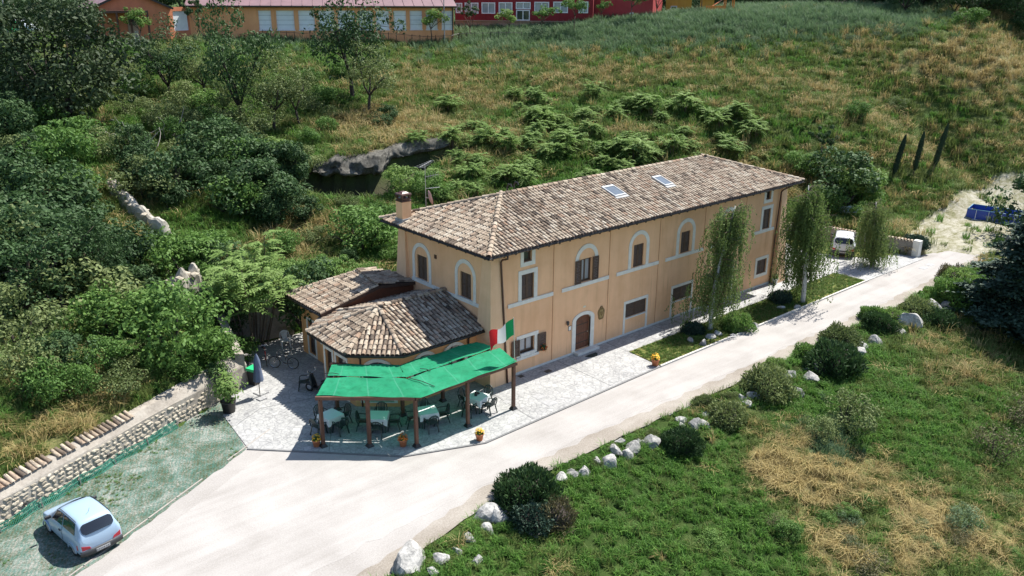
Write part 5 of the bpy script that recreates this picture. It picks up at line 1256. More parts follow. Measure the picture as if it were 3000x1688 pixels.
# --- retaining wall beside the parking strip
wa, wb_ = Vector((-25.5, .77, 0)), Vector((-9.6, 8.2, 0)); wd = (wb_-wa).normalized(); wnr = Vector((wd.y, -wd.x, 0)); WL = (wb_-wa).length
sw = thing('retaining_wall', 'rubble stone retaining wall with cement top and tile coping beside the parking strip', 'wall')
def wpnt(s, d, z): return wa+wd*s+wnr*d+Vector((0, 0, z))
mb = MB(); nseg = 40
sec = lambda s: [(.0,-.1),(-.06,1.12+.06*math.sin(s*.7)),(-.10,1.18),(-.36,1.44+.12*min(1,max(0,(s-9)/6))+.04*math.sin(s*1.3)),(-.75,1.5+.12*min(1,max(0,(s-9)/6))),(-.9,-.1)]
V = [wpnt(WL*i/nseg, d, z) for i in range(nseg+1) for d, z in sec(WL*i/nseg)]
mb.add(V, [(i*6+k, (i+1)*6+k, (i+1)*6+k+1, i*6+k+1) for i in range(nseg) for k in range(5)]); mb.add([wpnt(WL, d, z) for d, z in sec(WL)], [tuple(range(6))])
core = mb.build('wall_core', 'mortar', sw)
rs = random.Random(5); z = .06; cnt = 0
stones = []
while z < 1.14:
    hgt_ = rs.uniform(.12, .19); s = 1.2
    while s < WL-1.2:
        w_ = rs.uniform(.17, .44); top = 1.14 if s < 10.5 else 1.14-.3*((s-10.5)/5)
        if z+hgt_*.5 < top and not (s > 11 and rs.random() < .30): stones.append((s+w_/2, z+hgt_/2, w_, hgt_))
        s += w_+rs.uniform(.01, .035)
    z += hgt_+.015
stones.sort(key=lambda q: np.linalg.norm(np.array(wpnt(q[0], 0, q[1]))-CAM))
brot = math.atan2(wd.y, wd.x)
def stone_matrix(q):
    sx, sz, w_, h_ = q; p = wpnt(sx, -.02-.06*sz+rs.uniform(-.02,.015), sz)
    return Matrix.Translation(p) @ Matrix.Rotation(brot, 4, 'Z') @ Matrix.Rotation(rs.uniform(-.12,.12), 4, 'Y') @ Matrix.Diagonal((w_*.60, .10, h_*.62, 1))
extra = MB()
for k, q in enumerate(stones):
    mtx = stone_matrix(q); me_ = STONES[rs.randrange(8)]
    if k < 290:
        o = link('stone', me_, sw); o.matrix_local = mtx
    else:
        extra.add([mtx@v.co for v in me_.vertices], [tuple(p.vertices) for p in me_.polygons])
if extra.v:
    o = extra.build('stone_field', 'wall_stone', sw); o['kind'] = 'stuff'
for k in range(36):   # coping tiles laid across the top
    s = 2.2+k*.232
    p = wpnt(s+rs.uniform(-.02,.02), -.26+rs.uniform(-.03,.03), 1.40+rs.uniform(-.01,.01)); o = link('coping_tile', TILE_ME, sw)
    yv = (-wnr+Vector((0,0,.42))).normalized(); xv = wd; zv = xv.cross(yv).normalized()
    ca = rs.uniform(-.08,.08); xv2 = xv*math.cos(ca)+yv*math.sin(ca); yv2 = yv*math.cos(ca)-xv*math.sin(ca)
    o.matrix_local = Matrix(((xv2.x*1.05,yv2.x*1.2,zv.x*1.1,p.x),(xv2.y*1.05,yv2.y*1.2,zv.y*1.1,p.y),(xv2.z*1.05,yv2.z*1.2,zv.z*1.1,p.z),(0,0,0,1)))
    if rs.random() < .12: bpy.data.objects.remove(o)
for s in (4.6, 8.6, 14.2):   # round drain outlets in the face
    mb = MB(); a = wpnt(s, -.1, .52); b = wpnt(s, .05, .50); mb.tube([a, b], .075, 10); mb.build('drain_outlet', 'iron_grate', sw)
for a_, b_, h0, h1 in (((-9.75,8.15),(-8.7,13.0),1.75,2.3),((-8.7,13.0),(-4.6,12.9),2.3,2.4)):
    mb = MB(); A_, B_ = Vector((*a_, 0)), Vector((*b_, 0)); u_ = (B_-A_).normalized(); n_ = Vector((-u_.y, u_.x, 0))*.45
    mb.add([A_-Vector((0,0,.1)), B_-Vector((0,0,.1)), B_+Vector((0,0,h1)), A_+Vector((0,0,h0)), A_+n_-Vector((0,0,.1)), B_+n_-Vector((0,0,.1)), B_+n_+Vector((0,0,h1+.1)), A_+n_+Vector((0,0,h0+.1))], [(0,1,2,3),(3,2,6,7),(0,3,7,4),(1,5,6,2)]); mb.build('return_wall', 'mortar', sw)
# --- netted parking strip and its low mesh fence
def net_material():
    mt, nt = new_mat('netted_turf'); pos = scaled_pos(nt)
    n1 = noise(nt, pos, 0.8, 6, 0.7, 0.8); n2 = noise(nt, pos, 11, 4, 0.75, 0.4); n3 = noise(nt, pos, 2.6, 5, 0.7, 1.2)
    s = mathn(nt, 'ADD', mathn(nt, 'MULTIPLY', n1.outputs[0], 0.55), mathn(nt, 'MULTIPLY', n2.outputs[0], 0.45))
    r = ramp(nt, [(0.045,0.062,0.028),(0.10,0.11,0.07),(0.20,0.205,0.17),(0.32,0.32,0.29)], [0.40,0.47,0.53,0.60]); nt.links.new(s, r.inputs[0])
    t_ = ramp(nt, [(0,0,0),(1,1,1)], [0.42, 0.60]); nt.links.new(n3.outputs[0], t_.inputs[0])
    vec = N(nt, 'ShaderNodeMapping'); vec.inputs['Rotation'].default_value = (0, 0, brot); nt.links.new(N(nt, 'ShaderNodeNewGeometry').outputs['Position'], vec.inputs[0])
    wv = N(nt, 'ShaderNodeTexWave', wave_type='BANDS', bands_direction='X'); wv.inputs['Scale'].default_value = 2.2; wv.inputs['Distortion'].default_value = 5.0; wv.inputs['Detail'].default_value = 3; wv.inputs['Detail Scale'].default_value = 2.0; nt.links.new(vec.outputs[0], wv.inputs[0])
    wf = ramp(nt, [(0,0,0),(1,1,1)], [0.35, 0.8]); nt.links.new(wv.outputs['Fac'], wf.inputs[0])
    f = mathn(nt, 'ADD', mathn(nt, 'MULTIPLY', t_.outputs[0], 0.42), mathn(nt, 'MULTIPLY', wf.outputs[0], 0.28))
    c = mixc(nt, f, r.outputs[0], (0.06,0.165,0.135))
    finish(nt, c, 0.85, n2.outputs[0], 0.9, 0.08, spec=0.2); M['netted_turf'] = mt
net_material()
mb = MB(); strip = rough_edge([(-30.5,-7.2),(-24,-3.95),(-20,-2.0),(-16,.12),(-12.62,1.98)], .4, .07, 6)
mb.poly([(-9.9,8.0),(-12.0,5.8),(-12.62,1.98)] + strip[::-1] + [(-30.5,-1.6)], -.05, .008); struct(mb.build('parking_strip', 'netted_turf'))
mb = MB()
for k in range(14):
    s = k*1.55; a = Vector((-30.2+.888*s,-7.12+.466*s,0)); b = a+Vector((.888*1.5,.466*1.5,0))
    if rs.random() < .3: continue
    mb = MB(); mb.beam((a.x,a.y,.012),(b.x,b.y,.012),.06,.05); o = mb.build('timber_edging', 'dead_wood'); tag(o, 'weathered timber edging board laid between gravel and the netted strip', 'edging', 'edging boards along the netted strip')
plain('net_green', (0.03,0.20,0.14), 0.5, .3, 8)
mf = thing('mesh_fence', 'low green plastic mesh fence along the foot of the stone retaining wall', 'fence')
mb = MB(); nst = 165
for k in range(nst):
    s = 1.6+k*.066; lean = .10+.05*math.sin(k*.13); p0 = wpnt(s, .16+.05*math.sin(k*.21), .005); p1 = wpnt(s, .16+.05*math.sin(k*.21)-lean, .36+.05*math.sin(k*.17)); mb.beam(p0, p1, .028, .006, wnr)
o = mb.build('mesh_bars', 'net_green', mf); o['kind'] = 'stuff'
for zf in (.03, .19, .35):
    mb = MB(); mb.tube([wpnt(1.6+k*.55, .16+.05*math.sin(k*8.33*.21)-(.10+.05*math.sin(k*8.33*.13))*zf/.36, zf+(.05*math.sin(k*8.33*.17))*zf/.36) for k in range(20)], .012, 5); mb.build('rail', 'net_green', mf)
for k in range(7):
    p = wpnt(1.6+k*1.8, .17, 0); mb = MB(); mb.beam(p, p+Vector((0,0,.42))-wnr*.08, .03, .03); mb.build('stake', 'dead_wood', mf)
# --- garden wall by the silver car
gw = thing('garden_wall', 'low rendered garden wall with round tile coping behind the silver car', 'wall')
gp = [(40.15,-3.55),(39.75,-1.4),(39.1,.9),(38.75,3.4),(37.6,5.6),(34.5,7.4)]
mb = MB(); 
for a, b in zip(gp[:-1], gp[1:]): mb.beam((*a,.53),(*b,.53),.26,1.16)
mb.build('wall_core', 'mortar', gw)
for a, b in zip(gp[:-1], gp[1:]):
    d = Vector((b[0]-a[0], b[1]-a[1], 0)); n_ = int(d.length/.24); u = d.normalized(); sd_ = Vector((u.y,-u.x,0))
    for k in range(n_):
        p = Vector((*a, 1.15))+u*(k+.5)*.24 - sd_*.22
        o = link('coping_tile', TILE_ME, gw); zv = Vector((0,0,1)); xv = u*-1
        o.matrix_local = Matrix(((xv.x,sd_.x,0,p.x),(xv.y,sd_.y,0,p.y),(xv.z,sd_.z,1,p.z+.01),(0,0,0,1)))
mb = MB(); mb.box((39.9,-3.95,0),(40.4,-3.42,1.28)); mb.build('end_pier', 'moulding', gw, bevel=.02)

# --- boulders along the road edge and in the garden
def pixel_ground(fx, fy):
    x, y, z = hit(fx*FS, fy*FS, 25, 150)
    if seg_dist(np.array([[x, y]]), YARD)[1][0] and z < 0.1: q = onz(fx*FS, fy*FS); return q[0], q[1], 0.0
    return x, y, z
rk = random.Random(3)
def boulder(fx, fy, rpx, label, group=None, zs=1.0, name='boulder'):
    x, y, z = pixel_ground(fx, fy+rpx*.55); dist = math.dist((x, y, z), CAM); r_ = 1.35*rpx*FS*dist/F_PX
    o = link(name, ROCKS[rk.randrange(6)]); o.location = (x, y, z+r_*.12*zs); o.scale = (r_*rk.uniform(.95,1.2), r_*rk.uniform(.85,1.1), r_*rk.uniform(.9,1.15)*zs); o.rotation_euler = (rk.uniform(-.3,.3), rk.uniform(-.3,.3), rk.uniform(0,6.28))
    tag(o, label, 'rock', group)
ROADG = 'boulders lining the road edge'
ROCKA = [(1270,1300,'beside the big grey green rosemary'),(1440,1195,'just past the big rosemary'),(1560,1130,'before the small rosemary dome'),(1640,1105,'touching the small rosemary dome'),(1745,1045,'by the narrow upright shrub'),(1890,990,'below the rounded olive shrub'),(1975,945,'by the bronze green ball shrub'),(2055,920,'behind the tight green ball shrub'),(2145,878,'before the cluster of domes'),(2255,832,'at the tall angular boulder'),(2360,768,'near the road end')]
boulder(1038,1395,44,'large flat topped pale limestone boulder at the gravel edge, biggest of the row',None,.95)
boulder(1000,1425,14,'grey stone wedged against the large flat topped boulder')
boulder(1225,1282,30,'rounded white boulder beside the big grey green shrub',None,1.1)
boulder(1345,1335,20,'dark pitted boulder in the shade under the big roadside shrubs')
for fx, fy, r_ in [(1110,1402,19),(1150,1385,12),(1178,1355,14),(1088,1437,15),(1200,1408,14)]:
    boulder(fx, fy, r_, 'pale stone half sunk in the green ground cover below the road', 'stones in the ground cover below the road')
for fx, fy, r_ in [(1258,1295,26),(1225,1325,15),(1290,1290,20),(1410,1200,15),(1440,1195,13),(1470,1188,15),(1500,1158,14),(1530,1158,21),(1545,1128,20),(1590,1120,20),(1638,1105,24),(1715,1056,13),(1775,1040,13),(1862,1000,12),(1892,992,18),(1965,948,19),(1985,938,14),(2052,920,18),(2128,882,20),(2160,880,17),(2255,832,17),(2340,768,20),(2376,768,14),(1560,1110,14),(2140,868,12)]:
    an = anchor(fx, fy, ROCKA); boulder(fx, fy, r_, 'rough limestone boulder in the roadside row '+an, ROADG+' '+an)
for k in range(34):
    f_ = k/33; fx = 1405+f_*980+rk.uniform(-14,14); fy = 1203-f_*440+22*math.sin(f_*3.1)*.6+rk.uniform(-9,12); an = anchor(fx, fy, ROCKA); boulder(fx, fy, rk.choice([7,9,11,13,17]), 'rough limestone boulder in the roadside row '+an, ROADG+' '+an)
boulder(2035,943,21,'sharp edged pale boulder in front of the rounded dark shrubs'); boulder(2008,982,18,'flat white stone lying alone in the lush grass below the road',None,.6); boulder(2283,805,26,'tall pale angular boulder next to the yellow green shrub',None,1.25)
for fx, fy, r_ in [(1736,855,10),(1768,862,12),(1790,845,12),(1802,838,11),(1897,817,10),(1962,772,8),(2006,771,9),(1843,842,9)]:
    boulder(fx, fy, r_, 'small garden rock set at the edge of the front lawn', 'garden rocks in the front lawn', name='garden_rock')
# --- overhanging cliff with the dark hollow under it
def cliff():
    rng = np.random.default_rng(31); pts = []; hh = []
    for i_ in range(len(LIPP)-1):
        n_ = 8
        for k in range(n_): f = k/n_; pts.append(LIPP[i_]*(1-f)+LIPP[i_+1]*f); hh.append(LIP[i_][3]*(1-f)+LIP[i_+1][3]*f)
    pts.append(LIPP[-1]); hh.append(LIP[-1][3]); fwd = np.array([-AX[2][0], -AX[2][1], 0]); fwd /= np.linalg.norm(fwd)
    prof = [(-2.6,.10),(-1.4,.16),(-.5,.12),(.05,.0),(.30,-.08),(.48,-.18),(.60,-.27),(.55,-.33),(.58,-.40),(.30,-.46),(-.10,-.50),(-.9,-.55),(-1.8,-.60),(-2.4,-.8),(-2.5,-1.35)]
    V = []; n = len(prof); m_ = len(pts); lat = rng.normal(size=(m_//4+3, n//2+3)); lat2 = rng.normal(size=(m_+3, n+3))
    def bl(L_, x, y):
        i0, j0 = int(x), int(y); fx, fy = x-i0, y-j0; fx = fx*fx*(3-2*fx); fy = fy*fy*(3-2*fy); return (L_[i0,j0]*(1-fx)+L_[i0+1,j0]*fx)*(1-fy)+(L_[i0,j0+1]*(1-fx)+L_[i0+1,j0+1]*fx)*fy
    for i_, (p, h_) in enumerate(zip(pts, hh)):
        for j, (o_, z_) in enumerate(prof):
            bul = .42*bl(lat, i_/4, j/2)+.10*lat2[i_, j]; k_ = min(1, h_/2.2); amp = 1.0 if 2 < j < 11 else .25
            q = p+fwd*(o_*1.25*(.35+.65*k_)+bul*amp*k_); V.append((q[0], q[1], p[2]+z_*(h_ if z_ < 0 else 1)+(.18*bl(lat, (i_+3)/4, (n-j)/2)+.05*lat2[i_, (j+5) % n])*amp))
    Q_ = [(i_*n+j, i_*n+j+1, (i_+1)*n+j+1, (i_+1)*n+j) for i_ in range(len(pts)-1) for j in range(n-1)]
    o = link('rock_outcrop', np_mesh('rock_outcrop', np.array(V), np.array(Q_), 'cliff_rock')); tag(o, 'overhanging grey rock ledge with a dark hollow beneath, above the annex', 'rock')
    sd_ = o.modifiers.new('smooth', 'SUBSURF'); sd_.subdivision_type = 'SIMPLE'; sd_.levels = 1; sd_.render_levels = 1
cliff()
# --- ruined walls in the thicket
def ruin(path, w, h, label, seed):
    pts = [hit(a*FS, b*FS) for a, b in path]; r = random.Random(seed); t = thing('ruined_wall', label, 'wall')
    P = []
    for a, b in zip(pts[:-1], pts[1:]):
        for k in range(8): f = k/8; P.append(Vector([a[i]*(1-f)+b[i]*f for i in range(3)]))
    P.append(Vector(pts[-1])); mb = MB(); n = 10; V = []
    d0 = (P[-1]-P[0]); sd_ = Vector((-d0.y, d0.x, 0)).normalized()
    for i, p in enumerate(P):
        hh = h*(.9+.12*math.sin(i*.9+seed)+.05*r.random())*(0.55 if i in (0, len(P)-1) else 1); ww_ = w*(.95+.12*math.sin(i*1.4+seed))
        for k in range(n):
            a = math.pi*k/(n-1); V.append(p+sd_*(math.cos(a)*ww_*(.96+.08*r.random()))+Vector((0,0,-.5+(math.sin(a)**.6)*(hh+.5)*(.985+.03*r.random()))))
    m_ = len(P); mb.add(V, [(i*n+k, i*n+k+1, (i+1)*n+k+1, (i+1)*n+k) for i in range(m_-1) for k in range(n-1)]+[tuple(range(n)), tuple(reversed(range((m_-1)*n, m_*n)))])
    mb.build('wall_core', 'ruin_stone', t)
    for k in range(26):
        p = P[r.randrange(m_)]; o = link('stone', STONES[r.randrange(8)], t); s_ = r.uniform(.12,.26)
        o.location = p+sd_*r.uniform(-w*.8,w*.8)+Vector((r.uniform(-.2,.2),r.uniform(-.2,.2),h*r.uniform(.45,.9))); o.scale = (s_*1.3,s_,s_*.7); o.rotation_euler = (r.uniform(-.4,.4),r.uniform(-.4,.4),r.uniform(0,6))
ruin([(288,492),(332,536),(374,574),(424,606)], .42, 1.2, 'pale crumbling stone ledge running down through the thicket', 1)
ruin([(440,800),(476,785),(508,770)], .5, 2.6, 'upright stub of old rubble wall among the bushes', 2)
x, y, z = hit(255*FS, 330*FS)
for k in range(9):
    o = link('scree_stone', ROCKS[k % 6]); px, py = x+rk.uniform(-1.6,1.6), y+rk.uniform(-2.0,2.0); s_ = rk.uniform(.25,.6); o.location = (px, py, hgt(px, py)+s_*.2); o.scale = (s_,s_,s_*.7); o.rotation_euler = (rk.random(),rk.random(),rk.uniform(0,6)); tag(o, 'loose grey stone on the bare patch under the dark oak', 'rock', 'loose stones under the dark oak')
# ================================================================ VEGETATION
PROTO = {}
def reg(key, parts):
    z = max(v.co.z for v in parts[-1][1].vertices); PROTO[key] = (z, parts)
def reg1(key, parts): PROTO[key] = (1.0, parts)
def limb(mb, p0, d, L, r0, r1, rng, seg=5, wob=.12, droop=0.0):
    pts = [np.array(p0, float)]; d = np.array(d, float); d /= np.linalg.norm(d)
    for k in range(seg):
        d = d+rng.normal(scale=wob, size=3); d[2] -= droop; d /= np.linalg.norm(d); pts.append(pts[-1]+d*L/seg)
    mb.tube(pts, [r0+(r1-r0)*k/seg for k in range(seg+1)], 6); return pts
def crown_leaves(rng, cl, per, spread, size, aspect, out=.6, upb=.35, center=None):
    cl = np.asarray(cl); k = np.repeat(np.arange(len(cl)), per); d = ball(rng, len(k)); rad = rng.uniform(.55, 1.0, len(k))**.6
    sp = np.asarray(spread)[k] if np.ndim(spread) else np.full(len(k), spread)
    C_ = cl[k]+d*(sp*rad)[:, None]*np.array([1, 1, .78])
    nr = d*out+rng.normal(scale=.45, size=d.shape)+[0, 0, upb]
    V, Q_ = leaves(C_, size, nr, rng, aspect)
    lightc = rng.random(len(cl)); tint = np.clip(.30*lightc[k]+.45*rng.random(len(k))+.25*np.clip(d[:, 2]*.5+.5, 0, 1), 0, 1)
    return V, Q_, tint
def proto_bush(key, seed, h, rx, leafmat, ncl=30, per=110, size=.14, aspect=.55, barkm='bark_dark', low=.12, spread=.34, gap=0.0, taper=.25):
    rng = np.random.default_rng(seed); mb = MB(); cl = []
    for i in range(ncl):
        d = ball(rng, 1)[0]; f = rng.uniform(.45, 1.0)**.7; z = low+(1-low)*(.5+.5*d[2]*f); rr_ = rx*f*(1-taper*abs(2*z-1)**2)
        cl.append((d[0]*rr_*rng.uniform(.75,1.15), d[1]*rr_*rng.uniform(.75,1.15), z*h*.9))
    cl = np.array(cl)
    for k in range(5):
        a = rng.uniform(0, 6.28); limb(mb, (0,0,-.3), (.5*math.cos(a), .5*math.sin(a), 1), h*.75, .05*h**.5, .012, rng)
    V, Q_, t_ = crown_leaves(rng, cl, per, spread*rx*rng.uniform(.6, 1.3, ncl), size, aspect)
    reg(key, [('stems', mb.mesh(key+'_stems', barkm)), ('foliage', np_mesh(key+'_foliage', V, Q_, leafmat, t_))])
def proto_tree(key, seed, h, rx, leafmat, ncl=34, per=110, size=.17, trunk_h=.3, aspect=.55, barkm='bark', spread=.30, rz=None, tr=.16, fork=4):
    rng = np.random.default_rng(seed); mb = MB(); cz = h*(trunk_h+(1-trunk_h)*.52); rz = rz or h*(1-trunk_h)*.5
    base = limb(mb, (0,0,-.4), (rng.normal(scale=.08), rng.normal(scale=.08), 1), h*trunk_h+.4, tr, tr*.72, rng, 4, .06); top = base[-1]
    cl = []; tips = []
    for k in range(fork):
        a = 2*math.pi*k/fork+rng.uniform(-.5,.5); L = rng.uniform(.45,.62)*h*(1-trunk_h)
        p = limb(mb, top, (math.cos(a)*rx/rz*.75, math.sin(a)*rx/rz*.75, 1), L, tr*.6, tr*.22, rng, 5, .14); tips.append(p)
        for j in range(3):
            q = p[rng.integers(2, 6)]; b = rng.uniform(0, 6.28); p2 = limb(mb, q, (math.cos(b), math.sin(b), .55), L*.55, tr*.24, tr*.05, rng, 4, .2); tips.append(p2)
    for i in range(ncl):
        if i < len(tips)*2: q = tips[i % len(tips)][-1 if i < len(tips) else -2]+rng.normal(scale=.12*rx, size=3)
        else:
            d = ball(rng, 1)[0]*rng.uniform(.55, 1); q = np.array([d[0]*rx, d[1]*rx, cz+d[2]*rz])
        cl.append(q)
    V, Q_, t_ = crown_leaves(rng, cl, per, spread*rx*rng.uniform(.55, 1.3, ncl), size, aspect)
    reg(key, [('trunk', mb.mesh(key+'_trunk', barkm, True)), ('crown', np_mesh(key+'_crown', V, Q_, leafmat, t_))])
def proto_ailanthus(key, seed, h, nst, fr, leafmat='leaf_light', Lf=.8):
    """stems topped by rosettes of long feathered leaves"""
    rng = np.random.default_rng(seed); mb = MB(); C_ = []; NR = []; UP = []; SZ = []; tn = []
    for s in range(nst):
        a = rng.uniform(0, 6.28); r_ = rng.uniform(0, .32*h); hh = h*rng.uniform(.45, .92); b = np.array([math.cos(a)*r_*.5, math.sin(a)*r_*.5, -.2]); tp = np.array([math.cos(a)*r_*1.3, math.sin(a)*r_*1.3, hh])
        mb.tube([b, (b+tp)/2+rng.normal(scale=.05, size=3), tp], [.03,.022,.012], 5); sh = rng.random()
        for f in range(fr):
            az = rng.uniform(0, 6.28); el = rng.uniform(-.1, .95); o = tp-np.array([0,0,1])*rng.uniform(0, .55)*hh*.6; d = np.array([math.cos(az)*math.cos(el), math.sin(az)*math.cos(el), math.sin(el)]); L = Lf*rng.uniform(.7, 1.2); nl = 9
            sd_ = np.cross(d, [0,0,1]); sd_ /= np.linalg.norm(sd_)+1e-6
            for k in range(nl):
                t_ = (k+1)/nl; p = o+d*L*t_-np.array([0,0,1])*L*.42*t_*t_
                for q in (-1, 1): C_.append(p+sd_*q*.075*(1-.35*t_)); NR.append(np.array([0,0,1])+sd_*q*.35+rng.normal(scale=.15, size=3)); UP.append(sd_*q+d*.25); SZ.append(.24*(1-.4*t_)); tn.append(.25+.3*sh+.35*rng.random()+.1*el)
    V, Q_ = leaves(np.array(C_), np.array(SZ), np.array(NR), rng, .42, np.array(UP))
    reg(key, [('stems', mb.mesh(key+'_stems', 'bark')), ('foliage', np_mesh(key+'_foliage', V, Q_, leafmat, np.clip(tn, 0, 1)))])
def proto_weeping(key, seed, h, rx, nbr=46, leafmat='leaf_birch', strands=7):
    rng = np.random.default_rng(seed); mb = MB(); tk = limb(mb, (0,0,-.3), (.02,.02,1), h*.93+.3, .13, .02, rng, 9, .035)
    C_ = []; UP = []; tn = []; tw = MB()
    for b in range(nbr):
        f = rng.uniform(.22, .98); i = f*9; k = int(i); p = tk[k]*(1-(i-k))+tk[min(k+1, 9)]*(i-k); a = rng.uniform(0, 6.28); L = rx*(1.15-.75*f)*rng.uniform(.55, 1.15)
        br = limb(tw, p, (math.cos(a), math.sin(a), .75), L, .022, .006, rng, 5, .12, .14); sh = rng.random()
        for s in range(strands):
            q = br[rng.integers(1, 6)]+rng.normal(scale=.07, size=3); LL = rng.uniform(.5, 2.3)*min(1.0, (q[2]-.25)/1.6)
            if LL < .2: continue
            nl = int(LL/.06); t_ = np.linspace(0, 1, nl); sway = rng.normal(scale=.13, size=2)
            pts = np.c_[q[0]+sway[0]*t_**2+rng.normal(scale=.025, size=nl), q[1]+sway[1]*t_**2+rng.normal(scale=.025, size=nl), q[2]-LL*t_]
            C_.append(pts); UP.append(np.tile([0,0,-1.0], (nl, 1))); tn.append(np.clip(.3*sh+.5*rng.random(nl)+.2*f, 0, 1))
    C_ = np.vstack(C_); UP = np.vstack(UP); tn = np.concatenate(tn); nr = ball(rng, len(C_)); nr[:, 2] *= .4
    V, Q_ = leaves(C_, .105, nr, rng, .55, UP)
    reg(key, [('trunk', mb.mesh(key+'_trunk', 'birch_bark', True)), ('twigs', tw.mesh(key+'_twigs', 'bark')), ('crown', np_mesh(key+'_crown', V, Q_, leafmat, tn))])
def proto_cedar(key, seed, h, rx):
    rng = np.random.default_rng(seed); mb = MB(); mb.tube([(0,0,-.5),(0.05,0,h*.5),(0,0,h)], [.26,.16,.03], 8); C_ = []; NR = []; tn = []
    for b in range(170):
        f = rng.uniform(.03, .99); z = h*f; a = rng.uniform(0, 6.28); L = rx*(1-f)**.75*rng.uniform(.7, 1.1)+.25
        pts = limb(mb, (0,0,z), (math.cos(a), math.sin(a), .22), L, .045*(1-f)+.012, .006, rng, 6, .07, .075); sh = rng.random()
        P = np.array(pts); n = int(130*L); t_ = rng.uniform(.12, 1, n)**.7*6; k = np.minimum(t_.astype(int), 5); q = P[k]*(1-(t_-k))[:, None]+P[k+1]*(t_-k)[:, None]
        wd_ = .55*np.sin(np.clip(t_/6, 0, 1)*math.pi*.85+.25)[:, None]; off = rng.normal(size=(n, 3))*wd_*np.array([.8,.8,.22]); off[:, 2] -= .1*np.abs(off[:, 0]+off[:, 1])
        C_.append(q+off); NR.append(np.tile([0,0,1.0], (n, 1))+rng.normal(scale=.45, size=(n, 3))); tn.append(np.clip(.25*sh+.5*rng.random(n)+.25*(t_/6), 0, 1))
    C_ = np.vstack(C_); V, Q_ = leaves(C_, .24, np.vstack(NR), rng, .55)
    reg(key, [('trunk', mb.mesh(key+'_trunk', 'bark_dark', True)), ('crown', np_mesh(key+'_crown', V, Q_, 'leaf_cedar', np.concatenate(tn)))])
def proto_mound(key, seed, leafmat, n=2600, size=.10, needle=.3, flat=.85, rough=.16, shag=.5):
    """dense rounded shrub, radius 1, with upward needles or small leaves"""
    rng = np.random.default_rng(seed); d = ball(rng, n); d[:, 2] = np.abs(d[:, 2])*1.0-.12; ph = rng.uniform(0, 6.28, 6)
    lump = 1+rough*(np.sin(d[:, 0]*4+ph[0])*np.sin(d[:, 1]*4+ph[1])+.7*np.sin(d[:, 2]*6+d[:, 0]*5+ph[2])+.5*np.sin(d[:, 1]*9+ph[3]))
    C_ = d*lump[:, None]*(rng.uniform(.72, 1.03, n))[:, None]*np.array([1, 1, flat])+[0, 0, .25]
    up = d*.9+np.array([0,0,.8])*shag; V, Q_ = leaves(C_, size, np.cross(up, ball(rng, n))+d*.5, rng, needle, up)
    mb = MB()
    for k in range(5): a = k*1.26; mb.tube([(0,0,-.3),(.25*math.cos(a),.25*math.sin(a),.3),(.6*math.cos(a),.6*math.sin(a),.7)], [.05,.035,.015], 5)
    bm_ = MB(); nn, mm = 12, 6; V2 = [(.72*math.cos(2*math.pi*k/nn)*math.cos(j/mm*1.5), .72*math.sin(2*math.pi*k/nn)*math.cos(j/mm*1.5), .02+.78*flat*math.sin(j/mm*1.5)+.1) for j in range(mm+1) for k in range(nn)]
    mb.add(V2, [(j*nn+k, j*nn+(k+1) % nn, (j+1)*nn+(k+1) % nn, (j+1)*nn+k) for j in range(mm) for k in range(nn)])
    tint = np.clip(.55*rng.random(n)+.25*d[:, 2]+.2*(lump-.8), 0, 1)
    reg1(key, [('stems', mb.mesh(key+'_stems', 'bark_dark')), ('foliage', np_mesh(key+'_foliage', V, Q_, leafmat, tint))])
def proto_cypress(key, seed, h=3.6, r=.24):
    rng = np.random.default_rng(seed); n = 2600; f = rng.uniform(0, 1, n)**.9; a = rng.uniform(0, 6.28, n); prof = np.clip(np.minimum((f+.05)*5, (1.02-f)*3.2), 0, 1)**.6*r*(1.0-.15*f); q = rng.uniform(.5, 1.08, n)*prof
    C_ = np.c_[np.cos(a)*q, np.sin(a)*q, .12*h+f*h*.88]; V, Q_ = leaves(C_, .13, np.c_[np.cos(a), np.sin(a), np.full(n, .3)], rng, .45, np.tile([0,0,1.0], (n, 1)))
    mb = MB(); mb.tube([(0,0,-.3),(0,0,h*.9)], [.05,.015], 6); reg(key, [('trunk', mb.mesh(key+'_trunk', 'bark')), ('crown', np_mesh(key+'_crown', V, Q_, 'leaf_cypress', rng.random(n)))])
for k in range(3): proto_bush(f'bush_dark{k}', 300+k, 2.6, 1.35, 'leaf_dark', 30, 115, .15)
for k in range(3): proto_bush(f'bush_mid{k}', 310+k, 2.2, 1.25, 'leaf_mid', 28, 105, .14)
for k in range(2): proto_bush(f'bush_olive{k}', 320+k, 2.0, 1.2, 'leaf_olive', 26, 85, .12, spread=.36)
for k in range(2): proto_bush(f'bush_light{k}', 325+k, 2.4, 1.3, 'leaf_light', 30, 100, .17, .5)
for k in range(2): proto_bush(f'bush_blue{k}', 330+k, 1.2, .9, 'leaf_blue', 24, 90, .09, .3, spread=.4)
for k in range(2): proto_bush(f'scrub_dry{k}', 335+k, 1.3, 1.0, 'leaf_brown', 20, 60, .11, .35, spread=.45)
for k in range(2): proto_tree(f'tree_dark{k}', 340+k, 8.5, 3.1, 'leaf_dark', 60, 120, .24, .12, tr=.22)
for k in range(3): proto_tree(f'tree_olive{k}', 350+k, 5.2, 2.0, 'leaf_olive', 46, 74, .15, .28, spread=.32, tr=.13, barkm='bark_dark')
for k in range(2): proto_tree(f'tree_mid{k}', 355+k, 6.0, 1.9, 'leaf_dark', 54, 85, .17, .16, spread=.36, tr=.14, barkm='bark_dark')
for k in range(2): proto_tree(f'street_tree{k}', 360+k, 4.2, 1.1, 'leaf_light' if k else 'leaf_mid', 26, 60, .16, .38, tr=.06)
proto_tree('street_column', 365, 4.6, .55, 'leaf_dark', 26, 60, .15, .25, tr=.06)
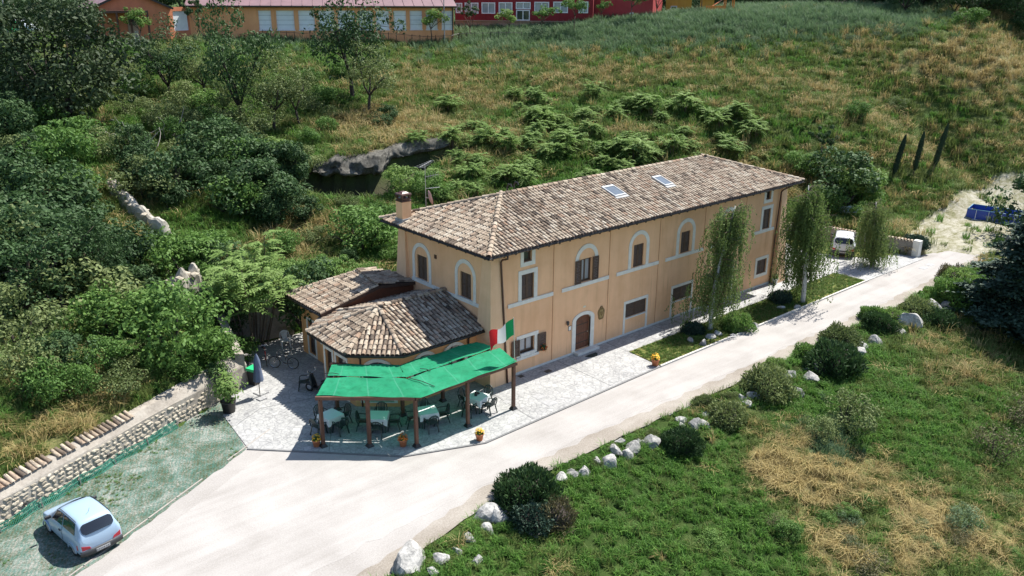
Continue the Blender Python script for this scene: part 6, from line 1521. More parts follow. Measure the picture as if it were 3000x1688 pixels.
for k in range(4): proto_ailanthus(f'ailanthus{k}', 370+k, 1.7, 7, 11)
proto_ailanthus('ailanthus_big', 376, 4.2, 26, 16, Lf=.95)
proto_weeping('birch0', 380, 7.4, 1.75, 76, strands=11); proto_weeping('birch1', 381, 7.0, 1.9, 92, strands=11); proto_weeping('birch2', 382, 4.6, 1.6, 66, strands=11)
proto_cedar('cedar', 385, 8.6, 3.9)
proto_mound('mound_rosemary', 390, 'leaf_dark', 4600, .17, .26, .85, .12, 1.0); proto_mound('mound_green', 391, 'leaf_mid', 3800, .14, .5); proto_mound('mound_dark', 392, 'leaf_cedar', 3800, .13, .5, .9, .12); proto_mound('mound_olive', 393, 'leaf_olive', 4200, .13, .45, .88, .12); proto_mound('mound_yellow', 394, 'leaf_light', 2400, .13, .55); proto_mound('mound_brown', 395, 'leaf_brown', 2000, .2, .2, .8, .2, .9)
proto_cypress('cypress', 398)
proto_bush('oak', 399, 8.0, 3.6, 'leaf_oak', 75, 150, .26, .55, low=.02, spread=.30, taper=.35)
rv = random.Random(21)
def put(key, name, xyz, h, label, cat, group=None, tilt=0.06, wide=1.0, rz=None):
    h0, parts = PROTO[key]; s = h/h0
    t = link(name, None); t.location = xyz; t.scale = (s*wide*rv.uniform(.92,1.1), s*wide*rv.uniform(.92,1.1), s); t.rotation_euler = (rv.uniform(-tilt,tilt), rv.uniform(-tilt,tilt), rv.uniform(0,6.28) if rz is None else rz); t.empty_display_size = .2
    for nm, me_ in parts: link(nm, me_, t)
    return tag(t, label, cat, group)
def pick(pre, n): return f'{pre}{rv.randrange(n)}'
def grow(key, name, fx, fy, h, label, cat, group=None, wide=1.0, tilt=.06, sink=.1):
    x, y, z = hit(fx*FS, fy*FS); return put(key, name, (x, y, z-sink), h, label, cat, group, tilt, wide)
TH = 'bushes of the thicket on the left slope'
# --- large trees one can tell apart
grow('oak', 'oak_tree', 165, 316, 10.4, 'big dense dark green oak on the bare stony patch', 'tree', None, .95)
grow('tree_mid0', 'tree', 605, 326, 13.4, 'tall slender tree with bare lower trunk in front of the salmon building', 'tree', None, .62)
grow('tree_mid1', 'tree', 888, 252, 11.6, 'tall leafy tree hiding part of the white shuttered wing', 'tree', None, .92)
grow('tree_olive0', 'olive_tree', 925, 292, 7.0, 'open crowned small tree with twin dark stems above the rock overhang', 'tree', None, .95)
grow('tree_olive1', 'olive_tree', 690, 332, 7.4, 'twisted dark branched small tree beside the tall slender one', 'tree', None, 1.0)
grow('tree_olive2', 'olive_tree', 755, 322, 6.4, 'thin small tree with crooked bare top branch', 'tree', None, .8)
grow('tree_mid0', 'tree', 425, 245, 7.6, 'rounded light green tree in front of the gabled porch', 'tree', None, 1.05)
grow('tree_olive1', 'olive_tree', 520, 262, 6.6, 'loose grey green tree between the rounded tree and the tall slender one', 'tree', None, 1.0)
grow('ailanthus_big', 'ailanthus_tree', 632, 858, 6.0, 'bright green feathery tree over the end of the stone retaining wall', 'tree', None, 1.05)
grow('tree_dark1', 'dark_tree', 80, 815, 7.0, 'huge dark leafy mass of a tree shading the slope at the left', 'tree', None, 1.15)
grow('tree_dark0', 'dark_tree', 262, 790, 5.8, 'dark tree with a pointed top beside the crumbling stone ledge', 'tree', None, .72)
grow('bush_dark1', 'dark_tree', 665, 548, 4.6, 'broad dark green thicket tree left of the rock overhang', 'tree', None, 1.15)
grow('bush_dark2', 'dark_tree', 742, 478, 4.2, 'dark ivy covered tree close against the rock overhang', 'tree', None, .75)
grow('bush_mid0', 'bush', 462, 706, 3.6, 'rounded green bush next to the upright stub of ruined wall', 'bush', None, 1.1)
grow('bush_mid1', 'bush', 465, 905, 4.0, 'tall yellow green bush leaning over the retaining wall', 'bush', None, .95)
grow('bush_mid2', 'bush', 915, 632, 3.4, 'bright green bush casting deep shade behind the chimney', 'bush', None, 1.25)
grow('bush_light0', 'bush', 1012, 490, 2.6, 'leafy bush below the aerial mast', 'bush', None, 1.0)
# --- thicket
THK = [('d',70,250,4.0),('d',30,330,3.6),('d',240,250,3.4),('o',300,200,3.0),('m',360,240,3.0),('o',330,290,2.8),('m',520,320,3.0),('o',460,320,3.0),('m',570,350,3.2),('o',630,380,2.6),('m',660,420,3.0),('d',590,440,3.6),('d',540,480,3.4),('d',620,500,3.4),('d',700,520,3.4),('d',560,410,3.0),('o',480,400,3.0),('m',430,360,3.0),('d',500,460,3.2),('d',440,440,2.8),
       ('m',150,450,4.2),('d',90,420,3.0),('o',30,440,3.0),('m',200,500,2.6),('o',120,500,2.6),('d',30,540,4.2),('d',120,570,4.4),('d',200,600,3.6),('d',60,640,4.6),('d',160,680,4.6),('d',20,720,4.8),('d',230,700,4.0),('d',300,690,3.6),('d',340,760,3.6),('d',120,780,4.4),('d',200,830,4.0),('d',280,850,3.6),('d',60,870,3.8),('m',350,850,3.2),('m',410,820,2.8),('o',390,720,2.4),('m',330,640,2.4),('d',400,650,2.6),('m',540,640,2.8),('m',520,720,2.6),('o',560,760,2.4),('d',500,800,2.8),('d',580,830,3.0),('m',520,880,2.4),('m',560,930,2.2),('m',600,900,2.0),('d',540,960,1.8),('m',470,960,2.0),('m',400,930,2.2),('o',330,930,2.4),('m',260,930,2.6),('d',160,930,3.0),('o',60,960,2.4),('m',110,1000,2.2),('m',200,990,2.2),('o',290,990,2.0),
       ('m',800,680,2.2),('o',760,620,2.0),('m',860,700,2.0),('d',880,660,2.0),('m',930,690,1.6),('m',980,650,1.8),('o',820,610,1.8),('d',770,560,2.6),('m',720,640,2.4),('m',690,700,2.4),('m',740,700,1.8),('l',780,690,1.8),('m',960,560,2.2),('o',880,520,1.6),('m',1080,480,2.4),('m',1110,500,2.2),('l',700,380,2.0),('m',820,330,2.0),('d',980,300,2.2),('d',960,320,1.8),('m',780,360,2.2),('d',780,420,2.6),('o',840,290,1.8),('m',850,190,2.6),('m',700,230,2.6),('m',780,210,2.2),('o',560,230,2.6),('m',470,190,3.0),('o',400,150,2.6),('m',60,160,2.6),('m',20,210,2.4),('o',110,200,2.6),('d',300,150,2.6),('o',340,120,2.0),('m',560,160,2.2),('o',640,190,2.2),
       ('d',540,430,5.0),('d',600,400,4.6),('d',650,470,5.2),('m',600,540,4.2),('d',460,500,4.4),('d',360,440,3.4),('o',380,500,3.6),('d',330,400,3.4),('d',700,460,4.8),('o',640,340,3.8),('d',690,570,3.6),('d',420,520,3.0),('d',250,390,2.8),('d',180,400,3.0),('d',60,360,3.8),('d',110,340,3.4),('o',470,280,3.4),('m',530,290,3.4),('o',560,320,3.6),('m',820,260,2.6),('o',790,280,2.6),('o',420,330,3.2),('d',560,690,3.4),('m',500,660,3.0)]
THA = [(165,220,'around the big dark oak'),(60,420,'on the far left slope below the oak'),(420,230,'in front of the gabled hall'),(600,260,'among the slender trees below the salmon wing'),(800,300,'above the rock overhang'),(560,440,'in the thicket left of the rock overhang'),(740,540,'below the rock overhang'),(330,430,'among the dead grey branches'),(250,560,'beside the crumbling stone ledge'),(120,680,'in the dark mass at the left'),(420,700,'around the upright ruined wall stub'),(560,800,'under the bright feathery tree'),(200,930,'in the scrub above the tile coping'),(450,950,'overhanging the stone retaining wall'),(850,660,'in the gully behind the annex roofs'),(1080,490,'behind the aerial mast')]
KP = {'d': ('bush_dark', 3, 'dark green bush in the thicket on the slope'), 'm': ('bush_mid', 3, 'mid green leafy bush in the thicket on the slope'), 'o': ('bush_olive', 2, 'grey olive bush in the thicket on the slope'), 'l': ('bush_light', 2, 'pale green bush in the thicket on the slope')}
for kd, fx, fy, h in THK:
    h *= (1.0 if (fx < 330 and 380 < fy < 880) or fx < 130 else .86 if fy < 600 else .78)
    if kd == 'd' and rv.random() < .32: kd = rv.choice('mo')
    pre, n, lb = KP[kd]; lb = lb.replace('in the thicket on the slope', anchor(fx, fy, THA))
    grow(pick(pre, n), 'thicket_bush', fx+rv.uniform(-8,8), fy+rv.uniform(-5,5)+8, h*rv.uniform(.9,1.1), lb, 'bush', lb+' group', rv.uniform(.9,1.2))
# dead grey branches sticking out of the thicket
for fx, fy in [(330,340),(420,330),(360,380)]:
    x, y, z = hit(fx*FS, (fy+30)*FS); t = thing('dead_shrub', 'bare grey dead branches sticking out of the dark thicket', 'shrub', (x, y, z), rv.uniform(0,6), 'dead branches in the thicket'); rng = np.random.default_rng(int(fx))
    for k in range(6):
        a = rng.uniform(0, 6.28); mb = MB(); limb(mb, (0,0,-.2), (math.cos(a)*1.3, math.sin(a)*1.3, 1.1), rng.uniform(2.4,3.8), .05, .012, rng, 6, .28); mb.build('branch', 'dead_wood', t)
# --- ailanthus shoots above the house
AIL = []
ra_ = random.Random(77)
for cx_, cy_, rx_, ry_, n in [(1180,380,90,70,18),(1120,450,60,45,9),(1250,460,80,40,12),(1340,260,60,25,6),(1380,330,110,70,17),(1500,330,110,60,15),(1620,290,120,45,12),(1560,390,120,40,10),(1760,330,110,55,13),(1860,300,60,40,7),(1700,400,110,30,8),(1460,230,60,20,3),(1330,400,110,50,13),(1900,370,60,25,4)]:
    for _ in range(n): AIL.append((cx_+ra_.gauss(0, rx_*.8), cy_+ra_.gauss(0, ry_*.75), ra_.choice([.7,.9,1.2,1.5,2.0])*ra_.uniform(.85,1.15)))
AIA = [(1130,420,'to the right of the rock overhang'),(1180,370,'on the slope above the aerial mast'),(1260,460,'just behind the near roof hip'),(1350,270,'at the top edge of the shoots below the brown grass'),(1400,390,'behind the vent pipes on the ridge'),(1500,320,'on the slope above the first skylight'),(1640,290,'on the slope above the second skylight'),(1620,400,'just behind the middle of the ridge'),(1770,330,'on the slope above the far end of the ridge'),(1890,340,'beyond the far roof corner')]
for fx, fy, h in AIL: grow(f'ailanthus{ra_.randrange(4)}', 'ailanthus_shoot', fx, fy+12, h, 'feathery bright green ailanthus shoot '+anchor(fx, fy, AIA), 'shrub', 'ailanthus shoots '+anchor(fx, fy, AIA), ra_.uniform(.9,1.3))
# --- single bushes out on the hillside
for fx, fy, h, k, lb in [(2155,300,2.2,'bush_mid0','lone bright green bush on the open straw hillside'),(2255,280,1.8,'bush_olive0','lone grey green sapling on the open straw hillside'),(2430,72,2.6,'bush_mid1','grey green bush on the brow of the hill below the dark wood'),(2565,80,2.6,'bush_dark0','small dark bush on the brow at the end of the hill'),(2470,35,2.4,'bush_olive1','olive bush at the fence on the brow of the hill')]:
    grow(k, 'hill_bush', fx, fy, h, lb, 'bush')
# --- beyond the house on the right
grow('bush_dark0', 'bush', 2110, 520, 5.2, 'dense dark bush beyond the far end of the house', 'bush', None, 1.1)
grow('bush_light1', 'bush', 2150, 515, 4.0, 'leafy lighter bush next to the dense dark one beyond the house', 'bush', None, 1.0)
grow('street_column', 'slim_tree', 2062, 440, 4.6, 'tall slim dark sapling rising behind the far roof corner', 'tree', None, .8)
for fx, fy, h in [(2030,450,2.4),(2000,430,2.0),(2080,540,2.6),(2180,530,2.6),(2160,560,2.0)]:
    grow(pick('bush_mid', 3), 'bush', fx, fy, h, 'mid green bush in the clump beyond the far end of the house', 'bush', 'clump of bushes beyond the house')
for fx, fy, h, lb in [(2243,450,4.3,'leaning slim cypress nearest the house of the three'),(2296,440,4.2,'middle one of three slim cypresses on the slope'),(2345,430,4.8,'tallest leaning cypress of the three, nearest the pool')]:
    x, y, z = hit(fx*FS, fy*FS); t = put('cypress', 'cypress', (x, y, z-.1), h, lb, 'cypress', None, .02, .9, 0); t.rotation_euler = (0, .10 if 'middle' in lb else .16, -YAW)
put('bush_dark2', 'bush', (-4.0,11.4,.3), 4.6, 'added dark bush shading the passage behind the rear outbuilding', 'bush', None, .05, 1.0)  # bush added to throw shade on the passage beside the rear annex
# --- weeping birches by the lawn
x, y, z = onz(1778*FS, 833*FS); put('birch0', 'weeping_birch', (x+.3, y, .03), 7.7, 'weeping birch with pale trunk in front of the facade windows', 'tree', None, .02, 1.35)
x, y, z = onz(2018*FS, 762*FS); put('birch1', 'weeping_birch', (x, y, .03), 8.0, 'dense weeping birch hiding the far corner of the house', 'tree', None, .02, 1.2)
x, y, z = onz(2195*FS, 668*FS); put('birch2', 'weeping_birch', (x, y, .03), 5.2, 'bushy weeping birch beside the silver car', 'tree', None, .02, 1.15)
# --- dark cedar at the right edge
p = onz(2575*FS, 838*FS, -1.2); put('cedar', 'cedar_tree', (p[0], p[1], hgt(p[0], p[1])-.2), 9.0, 'large dark blue green cedar at the right below the pool', 'tree', None, .02, 1.2, .4)
p2 = onz(2600*FS, 600*FS, 0); put('bush_dark1', 'dark_tree', (p2[0], p2[1], hgt(p2[0], p2[1])-.1), 6.5, 'dark round crowned tree next to the pool', 'tree', None, .02, .9)
# --- clipped and wild shrubs along the road
SHR = [(1322,1232,62,'mound_rosemary','big rounded grey green rosemary bush at the road edge'),(1392,1290,46,'mound_brown','straggly brown green shrub drooping over the pitted boulder'),(1335,1300,42,'mound_dark','dark underside growth of the big roadside rosemary'),(1712,1112,36,'mound_rosemary','small dome of rosemary at the road edge'),(1828,1045,34,'mound_olive','olive green shrub beside a narrow upright one on the verge'),(1770,1012,20,'mound_olive','narrow upright shrub on the verge'),(1928,965,48,'mound_olive','rounded olive shrub with reddish tips above the alone lying stone'),(1946,916,18,'mound_yellow','little bronze green ball shrub at the road edge'),(2028,888,24,'mound_green','tight green ball shrub at the road edge'),(2095,905,46,'mound_rosemary','large soft grey green shrub behind the tight green ball'),(2108,850,34,'mound_olive','domed olive shrub above the large soft grey green one'),(2205,815,32,'mound_rosemary','grey green shrub in the cluster with the tall angular boulder'),(2192,790,22,'mound_green','bright leafy ball in the cluster with the tall angular boulder'),(2247,797,20,'mound_yellow','yellow green ball shrub touching the tall angular boulder'),(2305,780,30,'mound_olive','brownish olive dome behind the tall angular boulder'),(2358,806,28,'mound_rosemary','dark grey green dome on the grass below the tall angular boulder'),(2408,745,44,'mound_green','big green rounded shrub at the road end under the cedar'),(2405,700,28,'mound_yellow','yellow green spreading shrub under the cedar branches'),(2390,690,26,'mound_brown','dry brown shrub at the road end'),
       (1742,826,20,'mound_dark','very dark ball shrub on the lawn under the weeping birch'),(1852,812,30,'mound_green','spreading green shrub on the lawn behind the birch'),(1962,748,20,'mound_dark','dark ball shrub at the foot of the dense weeping birch'),(2300,612,22,'mound_dark','dark plant at the end pier of the garden wall')]
for fx, fy, rp, key, lb in SHR:
    x, y, z = pixel_ground(fx, fy+rp*.55); dist = math.dist((x, y, z), CAM); r_ = 1.2*rp*FS*dist/F_PX
    put(key, 'round_shrub', (x, y, z-.08*r_), r_*1.2, lb, 'shrub', None, .05, .96)
for k in range(26):   # tufty plants among the road boulders
    fx = 1420+k*38+rv.uniform(-10,10); fy = 1190-(fx-1420)*.455+rv.uniform(-6,14); x, y, z = pixel_ground(fx, fy); put(rv.choice(['mound_green','mound_olive','mound_rosemary']), 'verge_plant', (x, y, z-.1), rv.uniform(.25,.5), 'small tufted plant between the roadside boulders', 'plant', 'tufted plants between the roadside boulders')
# --- shrubs in the meadow on the lower right
MD = [(2130,1090,'bush_olive0',2.4,'dark leafed bush casting a deep shadow in the meadow'),(2060,1110,'bush_olive1',1.5,'small grey bush beside the dark leafed one in the meadow'),(2500,1150,'scrub_dry0',2.0,'dry brown bush in the rough meadow'),(2560,1060,'scrub_dry1',1.8,'twiggy brown bush under the cedar side of the meadow'),(2420,1330,'bush_blue0',1.3,'grey thistle like bush in the rough meadow'),(2180,1440,'scrub_dry1',1.2,'low brown bush among the straw')]
for fx, fy, k, h, lb in MD: grow(k, 'meadow_bush', fx, fy, h, lb, 'bush')
for k in range(34):
    fx, fy = rv.uniform(1250, 2560), rv.uniform(1120, 1445)
    if fy < 1560-.35*fx+420: continue
    grow(rv.choice(['bush_olive0','bush_mid1','bush_blue1','bush_mid2','scrub_dry0']), 'meadow_plant', fx, fy, rv.uniform(.45,.95), 'low leafy plant in the meadow below the road', 'plant', 'low plants in the meadow below the road', 1.2)
# --- blue green broom along the brow
BRA = [(1130,100,'below the white shutters'),(1280,100,'below the red block windows'),(1480,95,'below the end of the red block'),(1600,90,'below the brighter red wall'),(1720,85,'below the yellow buildings'),(1850,80,'below the orange slide'),(2050,70,'before the dark wood'),(2220,65,'near the brown houses')]
for k in range(120):
    fx = rv.uniform(1080, 2300); fy = 100-max(0, (fx-1400))*.035+rv.gauss(0, 22)
    if fy > 118 or fy < 38: continue
    grow(pick('bush_blue', 2), 'broom_shrub', fx, fy, rv.uniform(.55,1.0), 'blue green broom shrub on the brow '+anchor(fx, fy, BRA), 'shrub', 'broom shrubs on the brow '+anchor(fx, fy, BRA), rv.uniform(1.0,1.5))
for k in range(16):
    grow(pick('bush_blue', 2), 'broom_shrub', rv.uniform(300,800), rv.uniform(92,112), rv.uniform(.6,1.0), 'blue green broom shrub below the salmon building', 'shrub', 'broom shrubs below the salmon building', 1.3)
# ================================================================ BUILDINGS ON THE PLATEAU
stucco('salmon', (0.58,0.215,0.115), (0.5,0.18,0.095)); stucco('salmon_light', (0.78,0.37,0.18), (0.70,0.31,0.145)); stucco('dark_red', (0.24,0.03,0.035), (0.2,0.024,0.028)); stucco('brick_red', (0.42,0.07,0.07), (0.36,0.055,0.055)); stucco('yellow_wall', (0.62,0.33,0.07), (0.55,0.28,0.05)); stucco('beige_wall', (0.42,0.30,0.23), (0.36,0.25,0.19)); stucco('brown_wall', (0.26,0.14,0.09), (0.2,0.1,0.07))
plain('metal_roof', (0.17,0.095,0.10), 0.6, .2, .5); plain('white_blind', (0.74,0.77,0.80), 0.6, .05, 2); plain('white_frame', (0.72,0.73,0.74), 0.5); glass_mat('blind_glass', (0.28,0.32,0.36), .15)
def flatpt(u, v, dist): p = at_dist(u, v, dist); return p
def base_on(u, dist, v=100): p = at_dist(u, v, dist); return (p[0], p[1])
GZ = 13.4
# salmon building: long wing
a = base_on(560, 110.5); b = base_on(1330, 110.5)
wing = thing('salmon_wing', 'long salmon building with white roller shutters and purple metal roof', 'building')
W_ = Wall(a, b, GZ); WLn = W_.L
def u_to_s(wall, u):
    d = ray(u, 60); A = np.array([[d[0], -wall.u.x], [d[1], -wall.u.y]]); t = np.linalg.solve(A, np.array([wall.a.x-CAM[0], wall.a.y-CAM[1]])); return float(t[1])
def v_to_z(wall, u, v):
    s = u_to_s(wall, u); p = wall.p(s, 0); d = ray(u, v); k = math.hypot(p.x-CAM[0], p.y-CAM[1])/math.hypot(d[0], d[1]); return CAM[2]+d[2]*k-wall.a.z
holes = []; spans = [(758,795),(810,862),(875,922),(934,980),(990,1040),(1050,1092),(1102,1140),(1153,1190),(1201,1237),(1248,1282),(1294,1327)]
zt, zb_ = v_to_z(W_, 1000, 31), v_to_z(W_, 1000, 87); ze = v_to_z(W_, 1000, 17)
spans = [(505,562)]+spans
for u0, u1 in spans:
    s0, s1 = u_to_s(W_, u0), u_to_s(W_, u1)
    if s0 > .3: holes.append((s0, s1, zb_, zt))
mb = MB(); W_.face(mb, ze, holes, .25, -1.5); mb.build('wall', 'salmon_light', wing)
for h_ in holes:
    mb = MB(); W_.box(mb, h_[0], h_[1], h_[2], h_[3], -.22, -.16); sh = mb.build('roller_shutter', 'white_blind', wing)
    mb = MB(); W_.box(mb, h_[0]-.06, h_[1]+.06, h_[2]-.1, h_[2], -.1, .08); mb.build('sill', 'white_frame', sh)
    for k in range(1, 4):
        z = h_[2]+(h_[3]-h_[2])*k/4; mb = MB(); W_.box(mb, h_[0], h_[1], z-.02, z+.02, -.16, -.15); mb.build('lath', 'blind_glass', sh)
mb = MB(); e0, e1 = W_.p(-.3, ze, .6), W_.p(WLn+.3, ze, .6); k0, k1 = W_.p(-.3, ze+1.6, -5.5), W_.p(WLn+.3, ze+1.6, -5.5)
mb.add([e0, e1, k1, k0], [(0,1,2,3)]); lowv = Vector((0,0,-.2)); mb.add([e0, e1, e1+lowv, e0+lowv], [(3,2,1,0)]); mb.add([e1, k1, k1+lowv, e1+lowv], [(3,2,1,0)]); rf = mb.build('roof', 'metal_roof', wing)
nsm = int((WLn+.6)/1.2)
for k in range(nsm):
    s = -.3+k*1.2; mb = MB(); mb.beam(W_.p(s, ze+.03, .58), W_.p(s, ze+1.6+.03, -5.4), .06, .06); mb.build('standing_seam', 'metal_roof', rf)
mb = MB(); mb.tube([W_.p(-.3, ze-.08, .68), W_.p(WLn+.3, ze-.08, .68)], .1, 6); mb.build('gutter', 'gutter_black', wing)
mb = MB(); mb.tube([W_.p(WLn-.15, ze-.1, .1), W_.p(WLn-.15, -.5, .1)], .07, 6); mb.build('downpipe', 'gutter_black', wing)
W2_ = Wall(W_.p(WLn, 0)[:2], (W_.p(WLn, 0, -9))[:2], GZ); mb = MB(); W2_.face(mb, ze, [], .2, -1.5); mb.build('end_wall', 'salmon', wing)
# gabled front with porch
G0, G1 = base_on(285, 107.0), base_on(500, 108.5)
gab = thing('gabled_hall', 'salmon gabled hall with dark posted entrance porch', 'building')
Wg = Wall(G0, G1, GZ); gl = Wg.L; zg = v_to_z(Wg, 300, 22); zp = zg+1.75
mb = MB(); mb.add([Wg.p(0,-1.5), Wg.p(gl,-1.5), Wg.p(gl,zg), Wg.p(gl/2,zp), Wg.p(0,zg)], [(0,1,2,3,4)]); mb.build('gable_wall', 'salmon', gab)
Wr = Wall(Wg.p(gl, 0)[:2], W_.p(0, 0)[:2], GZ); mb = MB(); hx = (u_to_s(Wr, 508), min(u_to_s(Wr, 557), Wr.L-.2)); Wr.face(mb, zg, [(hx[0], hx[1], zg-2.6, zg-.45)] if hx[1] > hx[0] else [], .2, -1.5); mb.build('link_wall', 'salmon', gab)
if hx[1] > hx[0]:
    mb = MB(); Wr.box(mb, hx[0], hx[1], zg-2.6, zg-.45, -.18, -.12); mb.build('roller_shutter', 'white_blind', gab)
mb = MB(); ov = .5; pk = Wg.p(gl/2, zp+.15, ov); pkb = Wg.p(gl/2, zp+.15, -9); l0, l1 = Wg.p(-.5, zg-.05, ov), Wg.p(-.5, zg-.05, -9); q0, q1 = Wg.p(gl+.5, zg-.05, ov), Wg.p(gl+.5, zg-.05, -9)
mb.add([l0, pk, pkb, l1], [(0,1,2,3)]); mb.add([pk, q0, q1, pkb], [(0,1,2,3)]); mb.build('roof', 'metal_roof', gab)
for A_, B_ in ((l0, pk), (pk, q0)):
    mb = MB(); mb.beam(A_-Vector((0,0,.12)), B_-Vector((0,0,.12)), .06, .22); mb.build('barge_board', 'gutter_black', gab)
mb = MB(); Wg.box(mb, .2, gl*.66, zg-.55, zg-.30, 0, 2.2); porch = mb.build('porch_roof', 'copper_brown', gab)
for f in (.03, .22, .40, .63):
    mb = MB(); s = gl*f+.15; Wg.box(mb, s-.09, s+.09, -1.4, zg-.55, 2.0, 2.18); mb.build('porch_post', 'copper_brown', gab)
mb = MB(); Wg.box(mb, gl*.42, gl*.56, -.3, zg-1.0, 0, .06); dr = mb.build('entrance_door', 'beige_wall', gab)
mb = MB(); Wg.box(mb, gl*.44, gl*.54, zg-1.9, zg-1.2, .06, .075); mb.build('door_pane', 'window_glass', dr)
# red school block
R0, R1 = base_on(1334, 121), base_on(1735, 119)
red = thing('red_block', 'dark red school block with a row of white framed windows', 'building')
Wd = Wall(R0, R1, GZ); rl = Wd.L; zz = lambda v: v_to_z(Wd, 1500, v)
wspec = [(1332,1355,10,40),(1362,1402,9,41),(1411,1451,8,41),(1461,1501,7,41),(1511,1554,6,27),(1565,1608,5,38),(1620,1663,4,37),(1694,1722,3,37)]
hl = [(max(.1,u_to_s(Wd,a_)), u_to_s(Wd,b_), zz(d_), zz(c_)) for a_, b_, c_, d_ in wspec]
hl.append((u_to_s(Wd,1512), u_to_s(Wd,1552), zz(60), zz(29)))
mb = MB(); Wd.face(mb, 6.5, hl, .2, zz(60)-.02); mb.build('wall', 'dark_red', red)
mb = MB(); Wd.face(mb, zz(60)-.04, [], .2, -2.5); Wd.box(mb, 0, rl, zz(60)-.12, zz(60)-.03, 0, .25); mb.build('base_wall', 'beige_wall', red)
for i, h_ in enumerate(hl):
    f = .12; mb = MB(); Wd.ring(mb, rect_ring(*h_), rect_ring(h_[0]+f,h_[1]-f,h_[2]+f,h_[3]-f), -.12, .05, True); wn_ = mb.build('window', 'white_frame', red)
    m_ = (h_[0]+h_[1])/2; mb = MB(); Wd.box(mb, m_-.06, m_+.06, h_[2]+f, h_[3]-f, -.11, .03); mb.build('mullion', 'white_frame', wn_)
    for q0_, q1_ in ((h_[0]+f, m_-.06), (m_+.06, h_[1]-f)):
        mb = MB(); Wd.box(mb, q0_, q1_, h_[2]+f, h_[3]-f, -.15, -.10); mb.build('pane', 'window_glass' if i == 8 else 'blind_glass', wn_)
mb = MB(); Wall(R1, Wd.p(rl, 0, -8)[:2], GZ).face(mb, 6.5, [], .2, -2.5); mb.build('end_wall', 'dark_red', red)
mb = MB(); p4 = [Wd.p(0, 6.5), Wd.p(rl, 6.5), Wd.p(rl, 6.5, -8), Wd.p(0, 6.5, -8)]; mb.add(p4, [(0,1,2,3)]); mb.build('roof', 'metal_roof', red)
# brighter red wall, yellow block, brown houses beyond
def far_block(name, label, u0, u1, dist0, dist1, mat, h, wins=(), depth=6, zbase=GZ+1.0):
    A_, B_ = base_on(u0, dist0), base_on(u1, dist1); t = thing(name, label, 'building'); w_ = Wall(A_, B_, zbase)
    hs = [(w_.L*q[0], w_.L*q[1], q[2], q[3]) for q in wins]; mb = MB(); w_.face(mb, h, hs, .2, -3); mb.build('wall', mat, t)
    for q in hs:
        mb = MB(); w_.ring(mb, rect_ring(*q), rect_ring(q[0]+.1,q[1]-.1,q[2]+.1,q[3]-.1), -.1, .05, True); wi = mb.build('window', 'white_frame', t)
        mb = MB(); w_.box(mb, q[0]+.1, q[1]-.1, q[2]+.1, q[3]-.1, -.16, -.09); mb.build('pane', 'window_glass', wi)
    for A2, B2 in ((w_.p(w_.L,0), w_.p(w_.L,0,-depth)), (w_.p(0,0,-depth), w_.p(0,0))):
        mb = MB(); Wall(A2[:2], B2[:2], zbase).face(mb, h, [], .2, -3); mb.build('side_wall', mat, t)
    mb = MB(); mb.add([w_.p(-.4,h,.4), w_.p(w_.L+.4,h,.4), w_.p(w_.L+.4,h+1.1,-depth/2), w_.p(-.4,h+1.1,-depth/2)], [(0,1,2,3)]); mb.add([w_.p(-.4,h+1.1,-depth/2), w_.p(w_.L+.4,h+1.1,-depth/2), w_.p(w_.L+.4,h,-depth-.4), w_.p(-.4,h,-depth-.4)], [(0,1,2,3)]); mb.build('roof', 'metal_roof', t)
    return t, w_
far_block('red_annex', 'brighter red plain walled block next to the dark red school block', 1738, 1908, 123, 121, 'brick_red', 5.5, [(.62,.68,1.6,2.4)])
far_block('yellow_block', 'yellow ochre building with boarded front beyond the red one', 1945, 2020, 128, 128, 'yellow_wall', 5.0, [(.2,.45,1.8,3.2)])
far_block('yellow_block', 'smaller yellow building beside the orange play equipment', 2045, 2085, 129, 129, 'yellow_wall', 4.2, [(.3,.6,1.5,2.6)])
far_block('brown_house', 'brown house half hidden by the brow of the hill', 2500, 2650, 150, 150, 'brown_wall', 4.5, [(.12,.2,2.6,3.8),(.4,.5,2.6,3.8),(.7,.8,2.6,3.8)], zbase=GZ-1)
far_block('brown_house', 'long low brown house at the edge of the dark wood', 2380, 2500, 156, 155, 'beige_wall', 4.4, [(.3,.42,2.8,3.8)], zbase=GZ-.5)
# orange play equipment
plain('play_orange', (0.72,0.20,0.02), 0.4)
P_ = at_dist(2115, 40, 122); pz = hgt(P_[0], P_[1]); t = thing('play_slide', 'bright orange playground slide seen over the brow', 'slide', (P_[0], P_[1], pz), -YAW)
mb = MB(); mb.add([(-2.2,0,.6),(0.4,0,2.2),(0.4,.7,2.2),(-2.2,.7,.6)], [(0,1,2,3),(3,2,1,0)]); mb.box((-2.2,-.06,.5),(.4,0,1.2)); mb.build('chute', 'play_orange', t)
mb = MB(); mb.box((.4,0,2.1),(1.5,.9,2.2)); mb.build('platform', 'play_orange', t)
for dx in (.4, 1.5):
    for dy in (0, .9):
        mb = MB(); mb.box((dx-.06,dy-.06,-.2),(dx+.06,dy+.06,3.1)); mb.build('post', 'play_orange', t)
mb = MB(); frustum(mb, (.2,-.3), (1.7,1.2), (.9,.4), (1.0,.5), 3.1, 3.8); mb.build('canopy', 'play_orange', t)
